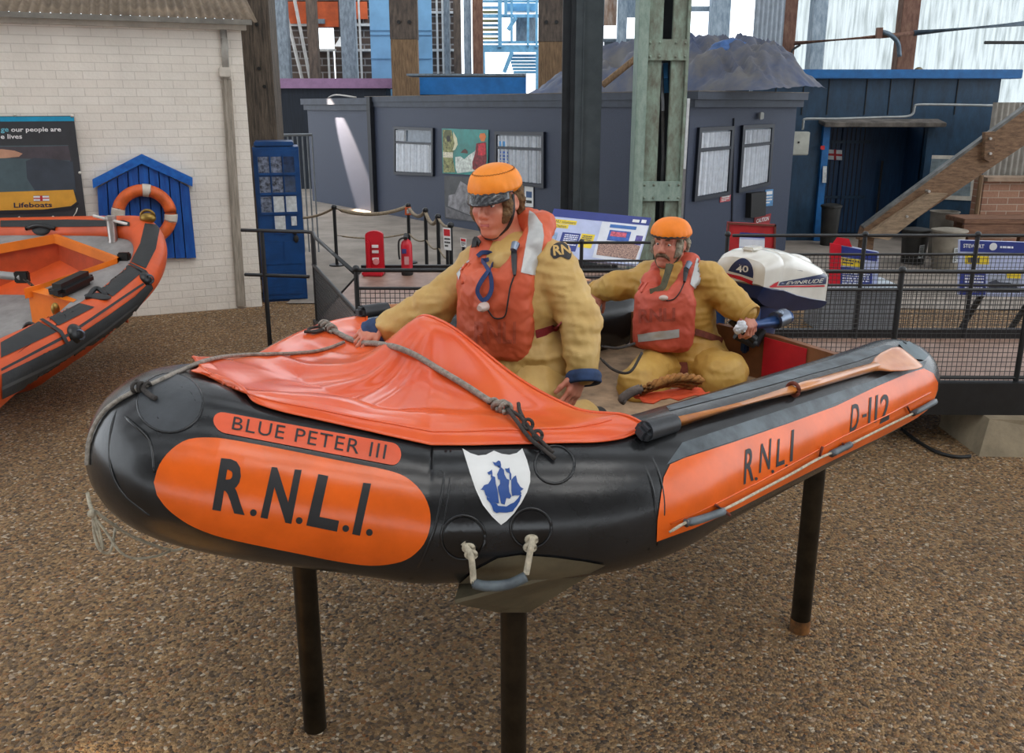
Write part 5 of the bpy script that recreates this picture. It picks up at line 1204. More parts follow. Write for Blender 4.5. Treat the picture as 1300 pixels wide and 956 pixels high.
P(Sp.poly([(.13+.085*math.cos(k*PI/8), .13+.10*math.sin(k*PI/8)) for k in range(16)], .0028), 'printed_helmet', M('crew_helmet', (92, 96, 62), .6), po); P(Sp.poly([(.15+.045*math.cos(k*PI/6), .22+.07*math.sin(k*PI/6)) for k in range(12)], .0034), 'printed_crew_face', M('crew_face', (46, 44, 40), .6), po)
P(Sp.poly([(.26, .06), (.34, .2), (.36, .34), (.30, .46), (.24, .48), (.29, .32), (.26, .2)], .003), 'printed_line', M('crew_line', (216, 214, 180), .6), po)
P(Sp.rect(.02, .52, .25, .64, .003), 'printed_bag', M('crew_bag', (220, 214, 190), .6, var=.3, vs=40), po)
P(Sp.poly([(.76, .30), (.96, .26), (.98, .6), (.96, .92), (.80, .93), (.68, .86), (.68, .72), (.74, .5)], .003), 'printed_drysuit', M('suit_red', (132, 36, 44), .6, var=.4, vs=20), po)
P(Sp.poly([(.80, .32), (.95, .28), (.96, .52), (.92, .56), (.80, .56)], .0035), 'printed_vest', M('suit_bright', (206, 44, 58), .6, var=.3, vs=20), po); P(Sp.poly([(.84, .08), (.93, .07), (.96, .14), (.93, .25), (.86, .25), (.82, .15)], .0035), 'printed_face', M('suit_face', (214, 120, 60), .6), po)
Sg = Sheet(FW(565, 223, .02), FW(622, 226, .02), FW(622, 284, .02), FW(566, 277, .02)); po = E('storm_poster', 'grey photograph of spray below the teal poster on the dark cabin wall', 'poster', Sg.at(.5, 1))
P(Sg.slab(.015), 'sheet', M('storm_dark', (62, 64, 68), .45, var=.3, vs=3), po); P(Sg.poly([(.10, .45), (.25, .40), (.38, .10), (.55, .20), (.70, .25), (.9, .3), (.98, .7), (.8, .92), (.4, .80), (.08, .70)], .002), 'printed_spray', M('storm_pale', (134, 132, 136), .5, var=.4, vs=5), po)
P(Sg.poly([(.02, .72), (.5, .86), (.98, .94), (.98, .99), (.02, .97)], .0025), 'printed_sea', M('storm_sea', (96, 94, 98), .5, var=.3, vs=8), po)
Sw = Sheet(FW(667, 236, .02), FW(678, 237, .02), FW(678, 263, .02), FW(667, 262, .02)); po = E('notice', 'white notice on the dark cabin wall behind the front figure', 'notice', Sw.at(.5, 1)); P(Sw.slab(.01), 'sheet', white_paint, po); P(Sw.rect(.2, .25, .85, .55, .002), 'print', M('notice_blue', (40, 80, 130), .5), po); P(Sw.rect(.2, .68, .85, .82, .002), 'print', strap_blk, po)
# second, shorter cabin on the left
LA = CA-ct*.12; LB_ = CA-ct*2.95; L2c = E('end_cabin', 'short dark cabin block left of the long cabin, with a streak of sunlight on it', 'cabin', LA)
P(MB().prism([LB_, LA, LA+cp*2.3, LB_+cp*2.3], (0, 0, CHh-.05)), 'walls', navy, L2c); P(rim([LB_, LA, LA+cp*2.3, LB_+cp*2.3], CHh-.02-.13, CHh-.02, .16), 'roof_fascia', navy_e, L2c); P(rim([LB_, LA, LA+cp*2.3, LB_+cp*2.3], CHh-.27, CHh-.15, .09), 'roof_fascia', navy_e, L2c)
P(MB().tube(bez([LB_+ct*.5+cp*.3+Vector((0, 0, CHh)), LB_+ct*.9+cp*.3+Vector((0, 0, CHh+.06)), LB_+ct*1.8+cp*.3+Vector((0, 0, CHh+.0))], 5), .02, 7), 'roof_hose', M('hose_pale', (170, 165, 158), .6), L2c, True)
# tarpaulin heap on the roof
tarp = M('tarpaulin', (98, 96, 96), .6, var=.3, vs=2.2, bump=.2, bs=12, col2=(52, 66, 98)); rows = []
for i in range(130):
    f = i/129; px = 655+f*298; row = []
    top = np.interp(px, [655, 672, 690, 712, 740, 770, 800, 860, 905, 925, 940, 955], [108, 84, 70, 60, 54, 52, 52, 54, 62, 82, 98, 112])
    for j in range(40):
        g = j/39; s_ = math.sin(min(1, g*1.15)*PI/2)
        base = plane_hit(px, 116, CB_-cn*.25+Vector((0, 0, CHh)), Vector((cn.x, cn.y, 0))); back = base+cp*(.25+1.5*g); h_ = max(.03, YP(px, top, back.y).z-CHh-.02)
        z = CHh+.015+h_*min(1, s_**.8)*(1 if g < .9 else 1-(g-.9)*5); nn = noise.noise(Vector((f*9, g*3, 1)))*.16+(.4-abs(noise.noise(Vector((f*13+g*6, g*4, 5)))))*.30+(.35-abs(noise.noise(Vector((f*30-g*9, g*7, 8)))))*.12
        p = Vector((back.x, back.y, max(CHh+.015, z+nn*min(1, g*5)*min(1, (1-g)*8)*min(1, h_*3)))); row.append(p)
    rows.append(row)
hp = E('tarpaulin', 'grey-blue tarpaulin heaped over stored gear on the long dark cabin roof', 'tarpaulin', rows[65][5]); P(MB().grid(rows), 'sheet', tarp, hp, True)
bp0 = [YP(930+18*math.cos(t), 72+18*math.sin(t), CB_.y+1.5) for t in (0,)]
bl2 = SDF(.03); cc_ = YP(926, 76, CB_.y+1.2); bl2.ell(cc_, (.34, .3, .26), None, .1); bl2.ell(cc_+Vector((.2, 0, -.14)), (.25, .3, .2), None, .1); bm_ = bl2.mb(); ruffle(bm_, .05, 3, seed=2); ruffle(bm_, .02, 9, seed=5); P(bm_, 'bundle', M('tarp_blue', (50, 92, 150), .5, var=.35, vs=4), hp, True)
a, b = YP(765, 108, CB_.y+.4), YP(806, 75, CB_.y+.5); o = MB().cyl(a, b, .045, n=10).build('timber_pole', old_timber2, None, smooth=40); recenter(o); tag(o, 'brown timber pole leaning on the tarpaulin heap beside the green column', 'pole')
# ---------------- blue workshop on the right
YW = 14.6
wk_b = plank_mat('workshop_navy', (18, 46, 68), (34, 70, 98), (1.2, 1.2, .5), .15, .5); wk_t = M('workshop_trim', (20, 98, 160), .5, var=.15); wk_d = plank_mat('workshop_door', (14, 48, 80), (24, 66, 104), (5, 5, .6), .2, .5)
zt = YP(1100, 96, YW).z; x0, x1 = 3.9, YP(1270, 110, YW).x
wk = E('workshop', 'dark blue workshop with a bright blue roof edge and a recessed double door', 'building', ((x0+x1)/2, YW, 0))
dx0, dx1 = YP(1042, 230, YW).x, YP(1172, 230, YW).x; dz = YP(1100, 160, YW).z
P(MB().box(((x0+dx0)/2, YW+.1, zt/2), (dx0-x0, .2, zt)), 'wall', wk_b, wk); P(MB().box(((dx1+x1)/2, YW+.1, zt/2), (x1-dx1, .2, zt)), 'wall', wk_b, wk); P(MB().box(((dx0+dx1)/2, YW+.1, (zt+dz)/2), (dx1-dx0, .2, zt-dz)), 'wall', wk_b, wk)
P(MB().box((x1-.1, YW+1.7, zt/2), (.2, 3.2, zt)), 'wall', wk_b, wk); P(MB().box(((x0+x1)/2+.1, YW+.02, zt+.02), (x1-x0+.3, .34, .14), None, .01), 'roof_edge', wk_t, wk)
P(MB().box(((x0+x1)/2, YW+1.7, zt), (x1-x0, 3.3, .06)), 'roof', wk_b, wk)
P(MB().box(((dx0+dx1)/2, YW+.85, dz/2), (dx1-dx0, .08, dz)), 'recess_back', wk_d, wk)
for s, xx in ((1, dx0), (-1, dx1)): P(MB().box((xx-s*.03, YW+.42, dz/2), (.06, .84, dz)), 'recess_side', wk_d, wk); P(MB().box((xx, YW-.02, dz/2), (.11, .12, dz)), 'door_post', wk_t if s > 0 else wk_b, wk)
P(MB().box(((dx0+dx1)/2, YW-.10, dz+.06), (dx1-dx0+.25, .42, .07), Matrix.Rotation(.18, 3, 'X'), .01), 'porch_roof', M('porch_felt', (112, 106, 100), .8, var=.3), wk)
YD = YW+.80
for k in range(2):
    xa, xb = dx0+.10+(dx1-dx0-.75)*k/2, dx0+.10+(dx1-dx0-.75)*(k+1)/2-.02; dd_ = P(MB().box(((xa+xb)/2, YD, dz/2), (xb-xa, .06, dz-.06), None, .01), 'door', wk_d, wk)
    for j in range(1, 6): P(MB().box((xa+(xb-xa)*j/6, YD-.032, dz/2), (.012, .012, dz-.1)), 'board_joint', strap_blk, dd_)
    for z in (dz*.35, dz*.85): P(MB().box((xb-.18 if k else xa+.3, YD-.045, z), (.42, .02, .05), None, .005), 'strap_hinge', wk_b, dd_)
    if k == 0:
        S_ = Sheet(Vector((YP(1051, 190, YD-.05).x, YD-.05, YP(1051, 189, YD-.05).z)), Vector((YP(1069, 190, YD-.05).x, YD-.05, YP(1069, 190, YD-.05).z)), Vector((YP(1069, 204, YD-.05).x, YD-.05, YP(1069, 204, YD-.05).z)), Vector((YP(1051, 204, YD-.05).x, YD-.05, YP(1051, 203, YD-.05).z)))
        house_flag(S_, 0, 0, 1, 1, dd_, .002)
P(MB().cyl((dx1-.42, YD-.1, .1), (dx1-.42, YD-.1, dz-.6), .02), 'drop_bolt', strap_blk, wk)
def yq(q, Y_, off=0.): return [YP(x, y, Y_-off) for x, y in q]
S_ = Sheet(*yq(((1045, 211), (1050, 211), (1049, 232), (1044, 232)), YW, .12)); P(S_.slab(.01), 'notice', pw, wk)
for y_, x_ in ((187, 1042),): S_ = Sheet(*yq(((x_, y_-2), (x_+5, y_-2), (x_+5, y_+3), (x_, y_+3)), YW, .10)); P(S_.slab(.008), 'red_sticker', flagr, wk)
# panels joints on the wall face
for px in (985, 1020, 1052, 1100, 1130, 1160, 1215): P(MB().box((YP(px, 115, YW).x, YW-.005, (zt+dz)/2+.08), (.012, .02, zt-dz-.2)), 'panel_joint', strap_blk, wk)
jb = M('box_grey', (188, 190, 180), .5, var=.1); pipe_g = M('pipe_grey', (150, 154, 154), .4, metal=.3)
c = YP(1013, 182, YW-.6); o = E('meter_box', 'pale grey electrical box on the dark wall between cabin and workshop', 'electrical box', c)
P(MB().box(c, (.30, .18, .36), None, .012), 'case', jb, o, 40); P(MB().box(c-Vector((0, .092, 0)), (.27, .01, .33), None, .004), 'door', jb, o, 40); P(MB().sphere(c-Vector((.02, .10, -.02)), .016), 'lock', strap_blk, o, True)
for pts in (((1005, 166), (1007, 145), (1007, 124), (1000, 122), (960, 121)), ((1019, 165), (1020, 155), (1024, 151), (1060, 151), (1120, 149), (1150, 148), (1159, 144), (1161, 136), (1166, 133), (1200, 133), (1260, 134))):
    P(MB().tube(bez([YP(x, y, YW-.55) for x, y in pts], 4), .02, 7), 'conduit', pipe_g, o, True)
P(MB().box((c.x, YW-.25, c.z), (.12, .55, .10)), 'wall_bracket', wk_b, o)
# framed picture behind the timber
S_ = Sheet(*yq(((1178, 197), (1240, 198), (1236, 255), (1172, 252)), YW-.02, .0)); o = E('framed_picture', 'white-framed picture on the workshop wall half hidden by the slanting timber', 'picture', S_.at(.5, 1)); P(S_.slab(.04), 'frame', M('frame_cream', (206, 200, 188), .5), o); P(S_.rect(.08, .08, .92, .9, .003), 'image', M('picture_grey', (132, 146, 152), .4, var=.3, vs=4), o)
# slanting timber
slant = plank_mat('slant_timber', (84, 62, 44), (142, 110, 82), (1.4, 6, 6), .35); Yb = 11.6
def beam(pts, th, name, mat, par, Y_): return P(MB().prism([YP(x, y, Y_) for x, y in pts], (0, th, 0)), name, mat, par)
o = E('slanting_timber', 'heavy weathered timber slanting up to the right behind the black railing', 'timber', YP(1100, 300, Yb))
beam([(1098, 288), (1140, 257), (1310, 132), (1310, 178), (1130, 300), (1092, 305)], .16, 'beam', slant, o, Yb); beam([(1098, 300), (1180, 245), (1204, 246), (1128, 305)], .10, 'splice_plank', plank_mat('splice', (110, 92, 72), (158, 134, 108), (1.4, 6, 6), .3), o, Yb-.10)
beam([(1096, 287), (1140, 254), (1310, 129), (1310, 133), (1140, 258), (1097, 290)], .10, 'metal_edge', M('edge_metal', (104, 104, 102), .5, metal=.4, var=.3), o, Yb-.01); beam([(1251, 168), (1264, 167), (1262, 202), (1257, 206), (1250, 202)], .08, 'cleat', slant, o, Yb-.08)
for x, y in ((1180, 243), (1152, 275), (1258, 195), (1258, 176)): p = YP(x, y, Yb-.12); P(MB().cyl(p, p+Vector((0, .1, 0)), .018, n=8), 'bolt', M('bolt_metal', (180, 176, 170), .4, metal=.7), o)
pb0 = YP(1104, 300, Yb); P(MB().box((pb0.x, Yb+.10, pb0.z/2), (.16, .14, pb0.z), None, .008), 'support_block', slant, o)
# brick wall, bench, corrugated sheets at the right edge
br = E('low_brick_wall', 'low red brick wall at the right edge beyond the timber bench', 'wall', YP(1275, 285, 13.0))
bm_brick = brick_mat('red_brick', (142, 100, 80), (164, 122, 98), (178, 160, 142), .5, .3, .10, .014)
a, b = YP(1243, 280, 13.0), YP(1330, 280, 13.0); zt_ = YP(1270, 230, 13.0).z; P(MB().box(((a.x+b.x)/2, 13.15, zt_/2), (b.x-a.x, .3, zt_)), 'brickwork', bm_brick, br); P(MB().box(((a.x+b.x)/2, 13.12, zt_+.03), (b.x-a.x, .40, .06)), 'coping', M('coping', (150, 128, 108), .8, var=.2), br)
P(MB().cyl(YP(1238, 285, 12.95), YP(1246, 222, 12.95), .035, n=8), 'timber_edge', old_timber2, br)
cs = M('corrugated_grey', (150, 146, 138), .6, var=.2, vs=3); rows = [[Vector((YP(1252, 200, 13.4).x+.0+3.0*i/200, 13.4+.02*math.cos(i*1.1), z)) for i in range(201)] for z in (.0, YP(1270, 165, 13.4).z+.4)]
o = P(MB().grid(rows), 'corrugated_sheet', cs, None, True); recenter(o); tag(o, 'grey corrugated sheet standing above the low red brick wall', 'sheet')
bn = E('timber_bench', 'rough brown timber bench against the low brick wall at the right edge', 'bench', YP(1270, 300, 12.2)); bnm = plank_mat('bench_wood', (88, 58, 42), (134, 96, 72), (1, 6, 6), .3)
a, b = YP(1214, 280, 12.2), YP(1330, 290, 12.2); zb_ = YP(1250, 281, 12.2).z; P(MB().box(((a.x+b.x)/2+.1, 12.45, zb_), (b.x-a.x, .55, .07), None, .01), 'top', bnm, bn); P(MB().box(((a.x+b.x)/2+.1, 12.2, zb_-.12), (b.x-a.x, .05, .16), None, .01), 'apron', bnm, bn)
for xx in (a.x+.25, b.x-.1):
    for yy in (12.25, 12.62): P(MB().box((xx, yy, zb_/2), (.09, .09, zb_)), 'leg', bnm, bn)
# bins
def bin_(px, pyb, Y_, hpx, rpx, mat, label, lid=True, tag_=False):
    p = YP(px, pyb, Y_); z0 = 0.012; ztop = YP(px, pyb-hpx, Y_).z; r = rpx*Y_/F; c = Vector((p.x, Y_, z0)); h = ztop-z0
    o = E('dustbin', label, 'bin', c, 'bins by the workshop'); P(MB().lathe([(r*.78, 0), (r*.80, .01), (r*.98, h*.97), (r*1.04, h*.975), (r*1.04, h), (r*.95, h), (r*.93, h*.95)], c, n=24), 'body', mat, o, 40)
    if lid: P(MB().lathe([(r*1.08, h*.985), (r*1.10, h*1.0), (r*1.08, h*1.035), (r*.6, h*1.07), (r*.15, h*1.08)], c, n=24), 'lid', mat, o, 40)
    if tag_:
        for rr in range(1): 
            q = [Vector((c.x+r*.9*math.sin(t)*1.02, c.y-r*.93*math.cos(t)*1.02-.01, z)) for t, z in ((-.05, h*.62), (.38, h*.64), (.34, h*.25), (-.05, h*.23))]
            S_ = Sheet(*q); so = P(S_.slab(.004), 'label_sheet', pw, o); P(S_.lines(.1, .1, .9, .92, 7, .003), 'print', strap_blk, so)
    return o
bk = M('bin_black', (46, 46, 44), .5, var=.2); bg_ = M('bin_grey', (112, 106, 96), .6, var=.2); bl_g = M('bin_pale', (142, 134, 120), .6, var=.15)
bin_(1051, 310, 14.1, 48, 12, bk, 'dark lidded bin standing in the blue workshop doorway'); bin_(1158, 334, 12.4, 42, 17, bk, 'black bin with a white label behind the railing', True, True); bin_(1193, 320, 13.0, 52, 17, bg_, 'tall grey bin behind the pale labelled bin', False); bin_(1200, 335, 12.0, 42, 20, bl_g, 'pale grey lidded bin with a printed label behind the railing', True, True)
# ---------------- walkway with two mesh fences
ZD = .42; blkm = M('rail_black', (30, 31, 33), .4, var=.2, vs=8); deck = plank_mat('deck_board', (124, 96, 82), (160, 130, 114), (1.2, 1.2, 6), .12, .45); skirt = plank_mat('skirt_dark', (46, 40, 36), (72, 62, 54), (1, 1, 4), .25)
YN, YF = 5.52, 6.66; XL = YP(450, 345, YN).x; XR = 6.2; A2 = YP(395, 293, 7.3); A2 = Vector((A2.x, 7.3, 0))
wlk = E('walkway', 'raised visitor walkway with brown deck passing behind the raised boat', 'walkway', (2.5, 6.1, 0))
P(MB().prism([(XL, YN, ZD), (XR, YN-.1, ZD), (XR, YF, ZD), (1.6, YF+.1, ZD), (1.1, 9.62, ZD), (A2.x, 9.62, ZD), (A2.x, A2.y, ZD)], (0, 0, -.05)), 'deck', deck, wlk)
P(MB().prism([(XL, YN, ZD+.03), (XR, YN-.1, ZD+.03), (XR, YN-.1, ZD-.19), (XL, YN, ZD-.19)], (0, -.06, 0)), 'edge_beam', blkm, wlk)
P(MB().prism([(1.7, YF, ZD+.07), (XR, YF, ZD+.07), (XR, YF, ZD-.15), (1.7, YF, ZD-.15)], (0, .06, 0)), 'edge_beam', blkm, wlk)
P(MB().prism([(A2.x, 9.60, ZD+.06), (1.1, 9.60, ZD+.06), (1.1, 9.60, ZD-.4), (A2.x, 9.60, ZD-.4)], (0, .06, 0)), 'kerb', blkm, wlk); P(MB().prism([(1.1, 9.6, ZD+.06), (1.6, YF, ZD+.06), (1.6, YF, 0), (1.1, 9.6, 0)], (.06, 0, 0)), 'kerb', blkm, wlk)
P(MB().prism([(XL, YN, ZD), (A2.x, A2.y, ZD), (A2.x, A2.y, 0), (XL, YN, 0)], (-.03, -.01, 0)), 'side_skirt', skirt, wlk); P(MB().prism([(XL, YN, .23), (XR, YN-.1, .23), (XR, YN-.1, 0.0), (XL, YN, 0.0)], (0, .04, 0)) if False else MB().prism([(XL, YN+.5, ZD-.05), (2.6, YN+.5, ZD-.05), (2.6, YN+.5, 0), (XL, YN+.5, 0)], (0, .04, 0)), 'under_screen', skirt, wlk)
P(MB().prism([(A2.x-.01, A2.y, ZD), (A2.x-.01, 9.62, ZD), (A2.x-.01, 9.62, 0), (A2.x-.01, A2.y, 0)], (.03, 0, 0)), 'side_skirt', skirt, wlk)
# concrete footing under the beam
f0 = G(1295, 578); o = MB().prism([(f0.x-.28, f0.y-.02, 0), (f0.x+1.2, f0.y-.10, 0), (f0.x+1.2, f0.y-.10, .23), (f0.x-.20, f0.y+.06, .23)], (0, .55, 0)).build('concrete_footing', M('footing', (150, 136, 112), .85, var=.2, vs=4, bump=.3, bs=25)); recenter(o); tag(o, 'pale concrete footing under the walkway beam at the right edge', 'footing')
mesh_m = M('mesh_wire', (52, 52, 52), .5, metal=.3)
def mesh_panel(p0, p1, z0, z1, name, par, step=.032, w=.0022):
    """welded wire mesh between two plan points"""
    p0, p1 = Vector(p0), Vector(p1); d = (p1-p0); L_ = d.length; d.normalize(); m = MB(); n = int(L_/step); nn = Vector((d.y, -d.x, 0))
    def wire(a, b, s): m.prism([a+s*w, a+nn*w, a-s*w, a-nn*w], b-a)
    for i in range(n+1): p = p0+d*(L_*i/n); wire(Vector((p.x, p.y, z0)), Vector((p.x, p.y, z1)), d)
    k = int((z1-z0)/step)
    for j in range(k+1): z = z0+(z1-z0)*j/k; wire(Vector((p0.x, p0.y, z)), Vector((p1.x, p1.y, z)), Vector((0, 0, 1)))
    return P(m, name, mesh_m, par)
def fence(name, label, p0, p1, zb, rails, posts, mz, foot=None, group=None, rr=.013, step=.032):
    p0, p1 = Vector(p0), Vector(p1); o = E(name, label, 'railing', (p0.x, p0.y, zb), 'mesh railings of the walkway')
    for z in rails: P(MB().cyl(Vector((p0.x, p0.y, z)), Vector((p1.x, p1.y, z)), rr if z == rails[0] else rr*.8, n=10), 'rail', blkm, o, 40)
    for q in posts:
        f_ = (q-p0.x)/(p1.x-p0.x); p = p0.lerp(p1, f_); po = P(MB().cyl((p.x, p.y, zb-.03), (p.x, p.y, rails[0]), .0165, n=12), 'post', blkm, o, 40); P(MB().sphere((p.x, p.y, rails[0]+.010), .024), 'ball_cap', blkm, po, True)
    if mz: mesh_panel(p0, p1, mz[0], mz[1], 'wire_mesh', o, step)
    return o
zN = lambda py: YP(1137, py, YN).z; zF = lambda py: YP(1093, py, YF).z
fence('mesh_railing', 'black mesh railing along the near edge of the walkway behind the raised boat', (XL, YN, 0), (XR, YN-.1, 0), ZD-.12, [zN(343), zN(366), ZD+.05], [XL+.01, .35, YP(1137, 380, YN).x-.9, YP(1137, 380, YN).x, YP(1296, 400, YN).x, 4.4], (ZD+.03, zN(366)))
fence('mesh_railing', 'black mesh railing along the far edge of the walkway, in front of the bins', (1.7, YF, 0), (XR, YF, 0), ZD, [zF(299), zF(323), zF(362)], [YP(920, 360, YF).x, YP(1092, 360, YF).x, YP(1233, 360, YF).x, 4.7], (ZD+.07, zF(323)))
fence('mesh_railing', 'black railing behind the tilted information panel stand between the two figures', (YP(683, 310, 7.6).x, 7.6, 0), (YP(845, 304, 7.6).x, 7.6, 0), ZD, [YP(740, 308, 7.6).z, YP(740, 331, 7.6).z, YP(740, 352, 7.6).z], [YP(738, 330, 7.6).x], (ZD, YP(740, 331, 7.6).z))
# side railing climbing away on the left and across the kiosk
o = E('side_railing', 'black tubular handrail turning away on the left in front of the blue kiosk', 'railing', A2); zt1 = zN(346)
P(MB().tube([(XL, YN, zt1), (A2.x+.10, A2.y-.3, zt1+.01), (A2.x+.03, A2.y-.06, zt1+.015), (A2.x-.04, A2.y, zt1+.015), (A2.x-.62, A2.y+.1, zt1+.015)], .015, 10), 'handrail', blkm, o, True)
P(MB().cyl((A2.x-.04, A2.y, zt1-.37), (A2.x-.62, A2.y+.1, zt1-.37), .015, n=10), 'mid_rail', blkm, o, 40)
for x, y in ((A2.x-.44, A2.y+.07), (A2.x+.02, A2.y-.04)): P(MB().cyl((x, y, 0), (x, y, zt1+.01), .02, n=10), 'post', blkm, o, 40)
P(MB().cyl((XL, YN, .9), (A2.x, A2.y, .9), .015, n=10), 'mid_rail', blkm, o, 40); mesh_panel((XL, YN, 0), (A2.x, A2.y, 0), ZD, .9, 'wire_mesh', o); pass
# rope barrier posts in front of the cabin
rope_b = M('barrier_rope', (150, 134, 112), .85, var=.25, vs=50, bump=.4, bs=180)
bpx = [(424, 264, 335, 12.2), (518, 262, 345, 12.4), (540, 268, 345, 11.6), (556, 276, 352, 10.9), (572, 287, 360, 10.3)]; tops = []
for i, (px, y0, y1, Yb_) in enumerate(bpx):
    p = YP(px, y0, Yb_); o = E('barrier_post', ['black rope-barrier post left of the red extinguisher stand', 'black rope-barrier post with a small orange sign behind the extinguishers', 'black rope-barrier post just right of the red extinguisher', 'second black barrier post right of the red extinguisher', 'black barrier post nearest the white warning notice'][i], 'post', (p.x, Yb_, .012), 'rope barrier posts')
    P(MB().cyl((p.x, Yb_, .012), (p.x, Yb_, p.z), .024, n=10), 'shaft', blkm, o, 40); P(MB().sphere((p.x, Yb_, p.z+.01), .04), 'ball_cap', blkm, o, True); P(MB().cyl((p.x, Yb_, .012), (p.x, Yb_, .03), .11, n=16), 'foot', blkm, o, 40); tops.append(Vector((p.x, Yb_, p.z)))
    if i == 1:
        S_ = Sheet(*[YP(x, y, Yb_-.05) for x, y in ((514, 263), (522, 263), (522, 273), (514, 273))]); so = P(S_.slab(.01), 'orange_sign', M('sign_orange', (222, 104, 60), .5), o); P(S_.rect(.3, .3, .7, .8, .002), 'print', flagw, so)
pts = [YP(380, 274, 12.6), tops[0]]
def sag(a, b, s, n=10): return [a.lerp(b, k/n)-Vector((0, 0, s*4*(k/n)*(1-k/n))) for k in range(n+1)]
rp = E('barrier_rope', 'sagging pale rope strung between the black barrier posts', 'rope', tops[0])
for a, b, s in ((YP(375, 276, 12.8), tops[0], .05), (tops[0], tops[1], .10), (tops[1], tops[2], .10), (tops[2], tops[3], .12), (tops[3], tops[4], .05)): P(MB().tube(sag(a, b, s), .018 if s < .1 else .026, 8), 'strand', rope_b, rp, True)
for a, b in zip(tops, tops[1:]):
    P(MB().tube(sag(a-Vector((0, 0, .38)), b-Vector((0, 0, .38)), .06), .012, 6), 'lower_strand', rope_b, rp, True)
# white/red notices on the barrier
for q, lab in ((((562, 289), (572, 290), (573, 318), (564, 317)), 'white notice with red heading tied to the rope barrier left of the front figure'), (((584, 302), (592, 303), (592, 314), (585, 313)), 'small red and white notice on the barrier close to the front figure')):
    S_ = Sheet(*[YP(x, y, 9.9) for x, y in q]); o = E('barrier_notice', lab, 'notice', Vector((S_.at(.5, 1).x, S_.at(.5, 1).y, 0.012)), 'notices on the rope barrier'); P(S_.slab(.01), 'board', white_paint, o); P(S_.rect(.1, .06, .9, .36, .002), 'red_heading', flagr, o); P(S_.lines(.12, .45, .88, .92, 3, .002), 'print', strap_blk, o); P(MB().cyl(S_.at(.5, .1, -.03), Vector((S_.at(.5, 0).x, S_.at(.5, 0).y+.03, .0)), .018, n=8), 'stake', blkm, o, 40)
# fire point
ex = G(480, 345, ZD); fr = M('fire_red', (196, 26, 44), .35, var=.08); o = E('extinguisher_stand', 'red moulded fire extinguisher stand, empty, on the walkway deck', 'extinguisher stand', (ex.x, 9.45, ZD))
zt_ = YP(478, 292, 9.45).z; xa, xb = YP(464, 320, 9.45).x, YP(487, 320, 9.45).x; pts = []
for k in range(9): t = PI*k/8; pts.append(Vector(((xa+xb)/2-(xb-xa)/2*math.cos(t)*.98, 9.45, zt_-.06+.05*math.sin(t))))
P(MB().prism([Vector((xa, 9.45, ZD)), *pts, Vector((xb, 9.45, ZD))], (0, .06, 0)), 'back_plate', fr, o); P(MB().box(((xa+xb)/2, 9.36, ZD+.03), (xb-xa+.03, .26, .06), None, .015), 'base', fr, o, 40)
P(MB().box((xa+.035, 9.42, (ZD+zt_)/2-.03), (.04, .06, zt_-ZD-.16), None, .015), 'side_rib', fr, o, 40)
for z in (.16, .24, .30): P(MB().box((xb-.09, 9.44, ZD+z), (.07, .015, .03)), 'print', flagw, o)
P(MB().cyl((xb-.085, 9.445, ZD+.13), (xb-.085, 9.43, ZD+.13), .035, n=16), 'print_disc', M('pale_red', (220, 150, 150), .4), o)
e2 = YP(517, 344, 9.35); o = E('fire_extinguisher', 'red fire extinguisher with a black base on the walkway deck', 'fire extinguisher', (e2.x, 9.35, ZD)); rz_ = .062
ht = YP(517, 303, 9.35).z-ZD; P(MB().lathe([(rz_, .06), (rz_, ht*.82), (rz_*.85, ht*.92), (rz_*.35, ht*.99), (rz_*.3, ht*1.04)], (e2.x, 9.35, ZD), n=24), 'cylinder', fr, o, 40); P(MB().lathe([(rz_*.95, 0), (rz_*1.04, .01), (rz_*1.04, .075), (rz_, .08)], (e2.x, 9.35, ZD), n=24), 'base_cup', strap_blk, o, 40)
P(MB().box((e2.x, 9.33, ZD+ht*1.07), (.05, .12, .03), Matrix.Rotation(.3, 3, 'X'), .008), 'valve_handle', strap_blk, o, 40); P(MB().tube(bez([(e2.x-.02, 9.33, ZD+ht*1.04), (e2.x-.075, 9.32, ZD+ht*.95), (e2.x-.08, 9.31, ZD+ht*.6), (e2.x-.07, 9.30, ZD+ht*.45)], 6), .010, 8), 'hose', strap_blk, o, True)
P(MB().box((e2.x+.005, 9.35-rz_, ZD+ht*.42), (.05, .008, .09), None, .002), 'label_plate', M('label_pale', (216, 160, 160), .5), o); P(MB().box((e2.x-.02, 9.35-rz_, ZD+ht*.68), (.05, .01, .05)), 'blue_band', M('band_blue', (60, 60, 120), .5), o)
# ---------------- information panels
pb_b = M('panel_blue', (44, 58, 134), .45, var=.08); pl_b = M('panel_lilac', (186, 194, 226), .45, var=.08); py_ = M('panel_yellow', (236, 206, 50), .45, var=.05); pw_ = M('panel_white', (222, 224, 232), .4, var=.06); tx = M('print_dark', (58, 60, 84), .6); txw = M('print_pale', (226, 228, 240), .6)
def K(x, y): return (670+x*180/1147, 250+y*150/956)
Yi = 8.15; S2 = Sheet(YP(*K(212, 95), Yi+.16), YP(*K(1000, 170), Yi+.16), YP(*K(890, 555), Yi-.22), YP(*K(90, 470), Yi-.22)); o = E('information_panel', 'large tilted blue and white information panel between the two figures', 'information panel', Vector((S2.at(.5, .5).x, Yi, 0)))
P(S2.slab(.03), 'board', pl_b, o); P(S2.rect(0, 0, 1, .17, .002), 'blue_header', pb_b, o); P(S2.rect(.03, .22, .27, .31, .002), 'yellow_title', py_, o); P(S2.rect(.03, .32, .20, .40, .002), 'yellow_title', py_, o)
P(S2.text('RNLI volunteers', .04, .235, .26, .295, .004), 'lettering', tx, o); P(S2.text('at Chatham', .04, .335, .18, .39, .004), 'lettering', tx, o)
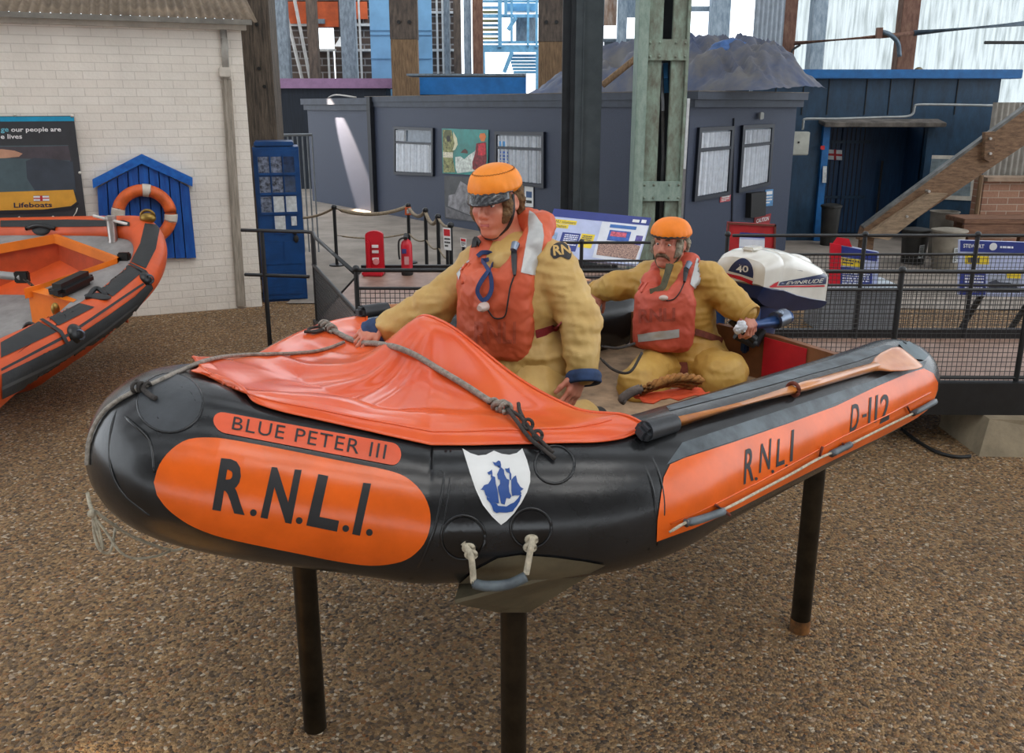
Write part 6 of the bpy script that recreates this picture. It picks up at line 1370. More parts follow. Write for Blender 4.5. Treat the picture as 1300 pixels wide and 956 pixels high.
P(S2.rect(.16, .48, .345, .86, .002), 'blue_box', pb_b, o); P(S2.lines(.19, .52, .33, .80, 7, .004), 'print', txw, o); P(S2.rect(.355, .47, .49, .76, .002), 'yellow_box', py_, o); P(S2.lines(.37, .51, .47, .70, 5, .004), 'print', tx, o); P(S2.rect(.02, .5, .12, .80, .002), 'pale_picture', M('pic_sky', (150, 176, 214), .5, var=.3, vs=12), o)
P(S2.poly([(.52, .18), (.99, .18), (.985, .98), (.53, .94)], .003), 'large_print', pw_, o); P(S2.rect(.61, .22, .88, .29, .005), 'print_banner', M('pic_blue', (60, 110, 180), .5), o); P(S2.text('OUR LIFE SAVERS', .625, .23, .87, .28, .007), 'lettering', flagw, o) if False else None
P(S2.rect(.62, .34, .84, .56, .005), 'print_sign', M('pic_blue2', (56, 96, 176), .5, var=.2, vs=20), o); P(S2.rect(.64, .37, .80, .47, .006), 'print_sign_red', M('pic_pink', (212, 96, 116), .5, var=.3, vs=40), o); crowd = M('pic_crowd', (70, 52, 60), .6, var=.6, vs=120, col2=(210, 170, 150)); P(S2.poly([(.55, .64), (.62, .58), (.85, .56), (.97, .62), (.96, .90), (.56, .88)], .006), 'printed_crowd', crowd, o)
P(S2.rect(.90, .40, .97, .60, .005), 'print_corner', M('pic_violet', (90, 80, 150), .5, var=.3, vs=20), o); P(S2.rect(.82, .07, .89, .13, .004), 'white_logo', flagw, o); P(S2.rect(.91, .06, .96, .13, .004), 'white_logo', flagw, o)
for u in (.2, .75): a = S2.at(u, .7, -.05); P(MB().cyl((a.x, a.y+.1, 0), (a.x, a.y+.1, a.z), .03, n=10), 'leg', blkm, o, 40)
# red board with blue and white poster by the cabin
def sheet_y(q, Y_): return Sheet(*[YP(x, y, Y_) for x, y in q])
S3 = sheet_y(((924, 282), (985, 285), (983, 345), (920, 342)), 10.6); o = E('red_notice_board', 'red board with a blue and white poster standing beside the dark cabin', 'notice board', Vector((S3.at(.5, 1).x, 10.6, 0)))
P(S3.slab(.05), 'board', M('board_red', (178, 34, 38), .5, var=.12), o); fb = MB(); 
for a in ((0, 0, 1, .04), (0, 0, .035, 1), (.965, 0, 1, 1)): P(S3.slab(-.02, None, a[0], a[2], a[1], a[3], .0), 'frame_strip', M('frame_brown', (112, 54, 40), .6), o)
P(S3.rect(.26, .20, .78, .98, .004), 'poster', pl_b, o); P(S3.rect(.26, .20, .78, .30, .006), 'poster_header', pb_b, o); P(S3.rect(.26, .52, .78, .98, .006), 'poster_block', pb_b, o); P(S3.lines(.30, .56, .74, .92, 5, .008), 'print', txw, o); P(S3.rect(.26, .34, .78, .50, .006), 'poster_band', pw_, o)
for u in (.1, .9): a = S3.at(u, .9, -.06); P(MB().cyl((a.x, a.y+.06, 0), (a.x, a.y+.06, a.z), .025, n=8), 'leg', blkm, o, 40)
# red and blue panel on the grey plinth
S4 = sheet_y(((1062, 310), (1116, 320), (1114, 366), (1060, 366)), 8.55); o = E('display_panel', 'red-sided blue information panel standing on the grey plinth', 'information panel', Vector((S4.at(.5, 1).x, 8.55, .40)))
P(S4.slab(.06, None, 0, 1, 0, 1), 'board', pl_b, o); P(S4.slab(-.03, None, -.16, .09, 0, 1), 'red_side', M('side_red', (204, 24, 44), .4), o); P(S4.poly([(-.1, 0), (.0, -.16), (.28, -.18), (.36, 0)], .006), 'red_top', M('side_red', (204, 24, 44), .4), o)
P(S4.rect(.09, .02, .96, .26, .004), 'blue_header', pb_b, o); P(S4.rect(.12, .28, .62, .46, .004), 'yellow_title', py_, o); P(S4.lines(.16, .31, .58, .44, 2, .006), 'print', tx, o); P(S4.rect(.10, .50, .86, .97, .004), 'blue_box', pb_b, o); P(S4.lines(.16, .56, .80, .92, 6, .006), 'print', txw, o)
px0, px1 = YP(1042, 400, 8.45).x, YP(1140, 400, 8.45).x; zt_ = YP(1090, 366, 8.45).z; o = E('plinth', 'grey metal plinth with a pale top behind the mesh railing', 'plinth', ((px0+px1)/2, 8.7, 0)); P(MB().box(((px0+px1)/2, 8.7, zt_/2), (px1-px0, .5, zt_), None, .008), 'box', M('plinth_grey', (128, 132, 138), .5, metal=.2, var=.12), o, 40); P(MB().box(((px0+px1)/2, 8.7, zt_+.006), (px1-px0+.03, .53, .014), None, .004), 'top', M('plinth_top', (186, 196, 204), .35, metal=.2), o, 40)
# dockyard information panel at the right edge
S5 = sheet_y(((1219, 305), (1345, 309), (1345, 378), (1218, 375)), 7.9); o = E('dockyard_panel', 'blue and white information panel behind the railing at the right edge of the photo', 'information panel', Vector((S5.at(.5, 1).x, 7.9, 0)))
P(S5.slab(.04), 'board', pl_b, o); P(S5.rect(0, 0, 1, .2, .003), 'blue_header', pb_b, o); P(S5.text('STEWART', .03, .06, .24, .13, .005, bold=.02), 'lettering', flagw, o); P(S5.lines(.40, .08, .62, .12, 1, .005, fill=.9), 'print', txw, o); P(MB().cyl(S5.at(.33, .095, .004), S5.at(.33, .095, .007), .035, n=16), 'round_logo', flagw, o)
P(S5.rect(.05, .27, .29, .42, .003), 'yellow_title', py_, o); P(S5.text('FINDS', .09, .30, .26, .39, .006), 'lettering', tx, o) if False else P(S5.lines(.08, .30, .27, .40, 1, .006, fill=.9), 'print', tx, o)
P(S5.rect(.0, .58, .26, .98, .003), 'blue_box', pb_b, o); P(S5.lines(.05, .62, .24, .95, 6, .005), 'print', txw, o); P(S5.rect(.28, .60, .60, .92, .003), 'ship_photo', M('pic_grey', (168, 174, 190), .5, var=.3, vs=9), o); P(S5.poly([(.29, .74), (.36, .70), (.40, .74), (.50, .74), (.56, .80), (.60, .86), (.60, .92), (.29, .92)], .005), 'printed_ship', M('pic_dark', (66, 70, 84), .5, var=.3, vs=20), o); P(S5.rect(.47, .55, .61, .66, .006), 'yellow_tag', py_, o); P(S5.rect(.70, .28, .98, .95, .003), 'dark_photo', M('pic_dark2', (90, 92, 100), .5, var=.5, vs=12), o)
for u in (.28, .80): a = S5.at(u, .9, -.05); P(MB().cyl((a.x-.05, a.y+.3, 0), (a.x, a.y, a.z), .028, n=8), 'leg', blkm, o, 40)
# loose black cable on the gravel
cb = MB().tube(bez([G(x, y, .012) for x, y in ((1145, 545), (1165, 560), (1190, 574), (1215, 580), (1232, 579))], 6), .012, 7).build('cable', strap_blk, None, smooth=True); recenter(cb); tag(cb, 'loose black cable lying on the gravel near the concrete footing', 'cable')
# ---------------- shed structure and everything far behind (frame of the big timber shed, stores, staircase)
def bk(x0, y0, x1, y1, Y_, th, name, mat, par, zmin=None, bev=0):
    a, b = YP(x0, y0, Y_), YP(x1, y1, Y_); z0 = b.z if zmin is None else zmin
    xa = min(YP(x0, y0, Y_).x, YP(x0, y1, Y_).x) if False else YP(x0, (y0+y1)/2, Y_).x; xb = YP(x1, (y0+y1)/2, Y_).x
    return P(MB().box(((xa+xb)/2, Y_+th/2, (a.z+z0)/2), (abs(xb-xa), th, a.z-z0), None, bev), name, mat, par)
YB = 27.5
slat = brick_mat('slatted_store', (96, 80, 70), (70, 60, 56), (150, 146, 144), .6, 1.3, .20, .05, grime=.5); opan = M('orange_board', (188, 84, 40), .6, var=.25, vs=2); pale = M('pale_blue_panel', (110, 158, 196), .6, var=.10, vs=1.2); gpost = plank_mat('grey_post', (92, 102, 112), (132, 146, 156), (3, 3, 1), .2); wbat = M('white_batten', (196, 196, 194), .6, var=.1)
dpost = plank_mat('dark_post', (62, 54, 50), (104, 90, 78), (3, 3, .6), .3); rpost = plank_mat('rust_post', (88, 54, 44), (128, 96, 78), (3, 3, .8), .3); bpost = plank_mat('blue_grey_post', (120, 140, 158), (176, 192, 204), (3, 3, .8), .2)
bw_o = E('store_wall', 'distant slatted brown storage wall with orange boards and a bright opening', 'wall', (YP(410, 100, YB).x, YB, 0))
for q in ((338, -60, 400, 150), (400, -60, 424, 35), (400, 62, 424, 150), (424, -60, 472, 150), (546, -60, 576, 150)): bk(*q, YB, .2, 'slatted_boards', slat, bw_o, 0 if q[3] == 150 else None)
for q in ((364, 2, 392, 30), (398, 2, 432, 34), (447, 2, 466, 24)): bk(*q, YB-.12, .08, 'orange_board', opan, bw_o)
for q in ((362, 30, 472, 33), (400, 62, 426, 65), (362, -4, 472, 0), (546, 14, 576, 17), (546, 62, 576, 65), (440, 62, 470, 65)): bk(*q, YB-.10, .10, 'shelf_edge', wbat, bw_o)
for x in (416, 444, 456, 554, 561): bk(x, 0 if x != 416 else 64, x+2.4, 100, YB-.14, .06, 'white_upright', wbat, bw_o)
for a, b in (((362, 12), (384, 102)), ((374, 0), (394, 102))): P(MB().cyl(YP(*a, YB-.3), YP(*b, YB-.3), .05, n=8), 'sloping_pole', wbat, bw_o, 40)
bk(400, 24, 412, 30, YB-.2, .2, 'awning', gpost, bw_o); lc = YP(432, 55, YB-.6); P(MB().lathe([(.02, .28), (.05, .2), (.16, .05), (.20, 0)], lc-Vector((0, 0, .1)), n=16), 'hanging_lamp', white_paint, bw_o, 40); P(MB().cyl(lc+Vector((0, 0, .15)), lc+Vector((0, 0, 1.2)), .015, n=6), 'lamp_cord', strap_blk, bw_o)
pp = E('pale_blue_partition', 'tall pale blue partition behind the middle timber column', 'partition', (YP(508, 98, 25.6).x, 25.6, 0)); bk(470, -60, 548, 150, 25.6, .12, 'sheet', pale, pp, 0); 
for y in (38, 44, 74): bk(470, y, 548, y+1.0, 25.58, .02, 'joint', M('joint_blue', (84, 126, 160), .6), pp)
def far_post(x0, x1, Y_, mat, label, th=.3, y1=150, name='timber_column', light=None):
    o = E(name, label, 'column', (YP((x0+x1)/2, 60, Y_).x, Y_+th/2, 0), 'distant shed columns'); a, b = YP(x0, 60, Y_), YP(x1, 60, Y_); zt = 6.6; zl = YP(x0, light, Y_).z if light else 0
    if light: P(MB().box(((a.x+b.x)/2, Y_+th/2, zl/2), (b.x-a.x, th, zl), None, .01), 'lower_shaft', old_timber2, o)
    P(MB().box(((a.x+b.x)/2, Y_+th/2, (zt+zl)/2), ((b.x-a.x)*(1.03 if light else 1), th, zt-zl), None, .01), 'shaft', mat, o)
    if light:
        for x in ((x0*.7+x1*.3), (x0*.3+x1*.7)): p = YP(x, 28, Y_); P(MB().cyl(p, p-Vector((0, .03, 0)), .05, n=8), 'bolt', strap_blk, o)
    return o
far_post(496, 530, 23.4, dpost, 'old timber column with a paler lower half in front of the pale blue partition', light=50); far_post(684, 716, 23.4, dpost, 'old timber column with a paler lower half just left of the smooth steel column', light=53)
far_post(341, 351, 26.2, dpost, 'thin dark column just right of the thick timber column at the white building'); far_post(352, 366, 26, gpost, 'bluish steel column with a bracket left of the orange boards', name='steel_column'); far_post(391, 403, 26.3, dpost, 'thin dark column beside the bright opening in the storage wall'); far_post(433, 452, 26.1, gpost, 'pale grey steel column right of the bright opening in the storage wall', name='steel_column')
far_post(564, 571, 26.3, gpost, 'thin grey column right of the pale blue partition', name='steel_column'); far_post(576, 585, 26.2, dpost, 'dark column between two thin columns right of the pale blue partition'); far_post(589, 598, 26.3, bpost, 'blue-grey column left of the brown one beside the staircase', name='steel_column'); far_post(600, 613, 26.0, rpost, 'reddish-brown column at the left side of the pale blue staircase')
far_post(784, 795, 22.0, bpost, 'pale column between the steel and the green lattice columns', name='steel_column'); far_post(901, 925, 20.2, bpost, 'whitish bolted column right of the green lattice column'); far_post(987, 1009, 20.2, rpost, 'rust-brown column beside the grey corrugated strip'); far_post(1029, 1047, 20.6, bpost, 'whitish column left of the wide translucent sheeting'); far_post(1141, 1163, 20.4, rpost, 'brown column dividing the translucent sheeting on the right')
# blue staircase
sb = M('stair_blue', (112, 172, 210), .5, var=.12); stx = E('staircase', 'pale blue steel staircase and landing rails far behind the long cabin', 'staircase', (YP(648, 95, 27).x, 27, 0)); Yc = 27.0
for q in ((612, 18, 684, 22), (612, 52, 684, 55), (612, 57, 684, 66), (612, 0, 684, 3)): bk(*q, Yc, .1, 'rail', sb, stx)
for x0, x1, y1 in ((632, 637, 60), (648, 651, 55), (669, 672, 58), (680, 683, 60), (640, 644, 20)): bk(x0, -40, x1, y1, Yc-.05, .1, 'upright', sb, stx)
for k in range(8): bk(613, 8+k*5.6, 634, 10.6+k*5.6, Yc+.4-.05*k, .3, 'tread', M('tread_yellow', (150, 140, 96), .6) if k % 2 else sb, stx)
for k in range(6): bk(646+k*1.2, 69+k*4.2, 684, 72+k*4.2, Yc+.2, .3, 'tread', sb, stx)
P(MB().cyl(YP(640, 92, Yc), YP(650, 66, Yc), .06, n=8), 'stringer', sb, stx); P(MB().cyl(YP(645, 38, Yc), YP(655, 22, Yc), .06, n=8), 'brace', sb, stx); bk(644, 4, 680, 14, Yc+.3, .5, 'landing', sb, stx); bk(612, 66, 616, 150, Yc, .1, 'upright', sb, stx, 0); bk(680, 66, 684, 150, Yc, .1, 'upright', sb, stx, 0); bk(655, 22, 680, 52, Yc+.9, .1, 'panel', gpost, stx)
# navy store with a purple roof edge, and a bright blue roof edge
ns = E('navy_store', 'dark navy store with a mauve roof edge left of the long cabin', 'building', (YP(420, 112, 24.6).x, 24.6, 0)); bk(343, 112, 492, 260, 24.1, 1.0, 'wall', plank_mat('store_navy', (20, 28, 38), (30, 40, 54), (9, 9, .4), .2), ns, 0); bk(341, 99.5, 497, 112, 24.0, 1.2, 'roof_edge', M('mauve', (150, 116, 152), .5, var=.08), ns)
S_ = Sheet(*[YP(x, y, 24.08) for x, y in ((346, 150), (358, 150), (358, 158), (346, 158))]); P(S_.text('AL', 0, 0, 1, .9, .0), 'lettering', M('gold_letters', (170, 140, 80), .5), ns)
rl = E('grey_railing', 'grey steel railing with thin uprights above the blue kiosk', 'railing', (YP(370, 200, 13.4).x, 13.4, 0)); gm = M('rail_grey', (120, 126, 132), .5, metal=.3)
a, b = YP(322, 172, 13.4), YP(396, 171, 13.4); P(MB().cyl(a, b, .022, n=8), 'rail', gm, rl)
for k in range(13): p = a.lerp(b, k/12); P(MB().cyl((p.x, 13.4, 0.0), (p.x, 13.4, p.z), .012, n=6), 'upright', gm, rl)
be = E('blue_store', 'low store with a bright blue roof edge behind the long cabin', 'building', (YP(590, 118, 24.5).x, 24.5, 0)); bk(514, 96, 668, 120, 24.2, .2, 'roof_edge', M('edge_blue', (40, 118, 190), .45, var=.2, vs=1.5), be); bk(516, 118, 668, 200, 24.3, .9, 'wall', wk_b, be, 0); bk(516, 93.5, 668, 96, 20.85, 1.2, 'roof_sheet', gpost, be)
# translucent sheeting and frames on the right
def trans_mat():
    m = bpy.data.materials.new('translucent_sheet'); m.use_nodes = True; nt = m.node_tree; N = nt.nodes.new; Lk = nt.links.new; out = nt.nodes['Material Output']; nt.nodes.remove(nt.nodes['Principled BSDF'])
    tc = N('ShaderNodeTexCoord'); mp = N('ShaderNodeMapping'); mp.inputs['Scale'].default_value = (5, 5, .5); Lk(tc.outputs['Object'], mp.inputs[0]); nz = N('ShaderNodeTexNoise'); nz.inputs['Scale'].default_value = 2.2; nz.inputs['Detail'].default_value = 6; Lk(mp.outputs[0], nz.inputs[0])
    r = N('ShaderNodeValToRGB'); r.color_ramp.elements[0].position = .3; r.color_ramp.elements[0].color = lin(136, 142, 140); r.color_ramp.elements[1].position = .55; r.color_ramp.elements[1].color = lin(180, 186, 186); Lk(nz.outputs['Fac'], r.inputs[0])
    t = N('ShaderNodeBsdfTransparent'); l = N('ShaderNodeBsdfTranslucent'); Lk(r.outputs[0], t.inputs[0]); Lk(r.outputs[0], l.inputs[0]); mx = N('ShaderNodeMixShader'); mx.inputs[0].default_value = .35; Lk(t.outputs[0], mx.inputs[1]); Lk(l.outputs[0], mx.inputs[2]); Lk(mx.outputs[0], out.inputs[0]); return m
tm_ = trans_mat()
def corr(x0, x1, y0, y1, Y_, mat, name, label, pitch=.10, zmin=None):
    a, b = YP(x0, y0, Y_), YP(x1, y1, Y_); n = int((b.x-a.x)/pitch*8); rows = [[Vector((a.x+(b.x-a.x)*i/n, Y_+.02*math.sin(2*PI*i/8), z)) for i in range(n+1)] for z in (0 if zmin is None else zmin, a.z)]
    o = P(MB().grid(rows), name, mat, None, True); recenter(o); return tag(o, label, 'sheeting')
corr(1013, 1142, -60, 150, 21.0, tm_, 'translucent_sheeting', 'bright translucent corrugated sheeting left of the brown dividing column'); corr(1160, 1420, -60, 150, 20.8, tm_, 'translucent_sheeting', 'bright translucent corrugated sheeting at the top right corner'); corr(963, 986, -60, 150, 20.1, M('sheet_bluegrey', (156, 166, 176), .5, var=.1), 'corrugated_strip', 'narrow grey-blue corrugated strip beside the rust-brown column')
fr_o = E('window_frame', 'pale timber frame of the open bays right of the green lattice column', 'frame', (YP(930, 90, 20.5).x, 20.5, 0))
for q in ((866, 8, 904, 14), (866, 54, 904, 60), (924, 60, 964, 64), (866, 60, 964, 150)): bk(*q, 20.5, .12, 'rail', bpost if q[3] < 100 else wk_b, fr_o, 0 if q[3] > 100 else None)
for q in ((858, 0, 866, 150), (762, 0, 766, 120)): bk(*q, 21, .15, 'stile', gpost, fr_o, 0)
up = E('upper_boarding', 'rust-stained boarding high between the steel and green columns', 'boarding', (YP(775, 32, 22.5).x, 22.5, 0)); bk(762, -60, 784, 32, 22.4, .1, 'boards', plank_mat('rust_boards', (150, 110, 84), (206, 190, 176), (2, 2, .5), .2), up); bk(762, 49, 812, 53, 22.4, .1, 'rail', gpost, up); bk(794, -60, 812, 22, 22.4, .1, 'boards', bpost, up); bk(766, 53, 812, 150, 22.5, .1, 'lower_boards', gpost, up, 0)
pi = E('wall_pipe', 'long grey pipe running along the translucent sheeting at the upper right', 'pipe', YP(1100, 48, 20)); pipe2 = M('pipe_steel', (92, 108, 122), .4, metal=.4, var=.2)
P(MB().tube([YP(1008, 55, 20), YP(1120, 46, 20), YP(1160, 42, 20)], .045, 8), 'pipe', rpost, pi, True); P(MB().tube([YP(1160, 42, 20), YP(1310, 29, 20)], .06, 8), 'pipe', pipe2, pi, True); P(MB().tube(bez([YP(1118, 40, 19.9), YP(1130, 44, 19.9), YP(1140, 55, 19.9), YP(1142, 72, 19.9)], 5), .05, 8), 'bent_bracket', pipe2, pi, True); P(MB().tube(bez([YP(1004, 75, 20), YP(1006, 64, 20), YP(1016, 57, 20)], 5), .025, 6), 'cable', strap_blk, pi, True); P(MB().cyl(YP(1250, 54, 20.2), YP(1300, 54, 20.2), .035, n=8), 'short_pipe', strap_blk, pi); P(MB().box(YP(1116, 42, 19.9), (.12, .1, .22)), 'clamp', rpost, pi)
P(MB().sphere(YP(1166, 91, 20), .10), 'horn', M('horn_brass', (120, 110, 84), .5, metal=.4), pi, True)
# ================================================================== the orange rigid boat on the left
o_t = M('rib_orange', (212, 84, 32), .42, var=.10, vs=4, bump=.05, bs=20); o_w = M('rib_locker_orange', (236, 124, 26), .45, var=.08, vs=3); o_in = M('rib_inner_red', (196, 76, 32), .5, var=.12); gdk = M('rib_deck_grey', (142, 140, 138), .75, var=.15, vs=6, bump=.15, bs=60); b_p = M('rib_black', (40, 41, 42), .6, var=.15, vs=8, bump=.1, bs=60); b_f = M('rib_fitting', (26, 26, 27), .3, var=.1)
ribl = [(-60, 519, 5.2, .182), (0, 470, 5.6, .176), (60, 436, 6.0, .158), (120, 404, 6.5, .15), (160, 372, 6.95, .146), (184, 345, 7.25, .138), (191, 316, 7.5, .134), (180, 295, 7.7, .132), (150, 293, 7.85, .135), (100, 294, 7.95, .14), (40, 295, 8.05, .14), (-60, 297, 8.15, .14)]
RP = bez([DP(x, y, d) for x, y, d, r in ribl], 8); RR_ = [float(np.interp(i/8, range(len(ribl)), [q[3] for q in ribl])) for i in range(len(RP))]
rib = E('rigid_boat', 'orange rigid inflatable boat with black rubbing bands and grey foredeck, left of the raised boat', 'boat', DP(60, 434, 6.0)*1.0); rib.location.z = 0
rt = MB().tube(RP, RR_, 72); rto = P(rt, 'buoyancy_tube', o_t, rib, True); RB = rt.bvh()
ZZ = lambda *a: [(x*240/850, 260+y*270/956) for x, y in a]
nN = 6*8+4; near = RP[:nN]; far = RP[nN:][::-1]
deckp = []
for i in range(25):
    f = i/24; a = near[min(nN-1, int(f*(nN-1)))]; b = far[min(len(far)-1, int(f*(len(far)-1)))]; deckp.append((a, b))
dk_ = MB().grid([[a.lerp(b, t/10)+Vector((0, 0, .03-.02*math.sin(t/10*PI))) for t in range(11)] for a, b in deckp]); DB = dk_.bvh()
def dkp(poly, name, mat, off=.0, ml=8): V2, F2 = poly_tris(poly, ml); return P(lay(V2, F2, DB, off), name, mat, rib, True)
def dh(p, off=0.): 
    r = ray(*p).normalized(); h = DB.ray_cast(CAM, r); q = h[0] if h[0] is not None else DB.find_nearest(CAM+r*7)[0]; return q+Vector((0, 0, off))
out_d[0] = 7.0
dkp(ZZ((-120, 120), (300, 120), (600, 120), (620, 180), (600, 250), (540, 250), (255, 145), (-120, 215)), 'foredeck', gdk); dkp(ZZ((540, 250), (610, 240), (580, 290), (420, 400), (200, 540), (330, 425), (190, 372), (400, 300)), 'side_deck', gdk)
edge = ZZ((-120, 215), (0, 192), (255, 145), (540, 250)); low = ZZ((540, 250), (400, 300), (190, 372), (125, 388))
fr_ = MB()
for ln in (edge, low):
    for p, q in zip(ln, ln[1:]): A, B_ = dh(p), dh(q); fr_.prism([A+Vector((0, 0, .03)), B_+Vector((0, 0, .03)), B_-Vector((0, 0, .05)), A-Vector((0, 0, .05))], (CAM-A).normalized()*.0+Vector((0.0, -.05, 0)))
P(fr_, 'hatch_coaming', o_w, rib)
ww = MB()
for p, q in zip(edge, edge[1:]): A, B_ = dh(p), dh(q); ww.prism([A, B_, B_-Vector((0, 0, .55)), A-Vector((0, 0, .55))], (0, .02, 0))
P(ww, 'well_wall', o_in, rib)
A, B_, C_ = dh(ZZ((125, 388))[0]), dh(ZZ((190, 372))[0]), dh(ZZ((345, 428))[0])
P(MB().prism([A, C_, C_-Vector((0, 0, .22)), A-Vector((0, 0, .36))], (0, .03, 0)), 'locker_side', o_w, rib); dkp(ZZ((125, 388), (190, 372), (345, 428), (330, 440)), 'locker_lip', o_w, .004)
cf_ = [(a.lerp(b, .32), a.lerp(b, .82)) for (a, b), f in zip(deckp, [i/24 for i in range(25)]) if f < .60]
P(MB().grid([[a.lerp(b, t/4)-Vector((0, 0, .36)) for t in range(5)] for a, b in cf_]), 'cockpit_floor', gdk, rib)
p1_ = dh(ZZ((-40, 250))[0])-Vector((0, 0, .12)); p2_ = dh(ZZ((90, 262))[0])-Vector((0, 0, .12)); P(MB().cyl(p1_, p2_, .035, n=12), 'anchor_stock', M('stock_grey', (150, 148, 146), .5, metal=.3), rib, 40); P(MB().box(p2_, (.12, .05, .10), None, .01), 'shackle', b_f, rib, 40)
chn = bez([p2_, dh(ZZ((170, 290))[0])-Vector((0, 0, .2)), dh(ZZ((245, 330))[0])-Vector((0, 0, .25))], 8); ch_ = MB()
for i in range(len(chn)-1):
    d_ = (chn[i+1]-chn[i]).normalized(); x_, y_, _ = frame_from(d_); s_ = x_ if i % 2 else y_; c_ = (chn[i]+chn[i+1])/2; L_ = (chn[i+1]-chn[i]).length*.75; ch_.tube([c_+d_*L_*math.cos(t*PI/5)+s_*.012*math.sin(t*PI/5) for t in range(10)], .005, 5, closed=True)
P(ch_, 'anchor_chain', M('chain', (74, 66, 58), .5, metal=.5), rib)
# rubbing bands and patches
def rp_(poly, name, mat, off=.006): out_d[0] = 8.1 if name == 'tread_band' else 6.; return P(lay_poly(poly, RB, 4, off), name, mat, rib, True)
rp_(ZZ((3, 622), (175, 528), (255, 572), (120, 635), (3, 690)), 'tread_patch', b_p); rp_(ZZ((212, 500), (318, 434), (425, 462), (262, 545)), 'tread_patch', b_p); rp_(ZZ((440, 372), (578, 272), (642, 302), (505, 415)), 'tread_patch', b_p); rp_(ZZ((590, 258), (632, 175), (652, 85), (700, 90), (716, 110), (700, 200), (655, 288)), 'tread_patch', b_p)
rp_(ZZ((3, 764), (300, 618), (480, 500), (600, 415), (672, 345), (684, 375), (600, 485), (480, 590), (300, 725), (100, 825), (3, 874)), 'rubbing_band', b_p, .010); rp_(ZZ((3, 738), (300, 580), (480, 460), (640, 352), (648, 358), (485, 470), (305, 592), (3, 750)), 'pin_stripe', b_p); rp_(ZZ((0, 820), (300, 672), (480, 548), (610, 448), (612, 455), (480, 560), (300, 685), (0, 835)), 'band_groove', M('groove', (70, 70, 70), .6), .013)
rp_(ZZ((180, 522), (196, 518), (275, 570), (305, 625), (292, 632), (262, 580)), 'strap_band', b_p, .014); rp_(ZZ((580, 270), (590, 266), (655, 300), (685, 345), (676, 352), (646, 312)), 'strap_band', b_p, .014)
rp_(ZZ((3, 72), (300, 68), (560, 72), (585, 80), (585, 96), (300, 100), (3, 100)), 'tread_band', b_p)
for (x, y), s in ((ZZ((338, 578))[0], .07), (ZZ((656, 332))[0], .06)):
    c = DP(x, y, 0); r = ray(x, y).normalized(); h = RB.ray_cast(CAM, r); P(MB().lathe([(s, 0), (s*.95, .012), (s*.6, .03), (.01, .034)], h[0]-h[1]*.004, h[1] if h[1].dot(r) < 0 else -h[1], 20), 'towing_ring_patch', b_f, rib, 40); P(MB().tube([h[0]+h[1]*.04+Vector((.03*math.cos(t*PI/6), 0, .035*math.sin(t*PI/6)-.02)) for t in range(12)], .007, 6, closed=True), 'ring', ml, rib, True)
for q in (((395, 425), (440, 395), (478, 410)), ((122, 108), (185, 98), (250, 108))):
    pts = []
    for x, y in ZZ(*q): r = ray(x, y).normalized(); h = RB.ray_cast(CAM, r); h = h if h[0] is not None else RB.find_nearest(CAM+r*7.5); pts.append(h[0]+h[1]*(.035 if len(pts) == 1 else .008))
    P(MB().tube(bez(pts, 6), .02, 8), 'grab_handle', b_f, rib, True)
for x, y in ZZ((440, 412), (185, 110)):
    r = ray(x, y).normalized(); h = RB.ray_cast(CAM, r); h = h if h[0] is not None else RB.find_nearest(CAM+r*7.5); nn_ = h[1] if h[1].dot(r) < 0 else -h[1]; x_, y_, z_ = frame_from(nn_); P(MB().sphere(h[0], (.10, .055, .018), Matrix((x_, y_, z_)).transposed()), 'handle_patch', b_p, rib, True)
# hull below, locker fittings
hl = MB(); keel = [(a.lerp(b, .5), f) for (a, b), f in zip(deckp, [i/24 for i in range(25)])]
hl.grid([[a-Vector((0, 0, .10)), a.lerp(k, .34)-Vector((0, 0, .14*(1-f)+.09)), Vector((a.lerp(k, .7).x, a.lerp(k, .7).y, max(.08, a.z-.10-.5*(1-f)))), Vector((k.x, k.y, max(.02, k.z-.14-.8*(1-f)**.8))), Vector((b.lerp(k, .6).x, b.lerp(k, .6).y, b.z-.12-.6*(1-f))), b-Vector((0, 0, .10))] for (a, b), (k, f) in zip(deckp, keel)]); P(hl, 'hull', o_t, rib, True)
c = dh(ZZ((325, 385))[0], .05); d_ = (dh(ZZ((405, 330))[0])-dh(ZZ((240, 410))[0])).normalized(); P(MB().box(c, (.40, .16, .11), Matrix((d_, Vector((0, 0, 1)).cross(d_), Vector((0, 0, 1)))).transposed(), .04), 'rubber_chock', b_f, rib, 40)
c = dh(ZZ((245, 440))[0], -.05); P(MB().sphere(c, (.03, .03, .05)), 'brass_eye', M('brass', (150, 120, 60), .35, metal=.8), rib, True); c = dh(ZZ((150, 500))[0], -.1); P(MB().tube([c+Vector((.05*math.cos(t*PI/8), -.06, .06*math.sin(t*PI/8))) for t in range(16)], .015, 8, closed=True), 'drain_ring', b_f, rib, True)
a = dh(ZZ((510, 160))[0]); P(MB().lathe([(.045, 0), (.045, .01), (.04, .02), (.04, .20), (.047, .205), (.047, .235), (.03, .24)], a-Vector((0, 0, .02)), n=18), 'mooring_post', M('post_silver', (176, 170, 166), .3, metal=.7), rib, 40); P(MB().cyl(a+Vector((-.14, -.02, .22)), a+Vector((.17, -.02, .14)), .013, n=8), 'cross_bar', M('bar_white', (220, 216, 210), .4), rib, 40)
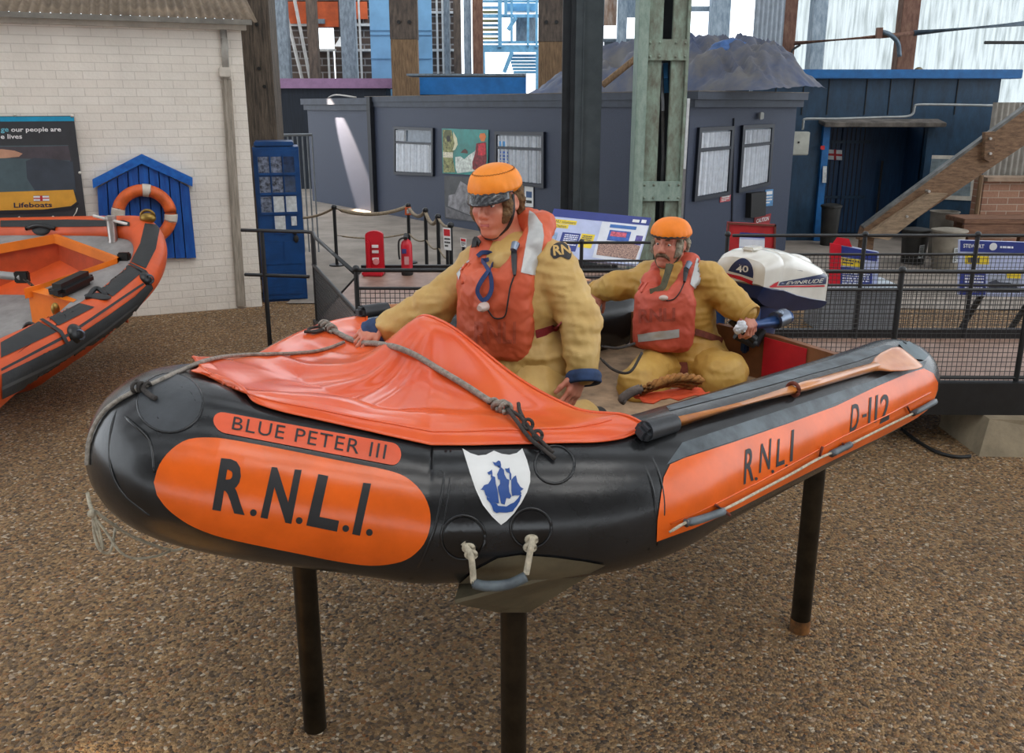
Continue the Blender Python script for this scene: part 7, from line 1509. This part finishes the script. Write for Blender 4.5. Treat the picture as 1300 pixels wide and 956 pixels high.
c = DP(*ZZ((665, 60))[0], 7.62); P(MB().sphere(c, (.07, .05, .05)), 'bow_fitting', M('brass', (150, 120, 60), .35, metal=.8), rib, True); P(MB().tube([c+Vector((.06*math.cos(t*PI/8), 0, .02+.05*math.sin(t*PI/8))) for t in range(16)], .012, 6, closed=True), 'bow_ring', M('brass', (150, 120, 60), .35, metal=.8), rib, True); c = dh(ZZ((560, 245))[0], .02); P(MB().box(c, (.10, .06, .08), None, .01), 'bow_chock', b_f, rib, 40)
# ================================================================== daylight
w = bpy.data.worlds.new('world'); SC.world = w; w.use_nodes = True
bg = w.node_tree.nodes['Background']; bg.inputs[0].default_value = (.88, .94, 1.0, 1); bg.inputs[1].default_value = 2.5
def lamp(kind, name, loc, target, energy, col=(1, 1, 1), **kw):
    l = bpy.data.lights.new(name, kind); o = bpy.data.objects.new(name, l); COL.objects.link(o); o.location = loc
    o.rotation_euler = (Vector(target)-Vector(loc)).to_track_quat('-Z', 'Y').to_euler(); l.energy = energy; l.color = col
    for k, v in kw.items(): setattr(l, k, v)
    return o
lamp('SUN', 'roof_daylight', (4, -2, 9), (0, 4, 0), 2.0, (1, .96, .9), angle=math.radians(40))
lamp('SPOT', 'bow_glint_spot', (-3.0, -1.4, 4.6), (-1.55, 1.95, 0), 5000, (1, .72, .32), spot_size=math.radians(9.5), spot_blend=.4, shadow_soft_size=.1)  # added spot on unseen gravel, meant to give the bow a gold glint
# shaft of sun that rakes the end cabin
t_ = plane_hit(446, 200, LA, cn); lamp('SPOT', 'sun_shaft', t_+cn*.60-ct*1.5+Vector((0, 0, 2.5)), t_, 9000, (1, .76, .56), spot_size=math.radians(16), spot_blend=.5, shadow_soft_size=.03)
SC.view_settings.view_transform = 'Standard'; SC.view_settings.look = 'None'; SC.view_settings.gamma = 1; SC.view_settings.exposure = 0.0
SC.view_settings.use_curve_mapping = False
# unseen boarded shed roof, added so its open gaps stripe the reflected sky
rb = plank_mat('roof_boards', (60, 52, 46), (96, 84, 74), (2, .4, 2), .2); ce = MB()
for k in range(9): ce.box((0, -4.5+k*3.2, 8.2), (34, 1.9, .12))
for k in range(8): ce.box((-14+k*4, 8.5, 8.4), (.3, 29, .3))
struct(P(ce, 'light_slat_ceiling', rb))
bw2 = MB(); bw2.box((0, -7.2, 4.1), (34, .2, 8.2)); struct(P(bw2, 'light_block_wall', rb))  # unseen wall behind the camera, added to block frontal sky light
